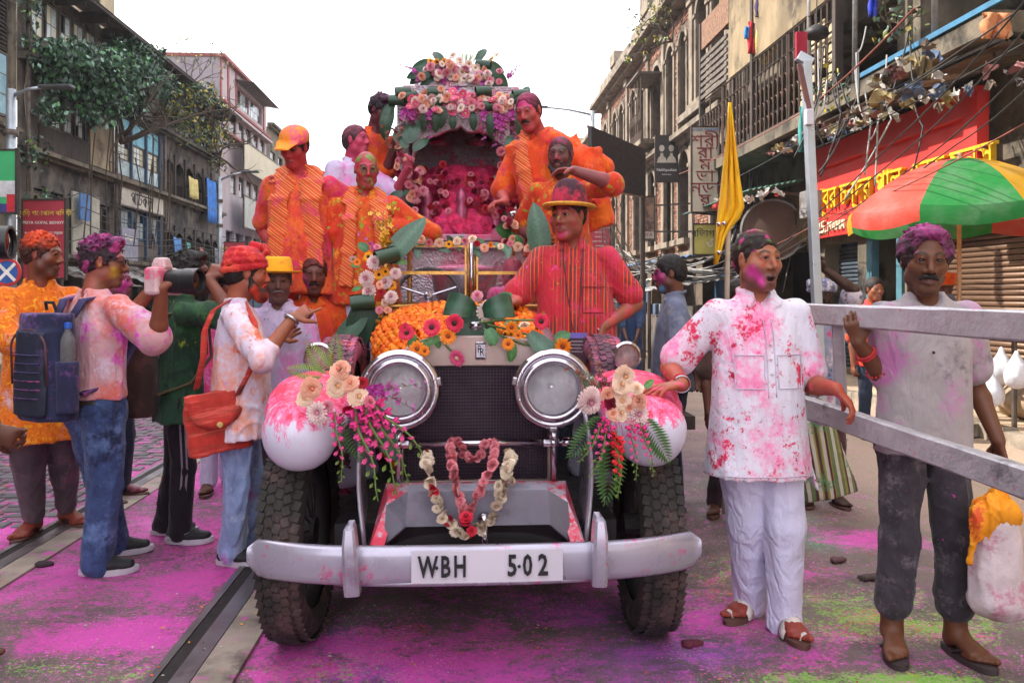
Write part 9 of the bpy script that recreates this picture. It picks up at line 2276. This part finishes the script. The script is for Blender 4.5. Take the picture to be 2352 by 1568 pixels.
# ---- bags
t=thing('white_sack','bulging white plastic sack stuffed with orange cloth at the right edge','sack',P(2288,1270,3.06))
F=Field();F.ecap((0,0,-.16),(0,0,.10),(1,0,0),(.105,.075),(.085,.06),.05);F.ell((.03,0,-.18),(.085,.07,.06),None,.05)
v,q=F.mesh(.008,folds(.0035,5,2.0,1.2),1);link('sack',np_mesh('sack',v,q,M('woven_plastic',hx('#c8b8be'),.4,var=.12,vs=8,bump=.5,bs=26,powders=[(hx('#b87a92'),7,.60,.1)])),t)
F=Field();F.ell((0,0,.15),(.085,.06,.06),None,.03);F.ell((-.06,-.02,.13),(.04,.04,.07),None,.03);F.cap((-.08,-.03,.16),(-.12,-.03,-.02),.025,.008,.02);F.cap((0,0,.15),(.02,0,.26),.035,.02,.03)
v,q=F.mesh(.007,folds(.009,2,2.6,.8),0);link('orange_cloth',np_mesh('orange_cloth',v,q,M('saffron_cloth',hx('#e8930e'),.7,var=.15,vs=10,powders=[(hx('#d8501e'),7,.64,.06)])),t)
t=thing('striped_bag','green and maroon striped cloth bag hanging behind the kurta man','bag',P(1893,1050,5.15),rot=(0,R(-9),0))
sb_m=cloth_mat('striped_bag_cloth',hx('#5a6a44'),[(hx('#3f7a54'),5,.64,.08)],pattern=pat_stripes((hx('#8a7a3a'),hx('#4a2428'),hx('#b0a89a')),26,(1,0,0),.32,.02))
F=Field();F.ecap((0,0,-.20),(-.02,0,.20),(1,0,0),(.175,.05),(.105,.035),.02,capr=.05);v,q=F.mesh(.009,folds(.005,3),1);link('pouch',np_mesh('pouch',v,q,sb_m),t)
mb=MB();mb.tube([(-.10,0,.22),(-.07,0,.34),(-.03,0,.38),(.03,0,.36),(.07,0,.22)],.010,6);mb.build('handle',sb_m,t,smooth=True)
# ---- signs standing out from the right hand houses
def blade_sign(name,label,px0,py0,px1,py1,d,back,cat='sign',thick=.06,bracket=True):
 a,b=P(px0,py0,d),P(px1,py1,d);t=thing(name,label,cat,(a+b)/2,rz=-YAW);w,h=(b-a).length*0+abs((px1-px0)*d/FPX),abs((py1-py0)*d/FPX)
 mb=MB();mb.box((0,0,0),(w,thick,h));mb.build('board',back,t);mb=MB()
 for s_ in(-1,1):mb.box((s_*w/2,-.004,0),(.03,thick+.02,h+.05));mb.box((0,-.004,s_*h/2),(w-.03,thick+.018,.03))
 mb.build('frame',wood_d,t)
 if bracket:mb=MB();mb.bar((w/2,0,h*.3),(w/2+.9,0,h*.3+.05),.04,.04);mb.bar((w/2,0,-h*.3),(w/2+.9,0,-h*.3),.04,.04);mb.build('bracket',tin,t)
 return t,w,h
ink_r=M('sign_maroon',hx('#7c2430'),.7);ink_b=M('sign_blue',hx('#4a78b0'),.7);ink_w=M('sign_white',hx('#e4dcd6'),.6);ink_y=M('sign_gold',hx('#d8b850'),.6);ink_k=M('sign_ink',hx('#2c2a30'))
t,w,h=blade_sign('vertical_signboard','tall cream signboard with maroon Bengali letters stacked down it',1588,292,1650,488,17.4,M('sign_cream_board',hx('#b8aa96'),.7,var=.12,vs=2,dirt=(hx('#8a7a6a'),2,.6)))
for i,s_ in enumerate(('শ্রী','রা','ম','ভা','ন্ডা','র')):text_mesh('lettering',s_,.36,ink_r,t,(0,-.04,h*.33-i*h*.138),(R(90),0,0),.004,sx=1.1)
text_mesh('lettering','এখানে দশকর্মা',.085,ink_b,t,(0,-.04,h*.46),(R(90),0,0),.003)
t,w,h=blade_sign('portrait_signboard','dark signboard with two pale faces and the lettering below',1505,312,1556,418,23.5,M('sign_brown_black',hx('#2c2422'),.6,var=.2))
skp=M('print_pale',hx('#b8ac9c'),.7,var=.15,vs=6)
for s_ in(-1,1):
 hd=MB();hd.lathe([(.0,-.006),(.075,-.006),(.075,0)],(s_*.135,-.036,.30),'Y',18,rot=Matrix.Diagonal((1,1,1.35)));hd.mi=0
 hd.prism([(s_*.135+x*.12,-.041,.04+z*.13)for x,z in((-1.2,-1.2),(1.2,-1.2),(.9,-.2),(.35,.35),(.3,.9),(-.3,.9),(-.35,.35),(-.9,-.2))],(0,.004,0));hd.build('portrait',skp,t)
 hr=MB();hr.prism([(s_*.135+x*.1,-.044,.36+z*.1)for x,z in((-.9,-.7),(-.75,.1),(-.2,.25),(.3,.2),(.8,-.2),(.95,-.9),(1.15,.2),(.7,.85),(0,1.05),(-.7,.85),(-1.1,.2))],(0,.003,0));hr.build('portrait_hair',ink_k,t)
text_mesh('lettering','Nabhyushan',.115,ink_w,t,(0,-.04,-.32),(R(90),0,0),.003);text_mesh('lettering','Gold & Silver',.05,ink_w,t,(0,-.04,-.45),(R(90),0,0),.003)
t,w,h=blade_sign('poster_board','brownish figure poster with the letters PITA at its foot',1470,452,1503,552,20.0,M('poster_brown',hx('#5c443c'),.7,var=.5,vs=9,powders=[(hx('#8a6a54'),6,.52,.08)]))
mb=MB();mb.box((0,-.034,-.40),(.32,.008,.16));mb.build('strip',M('poster_cream',hx('#b8a898'),.7),t);text_mesh('lettering','PITA',.12,ink_r,t,(0,-.042,-.40),(R(90),0,0),.003)
t,w,h=blade_sign('yellow_board','pale yellow notice board under the flag',1592,515,1645,585,17.5,M('sign_pale_yellow',hx('#b8aa58'),.7,var=.15,vs=3));text_mesh('lettering','বিভাগ',.2,ink_k,t,(-.05,-.04,.12),(R(90),0,0),.003);text_mesh('lettering','ওঁ',.2,ink_w,t,(.1,-.04,-.1),(R(90),0,0),.003)
redb=M('sign_crimson_board',hx('#a83244'),.6,var=.12,vs=2)
def red_notice(label,px0,py0,px1,py1,d):
 t,w,h=blade_sign('red_notice_board',label,px0,py0,px1,py1,d,redb,bracket=False);t['group']='crimson notice boards along the street';s_=h/1.6
 text_mesh('lettering','প্রিয় গোপাল বিষয়ী',.135*s_,ink_y,t,(0,-.04,.52*s_),(R(90),0,0),.003);text_mesh('lettering','PRIYA GOPAL BISHOYI',.085*s_,ink_w,t,(0,-.04,.33*s_),(R(90),0,0),.003)
 for i,s2 in enumerate(('৭০ পণ্ডিত পুরুষোত্তম','রায় স্ট্রীট','কলকাতা ৭','মহাত্মা গান্ধী রোড','বড়বাজার')):text_mesh('lettering',s2,.08*s_,ink_w,t,(0,-.04,(.12-.17*i)*s_),(R(90),0,0),.003)
 mb=MB()
 for sx in(-.35,.35):mb.tube([(sx*w,.06,h/2),(sx*w,.06,.0-t.location.z)],.03,6)
 mb.build('post',tin,t)
red_notice('large crimson notice board with gold and white lettering at the left edge',54,459,152,640,14.5);red_notice('small crimson notice board below the pink house',516,556,565,640,28.0);red_notice('crimson notice board half hidden by the orange shawl',1352,482,1402,580,20.0)
# dark hoarding seen aslant beyond the shawl
a,b=P(1350,360,12.6),P(1476,398,15.6);t=thing('dark_hoarding','dark slanting hoarding panel on cords behind the orange shawl','hoarding',(a+b)/2);d=b-a;hh=.44
mb=MB();p_=[a-t.location+Vector((0,0,hh+.02)),b-t.location+Vector((0,0,hh)),b-t.location-Vector((0,0,hh)),a-t.location-Vector((0,0,hh+.02))];mb.prism(p_,d.cross(Vector((0,0,1))).normalized()*.06);mb.build('panel',M('hoarding_black',hx('#2c282e'),.6,var=.15),t)
mb=MB();mb.tube([p_[0],p_[1]],.025,6);mb.tube([p_[3],p_[2]],.025,6);mb.tube([(p_[0]+p_[1])/2,(p_[3]+p_[2])/2],.02,6);mb.build('frame',M('bamboo',hx('#a89a8a')),t)
mb=MB();mb.tube([p_[2],Vector((p_[2].x,p_[2].y,-t.location.z))],.05,8);mb.tube([p_[3],Vector((p_[3].x,p_[3].y,-t.location.z))],.05,8);mb.build('post',wood_d,t)
def wire(name,label,pts,r,mat,sag=.0,group=None,n=14):
 w3=[P(*p)for p in pts];o=w3[0].copy();out=[]
 for q in range(len(w3)-1):
  for i in range(n+(q==len(w3)-2)):
   f=i/n;out.append(w3[q].lerp(w3[q+1],f)-o-Vector((0,0,sag*4*f*(1-f))))
 mb=MB();mb.tube(out,r,5);ob=mb.build(name,mat,smooth=True);ob.location=o;return tag(ob,label,'cable',group)
for i,(x,y)in enumerate(((1385,560),(1400,590),(1422,620),(1440,600),(1452,640),(1465,610))):wire('cord',('leftmost','second','third','fourth','fifth','rightmost')[i]+' of the pale cords fanning down from the dark hoarding',((1378,452,13),(x,y,14+i*.4)),.012,cable_w,0,'cords under the dark hoarding',4)
# ---- cables over the shops
ORD=['first','second','third','fourth','fifth','sixth','seventh','eighth','topmost']
G_='cables strung past the right hand shops'
W_=[((1700,640,13),(2080,300,7.4),(2420,-80,5)),((1730,610,13.5),(2100,330,7.6),(2430,-20,5)),((1760,600,13),(2130,360,7.8),(2440,60,5.2)),((1800,590,12),(2200,330,7.6),(2440,120,5.6)),((1560,400,20),(1840,260,11),(2100,20,6.5)),((1640,430,16),(1880,300,10),(2200,130,7)),((1700,590,13),(1900,500,9.5),(2352,285,6.2)),((1850,350,11),(2352,100,6.4)),((1900,300,10),(2330,30,6))]
for i,p_ in enumerate(W_):wire('cable',ORD[i]+(' black cable running up past the right hand shops' if i not in(4,6)else ' cable past the right hand houses, rust red and slanting'),p_,.007 if i!=4 else .010,cable_r if i in(4,6)else cable_m,.05,G_)
def tangle(name,label,mk,n,r):
 mb=MB()
 for i in range(n):
  pts,sg=mk(i);w3=[P(*p)for p in pts];out=[]
  for q in range(len(w3)-1):
   for j in range(8):f=j/8;out.append(w3[q].lerp(w3[q+1],f)-Vector((0,0,sg*4*f*(1-f))))
  out.append(w3[-1]);mb.mi=i%2;mb.tube(out,r,4)
 tag(mb.build(name,[cable_m,cable_w],smooth=True),label,'cables',None,'stuff')
def tk1(i):x=1690+frg.uniform(0,130);y0=290+frg.uniform(0,130);return((x,y0,17.6),(x-frg.uniform(-10,30),y0+frg.uniform(80,160),17.3),(x-frg.uniform(-30,60),y0+frg.uniform(180,300),16.6)),frg.uniform(0,.12)
def tk2(i):y0=600+frg.uniform(-40,40);return((1400+frg.uniform(0,60),y0,19),(1520,605+frg.uniform(-30,30),16),(1690,580+frg.uniform(-30,60),13)),frg.uniform(.05,.35)
def tk3(i):x=1880+frg.uniform(-40,220);y0=60+frg.uniform(0,160);return((x,y0,9.8),(x+frg.uniform(-30,30),y0+frg.uniform(60,120),9.4),(x+frg.uniform(-90,40),y0+frg.uniform(120,260),9.2)),frg.uniform(0,.1)
tangle('tangled_cables','tangle of thin cables and conduits on the brick mansion corner',tk1,34,.013);tangle('tangled_cables','sagging web of service cables over the mid right stalls',tk2,14,.012);tangle('tangled_cables','loose cables dangling over the wrought balcony front',tk3,18,.010)
for i in range(7):wire('cable',('uppermost','second','third','middle','fifth','sixth','lowest')[i]+' of the slack cables looping along the left houses',((10,470+i*26,17),(190,440+i*36,22),(420,520+i*14,28),(640,560+i*8,34)),.014,cable_m,.12+.05*(i%3),'slack cables along the left houses',9)
# ---- street lamps
def lamp(label,px,py_top,d,arm_px,arm_py,pipe=.09,rings=2,lo=False):
 top=P(px,py_top,d);t=thing('street_lamp',label,'street lamp',(top.x,top.y,0),group='street lamps along the tramway');H_=top.z;e=P(arm_px,arm_py,d)-t.location
 mb=MB();mb.tube([(0,0,0),(0,0,H_)],[pipe,pipe*.8],12);mb.build('post',lamp_grey,t,smooth=True);mb=MB();mb.tube([(0,0,H_-.12),e*.5+Vector((0,0,H_*.5-.02)),e],[.035,.03,.028],8);mb.build('arm',lamp_grey,t,smooth=True)
 dd=Vector((e.x,e.y,0)).normalized();mb=MB();mb.bar(e-dd*.1,e+dd*.45,.16,.06);mb.build('lantern',M('lamp_housing',hx('#4a4c50'),.4,.4),t,bevel=.02)
 for i in range(rings):mb=MB();mb.lathe([(pipe*1.25,-.05),(pipe*1.35,0),(pipe*1.25,.05)],(0,0,H_*(.85-.15*i)),n=12);mb.build('clamp',tin,t)
 return t
lamp('grey street lamp at the left edge with its arm over the banyan',25,205,13.5,105,200);lamp('slim street lamp in front of the pink house',505,405,26,562,395,.075);lamp('distant street lamp reaching out behind the shrine',1361,255,24,1250,246,.08)
# ---- left edge banner and parking sign
t,w,h=blade_sign('green_banner','green and white campaign banner at the far left edge',-60,345,40,490,13.3,M('banner_green',hx('#3fae6e'),.6,var=.15,vs=1.5),bracket=False)
mb=MB();mb.box((.05,-.036,-.12),(w*.85,.006,.26));mb.build('white_field',M('banner_white',hx('#c8c8cc'),.6),t);mb=MB();mb.box((0,-.036,-h*.42),(w*.98,.006,.14));mb.build('blue_strip',M('banner_blue',hx('#3a3a7a'),.6),t);mb=MB();mb.box((w*.38,-.041,-h*.34),(w*.18,.006,.28));mb.build('red_mark',M('banner_red',hx('#c02838'),.6),t)
t=thing('parking_sign','round red and blue no parking sign behind the floral kurta','sign',P(17,625,9.5),rz=-YAW)
mb=MB();mb.lathe([(.0,-.012),(.135,-.012),(.135,0)],axis='Y',n=28);mb.build('blue_disc',M('road_sign_blue',hx('#2c5aa0'),.5),t);mb=MB();mb.lathe([(.13,-.018),(.165,-.018),(.165,.004),(.0,.004)],axis='Y',n=28);mb.build('red_ring',M('road_sign_red',hx('#b83030'),.5),t)
mb=MB();mb.box((0,-.016,0),(.035,.006,.28),rot=Matrix.Rotation(R(45),3,'Y'));mb.box((0,-.019,0),(.035,.006,.28),rot=Matrix.Rotation(R(-45),3,'Y'));mb.build('cross',M('sign_white',hx('#e4dcd6')),t);mb=MB();mb.tube([(0,.03,.1),(0,.03,-P(17,625,9.5).z)],.03,8);mb.build('post',lamp_grey,t)
# ---- banyan rooted in the left house, thin bare tree, roof sprig
gr_=[hx('#1c3428'),hx('#24402e'),hx('#2f4f38'),hx('#182c24'),hx('#3f5f48'),hx('#6a8a78')];gl_=[hx('#4a5a2c'),hx('#6a7434'),hx('#3a4f30'),hx('#9a8f2a'),hx('#b8a830')]
tg=np.random.RandomState(21)
t=thing('banyan','dense dark green banyan growing out of the left house front','tree',(-10.6,26.5,6.2));o_=t.location;mb=MB();ends=[]
for d in((.5,-1,.7),(.7,-.4,1),(.6,.5,.9),(.8,1,.5),(.7,-.9,.3),(.9,.2,.4)):ends+=twig(mb,(0,0,0),d,1.9,.09,2,tg,.3)
for i in range(12):y=tg.uniform(-3.5,4);mb.tube([(.2,y,tg.uniform(-.5,1.5)),(.12+tg.uniform(0,.1),y+tg.normal(0,.2),-1.2),(.1,y+tg.normal(0,.3),-3.2)],.02,4)
mb.build('trunk',twig_m,t)
def cpx(px,py,d):return tuple(P(px,py,d)-o_)
cl=[(cpx(*c),r_,n)for c,r_,n in(((150,130,21.5),(.8,1.1,.45),420),((200,150,22.5),(1.0,1.3,.65),800),((260,165,24),(1.0,1.4,.75),900),((310,175,25.5),(.9,1.2,.7),700),((180,190,22.3),(.7,1.0,.5),420),((240,215,23.5),(.8,1.1,.6),620),((350,190,27),(.8,1.3,.6),420),((290,235,25),(.6,.9,.5),330),((300,110,26),(.7,1.0,.35),260),((340,130,27.5),(.6,1.0,.4),240),((130,180,21.5),(.5,.7,.4),160),((220,265,23),(.5,.9,.3),140),((120,255,21.3),(.4,.6,.4),110))]
leafy('foliage',t,[(a_,b_,int(n_*1.5))for a_,b_,n_ in cl],0,.175,gr_+[hx('#3c6a3c'),hx('#4a7a48')],seed=3)
t=thing('fig_bush','sparse yellow flecked fig bush hanging between the dark house and pink house','shrub',(-10.7,35.5,7.6));o_=t.location;mb=MB()
for d in((.4,-.8,.6),(.5,.4,.7),(.6,1,.3),(.4,-.3,1.0),(.6,.7,-.5),(.5,-.6,-.4)):twig(mb,(0,0,0),d,2.0,.07,2,tg,.35)
mb.build('trunk',twig_m,t)
leafy('foliage',t,[(cpx(*c),r_,n)for c,r_,n in(((440,215,31),(.8,1.4,.4),260),((470,215,33),(.6,1.0,.45),300),((490,235,34),(.5,.8,.4),160),((430,290,31.5),(.8,1.3,.8),300),((480,310,34),(.6,1.0,.8),240),((515,305,36),(.4,.8,.7),150),((400,250,30.5),(.6,1.0,.5),200),((500,370,35.5),(.4,.8,.5),90))],0,.17,gl_+gr_[:3],seed=5)
t=thing('bare_tree','thin nearly bare sapling on the eaves against the sky','tree',P(436,200,33));mb=MB();ends=[]
for d in((.0,.3,1),(.5,.2,.9),(-.55,.3,.8),(.8,.3,.55),(-.3,.2,1)):ends+=twig(mb,(0,0,0),d,1.35,.032,2,tg,.25)
mb.build('trunk',twig_m,t);leafy('foliage',t,[(tuple(e),(.10,.10,.08),4)for e in ends],0,.11,gl_,seed=6)
t=thing('roof_sapling','spindly sapling leaning off the brick mansion parapet','tree',P(1545,95,23.5));mb=MB();ends=[]
for d in((-1,-.1,.45),(-.8,.1,.9),(-.2,0,1.1),(-1,.1,.05)):ends+=twig(mb,(0,0,0),d,.95,.035,2,tg,.3)
mb.build('trunk',twig_m,t);leafy('foliage',t,[(tuple(e),(.14,.14,.12),7)for e in ends],0,.11,gl_+[hx('#6a8a2c')],seed=8)
t=thing('wall_creeper','leafy creeper down the joint of the two left houses','plant',(-10.8,21.2,7));o_=t.location;mb=MB();mb.tube([(.05,0,2.5),(.1,.1,1),(.05,-.1,-.5),(.1,.05,-3)],.03,5);mb.build('stem',twig_m,t)
leafy('foliage',t,[((.15,0,1.7),(.3,.45,.6),130),((.15,.1,.6),(.25,.4,.6),110),((.2,0,-2.0),(.3,.7,.5),90),((.2,.6,-3.2),(.3,.9,.4),80)],0,.14,gr_+[hx('#5a7a2c')],seed=9)
for k,(px,py,d,n)in enumerate(((1770,70,15,60),(2060,90,8.6,70),(1900,240,10,60),(560,640,30,60))):
 p=P(px,py,d);t=thing('weed_tuft',('weed tuft sprouting by the coiled hose','dry creeper tuft on the upper ledge at right','weed tuft on the balcony grille','weed tuft by the blue shop front')[k],'plant',p);mb=MB()
 for i in range(4):twig(mb,(0,0,0),(tg.normal(0,.6),tg.normal(0,.6),1),.35,.012,1,tg)
 mb.build('stem',twig_m,t);leafy('foliage',t,[((0,0,.2),(.3,.3,.25),n)],0,.08,gl_+gr_,seed=30+k)
 # ---- washing, hose and junk on the right hand balconies
def hang_cloth(name,label,px0,px1,py0,py1,d,c,group='washing on the right hand balconies',wav=.06):
 mb=MB();rows=[];o_=P((px0+px1)/2,(py0+py1)/2,d)
 for j in range(8):rows.append([P(px0+(px1-px0)*(i/8+(.06*math.sin(j*1.3+i))),py0+(py1-py0)*j/7,d+wav*math.sin(i*1.6+j*.5))-o_ for i in range(9)])
 mb.grid(rows);o=mb.build(name,cloth_mat0(label[:18],c),smooth=True);o.location=o_;o.modifiers.new('thick','SOLIDIFY').thickness=.012;return tag(o,label,'cloth',group)
hang_cloth('red_cloth','red cloth hanging by the coiled hose',1718,1740,50,124,15.2,hx('#c02838'));hang_cloth('blue_cloth','small blue cloth at the end of the washing line',1710,1722,62,90,15.2,hx('#3a80c0'));hang_cloth('purple_cloth','dark purple cloth on the upper washing line',1735,1762,-10,40,15,hx('#3c2a50'));hang_cloth('orange_cloth','faded orange cloth on the upper washing line',1765,1785,15,58,15,hx('#b06a3c'));hang_cloth('pink_cloth','pink cloth high on the washing line',1790,1805,-10,30,14.8,hx('#c04870'));hang_cloth('cobalt_cloth','cobalt blue cloth over the upper balcony',1996,2014,-10,40,9.6,hx('#2438b0'));hang_cloth('brown_cloth','brown rag draped over the junk ledge',2108,2140,130,185,8.0,hx('#6a5a3c'));hang_cloth('teal_cloth','teal furled cloth hung on the balcony front',1836,1858,245,350,10.6,hx('#3f8a88'));hang_cloth('patterned_cloth','patterned orange and white cloth on the near balcony rail',2255,2320,30,90,7.2,hx('#b87850'))
p=P(1762,75,15);t=thing('coiled_hose','coil of yellow hose hung on the right hand balcony','hose',p)
for k in range(7):
 mb=MB();rr=.19+.012*(k%3);mb.tube([(rr*.8*math.cos(2*math.pi*i/22)+.02*math.sin(k),-.05+.02*k,rr*1.9*math.sin(2*math.pi*i/22)-.03*k)for i in range(22)],.016,6,closed=True);mb.build('coil',M('yellow_hose',hx('#c8b060'),.5,var=.1),t,smooth=True)
p=P(1876,78,11.5);t=thing('hanging_pan','dark pan lamp hanging below the upper slab','lamp',p);mb=MB();mb.lathe([(.0,-.02),(.13,-.06),(.17,-.02),(.15,.06),(.05,.12),(.0,.13)],n=20);mb.build('bowl',black_met,t,smooth=True);mb=MB();mb.tube([(0,0,.12),(0,0,.6)],.008,5);mb.build('cord',cable_m,t)
def junk(label,px,py,d,w,cols,n=14,group='junk heaped on the right hand ledges'):
 p=P(px,py,d);t=thing('junk_heap',label,'junk',p,group=group)
 for i in range(n):
  F_=MB();x,y=frg.normal(0,w*.10),frg.normal(0,w*.35);L_=frg.uniform(.07,.20);rows=[]
  for a_ in range(5):rows.append([((a_/4-.5)*L_*.7+frg.normal(0,.012),(b_/4-.5)*L_+frg.normal(0,.014),abs(frg.normal(0,.028))+.03*math.sin(a_*1.3+b_))for b_ in range(5)])
  F_.grid(rows);o=F_.build('rag',cloth_mat0('junk%d'%(i%len(cols))+label[:9],cols[i%len(cols)]),t);o.location=(x,y,frg.uniform(.0,.04));o.rotation_euler=(frg.normal(0,.4),frg.normal(0,.4),frg.uniform(0,3))
 return t
jc=[hx('#b8b4ac'),hx('#6a5c50'),hx('#50607a'),hx('#9a8a60'),hx('#4a4240'),hx('#a8a29a'),hx('#8a5a58')]
junk('rags and wrappers on the near corrugated awning',2060,240,8.4,1.6,jc,20);junk('bundles and a blue bag on the balcony floor edge',2075,165,8.2,.9,jc);junk('rags on the green edged awning',1725,460,13.5,1.6,[hx('#c8c4c0'),hx('#a8a49c'),hx('#b84038'),hx('#c8c0b8')],18);junk('litter along the far end of the corrugated awning',1940,300,11,1.4,jc,18);junk('rags caught in the balcony grille',1830,330,12.4,1.6,jc,16);junk('papers on the ledge below the cables',2230,215,7.3,.9,jc,12)
# split air conditioners, meter boxes, pipes on the mansion corner
for k,(px,py,d)in enumerate(((1712,560,16.8),(1690,420,17.9),(1862,470,12.9))):
 p=P(px,py,d);t=thing('meter_box',('grey meter box low on the mansion corner','rusty meter box high on the mansion corner','meter box beside the painted board')[k],'box',p);mb=MB();mb.box((0,0,0),(.22,.34,.42));mb.build('case',(lamp_grey,tin,tin_l)[k],t,bevel=.012);mb=MB();mb.box((-.115,0,.02),(.012,.28,.32));mb.build('lid',tin_l,t);mb=MB();mb.tube([(0,.05,-.2),(0,.08,-.7),(.1,.08,-1.0)],.018,5);mb.build('conduit',cable_m,t)
 # ---- stalls and awnings deep on the right
for k,(px,py,d,w,m)in enumerate(((1440,610,25,2.6,tin_l),(1520,600,20.5,2.4,M('blue_tarp',hx('#4a6a9a'),.6,var=.25)),(1600,598,17.5,2.4,tin),(1560,655,17.0,2.0,tin_l),(1420,655,23,2.4,M('white_tarp',hx('#b8b0a4'),.7,var=.2)))):
 p=P(px,py,d);t=thing('stall_awning',('grey tin stall roof deep on the right','blue tarpaulin stall roof deep on the right','rusty tin stall roof before the yellow board','low grey stall roof behind the slate shirt','whitish tarpaulin stall roof far down the right')[k],'awning',p,group='stall roofs down the right side')
 corrugated('roof_sheet',t,(-.9,-w/2,-.12),(0,w,0),(1.9,0,.3),10,m,.025)
 for sy in(-w/2,w/2):mb=MB();mb.tube([(-.85,sy,-.12),(-.85,sy,.0-p.z)],.035,6);mb.build('post',wood_d,t)
 mb=MB();mb.box((.2,0,.5-p.z),(1.2,w*.9,.9));mb.build('counter',wood_g,t)
 for i in range(6):mb=MB();mb.box((-.1+.5*(i%2),-w*.35+i*w*.13,1.08-p.z),(.3,.26,.26));mb.build('goods',cloth_mat0('goods%d'%i,jc[i]),t,bevel=.02)
mb=MB()
# railing, plastic bags and rubble on the right pavement
t=thing('pavement_railing','dark pipe railing on the right pavement under the parasol','railing',(5.35,7.6,.12))
for i in range(5):mb=MB();mb.tube([(0,-1.4+i*.75,0),(0,-1.4+i*.75,.95)],.025,8);mb.build('post',tin,t)
for z in(.5,.93):mb=MB();mb.tube([(0,-1.5,z),(0,1.75,z)],.02,8);mb.build('bar',tin,t)
t=thing('stone_bench','rough grey stone block on the right pavement behind the grey shirt','bench',(5.9,7.9,.12));F=Field();F.ecap((0,-.5,.2),(0,.5,.2),(1,0,0),(.28,.2),(.28,.2),.02,capr=.02);v,q=F.mesh(.03,lambda X,Y,Z:.02*vnoise(X,Y,Z,12,1),1);link('block',np_mesh('block',v,q,pave_m),t)
for k,(px,py,d)in enumerate(((2300,850,7.6),(2278,905,7.4),(2335,860,7.2))):
 p=P(px,py,d);t=thing('plastic_bag',('white plastic bag tied on the railing','lower white plastic bag on the railing','white plastic bag nearest the frame edge')[k],'bag',p);F=Field();F.ell((0,0,0),(.11,.09,.12),None,.02);F.cap((0,0,.1),(0,0,.2),.05,.02,.04);v,q=F.mesh(.016,folds(.006,k,2.0,1),1);link('bag',np_mesh('bag',v,q,M('white_polythene',hx('#c8c8d0'),.3,var=.1)),t)
 # litter and petals on the road
rg=np.random.RandomState(40);V,Fc,Cc=[],[],[]
pal=[hx('#c03050'),hx('#d8603a'),hx('#e0a030'),hx('#d86aa0'),hx('#7a5a4a'),hx('#b8b0a8')]
for i in range(900):
 a=rg.rand();x,y=(rg.normal(.05,1.3),rg.uniform(2.4,5.5))if a<.6 else(rg.uniform(-4,4.5),rg.uniform(2.3,10));s_=rg.uniform(.004,.012);an=rg.uniform(0,6.3);b=len(V);z=.014
 V+=[(x+s_*math.cos(an),y+s_*math.sin(an),z),(x+s_*.6*math.cos(an+1.6),y+s_*.6*math.sin(an+1.6),z+s_*.5),(x+s_*math.cos(an+3.1),y+s_*math.sin(an+3.1),z+.002),(x+s_*.6*math.cos(an+4.7),y+s_*.6*math.sin(an+4.7),z+s_*.3)];Fc.append((b,b+1,b+2,b+3));Cc+=[np.array(pal[rg.randint(6)])*rg.uniform(.6,1.1)]*4
me=fl_mesh('petal_litter',V,Fc,Cc,petal_m,False);o=link('petal_litter',me);tag(o,'petals and paper scraps strewn on the road',None,None,'stuff')
for k,(x,y)in enumerate(((2000,1330),(1582,1485),(95,1300),(1920,1290),(1935,1010))):
 g=G(x,y);t=thing('road_litter',('crumpled dark rag on the road behind the kurta man','small maroon lump beside the right tyre','dark scrap on the tram road at left','small dark stone right of the kurta man','crumpled wrapper against the pavement')[k],'litter',(g.x,g.y,.0));F=Field();F.ell((0,0,.012),(.03+.03*(k in(0,4)),.025,.016),None,.01);F.ell((.03,.01,.01),(.03,.02,.012),None,.01);v,q=F.mesh(.006,folds(.004,k,4),0);link('scrap',np_mesh('scrap',v,q,cloth_mat0('scrap%d'%k,(hx('#4a3c3c'),hx('#5a1c30'),hx('#3a2c30'),hx('#5a3c40'),hx('#b8a8a0'))[k])),t)
 # ---- the dusty air of the street
hz=bpy.data.materials.new('dusty_air');nt=NT(hz);nt.n.remove(nt.b);vol=nt.new('ShaderNodeVolumePrincipled');vol.inputs['Color'].default_value=(.92,.90,.93,1);vol.inputs['Density'].default_value=.0009;vol.inputs['Anisotropy'].default_value=.3
nt.l.new(vol.outputs[0],next(x for x in nt.n if x.type=='OUTPUT_MATERIAL').inputs['Volume'])
mb=MB();mb.box((0,65,8.5),(134,206,19.4));o=mb.build('haze',hz);tag(o,'thin dusty haze hanging in the street',None,None,'stuff')
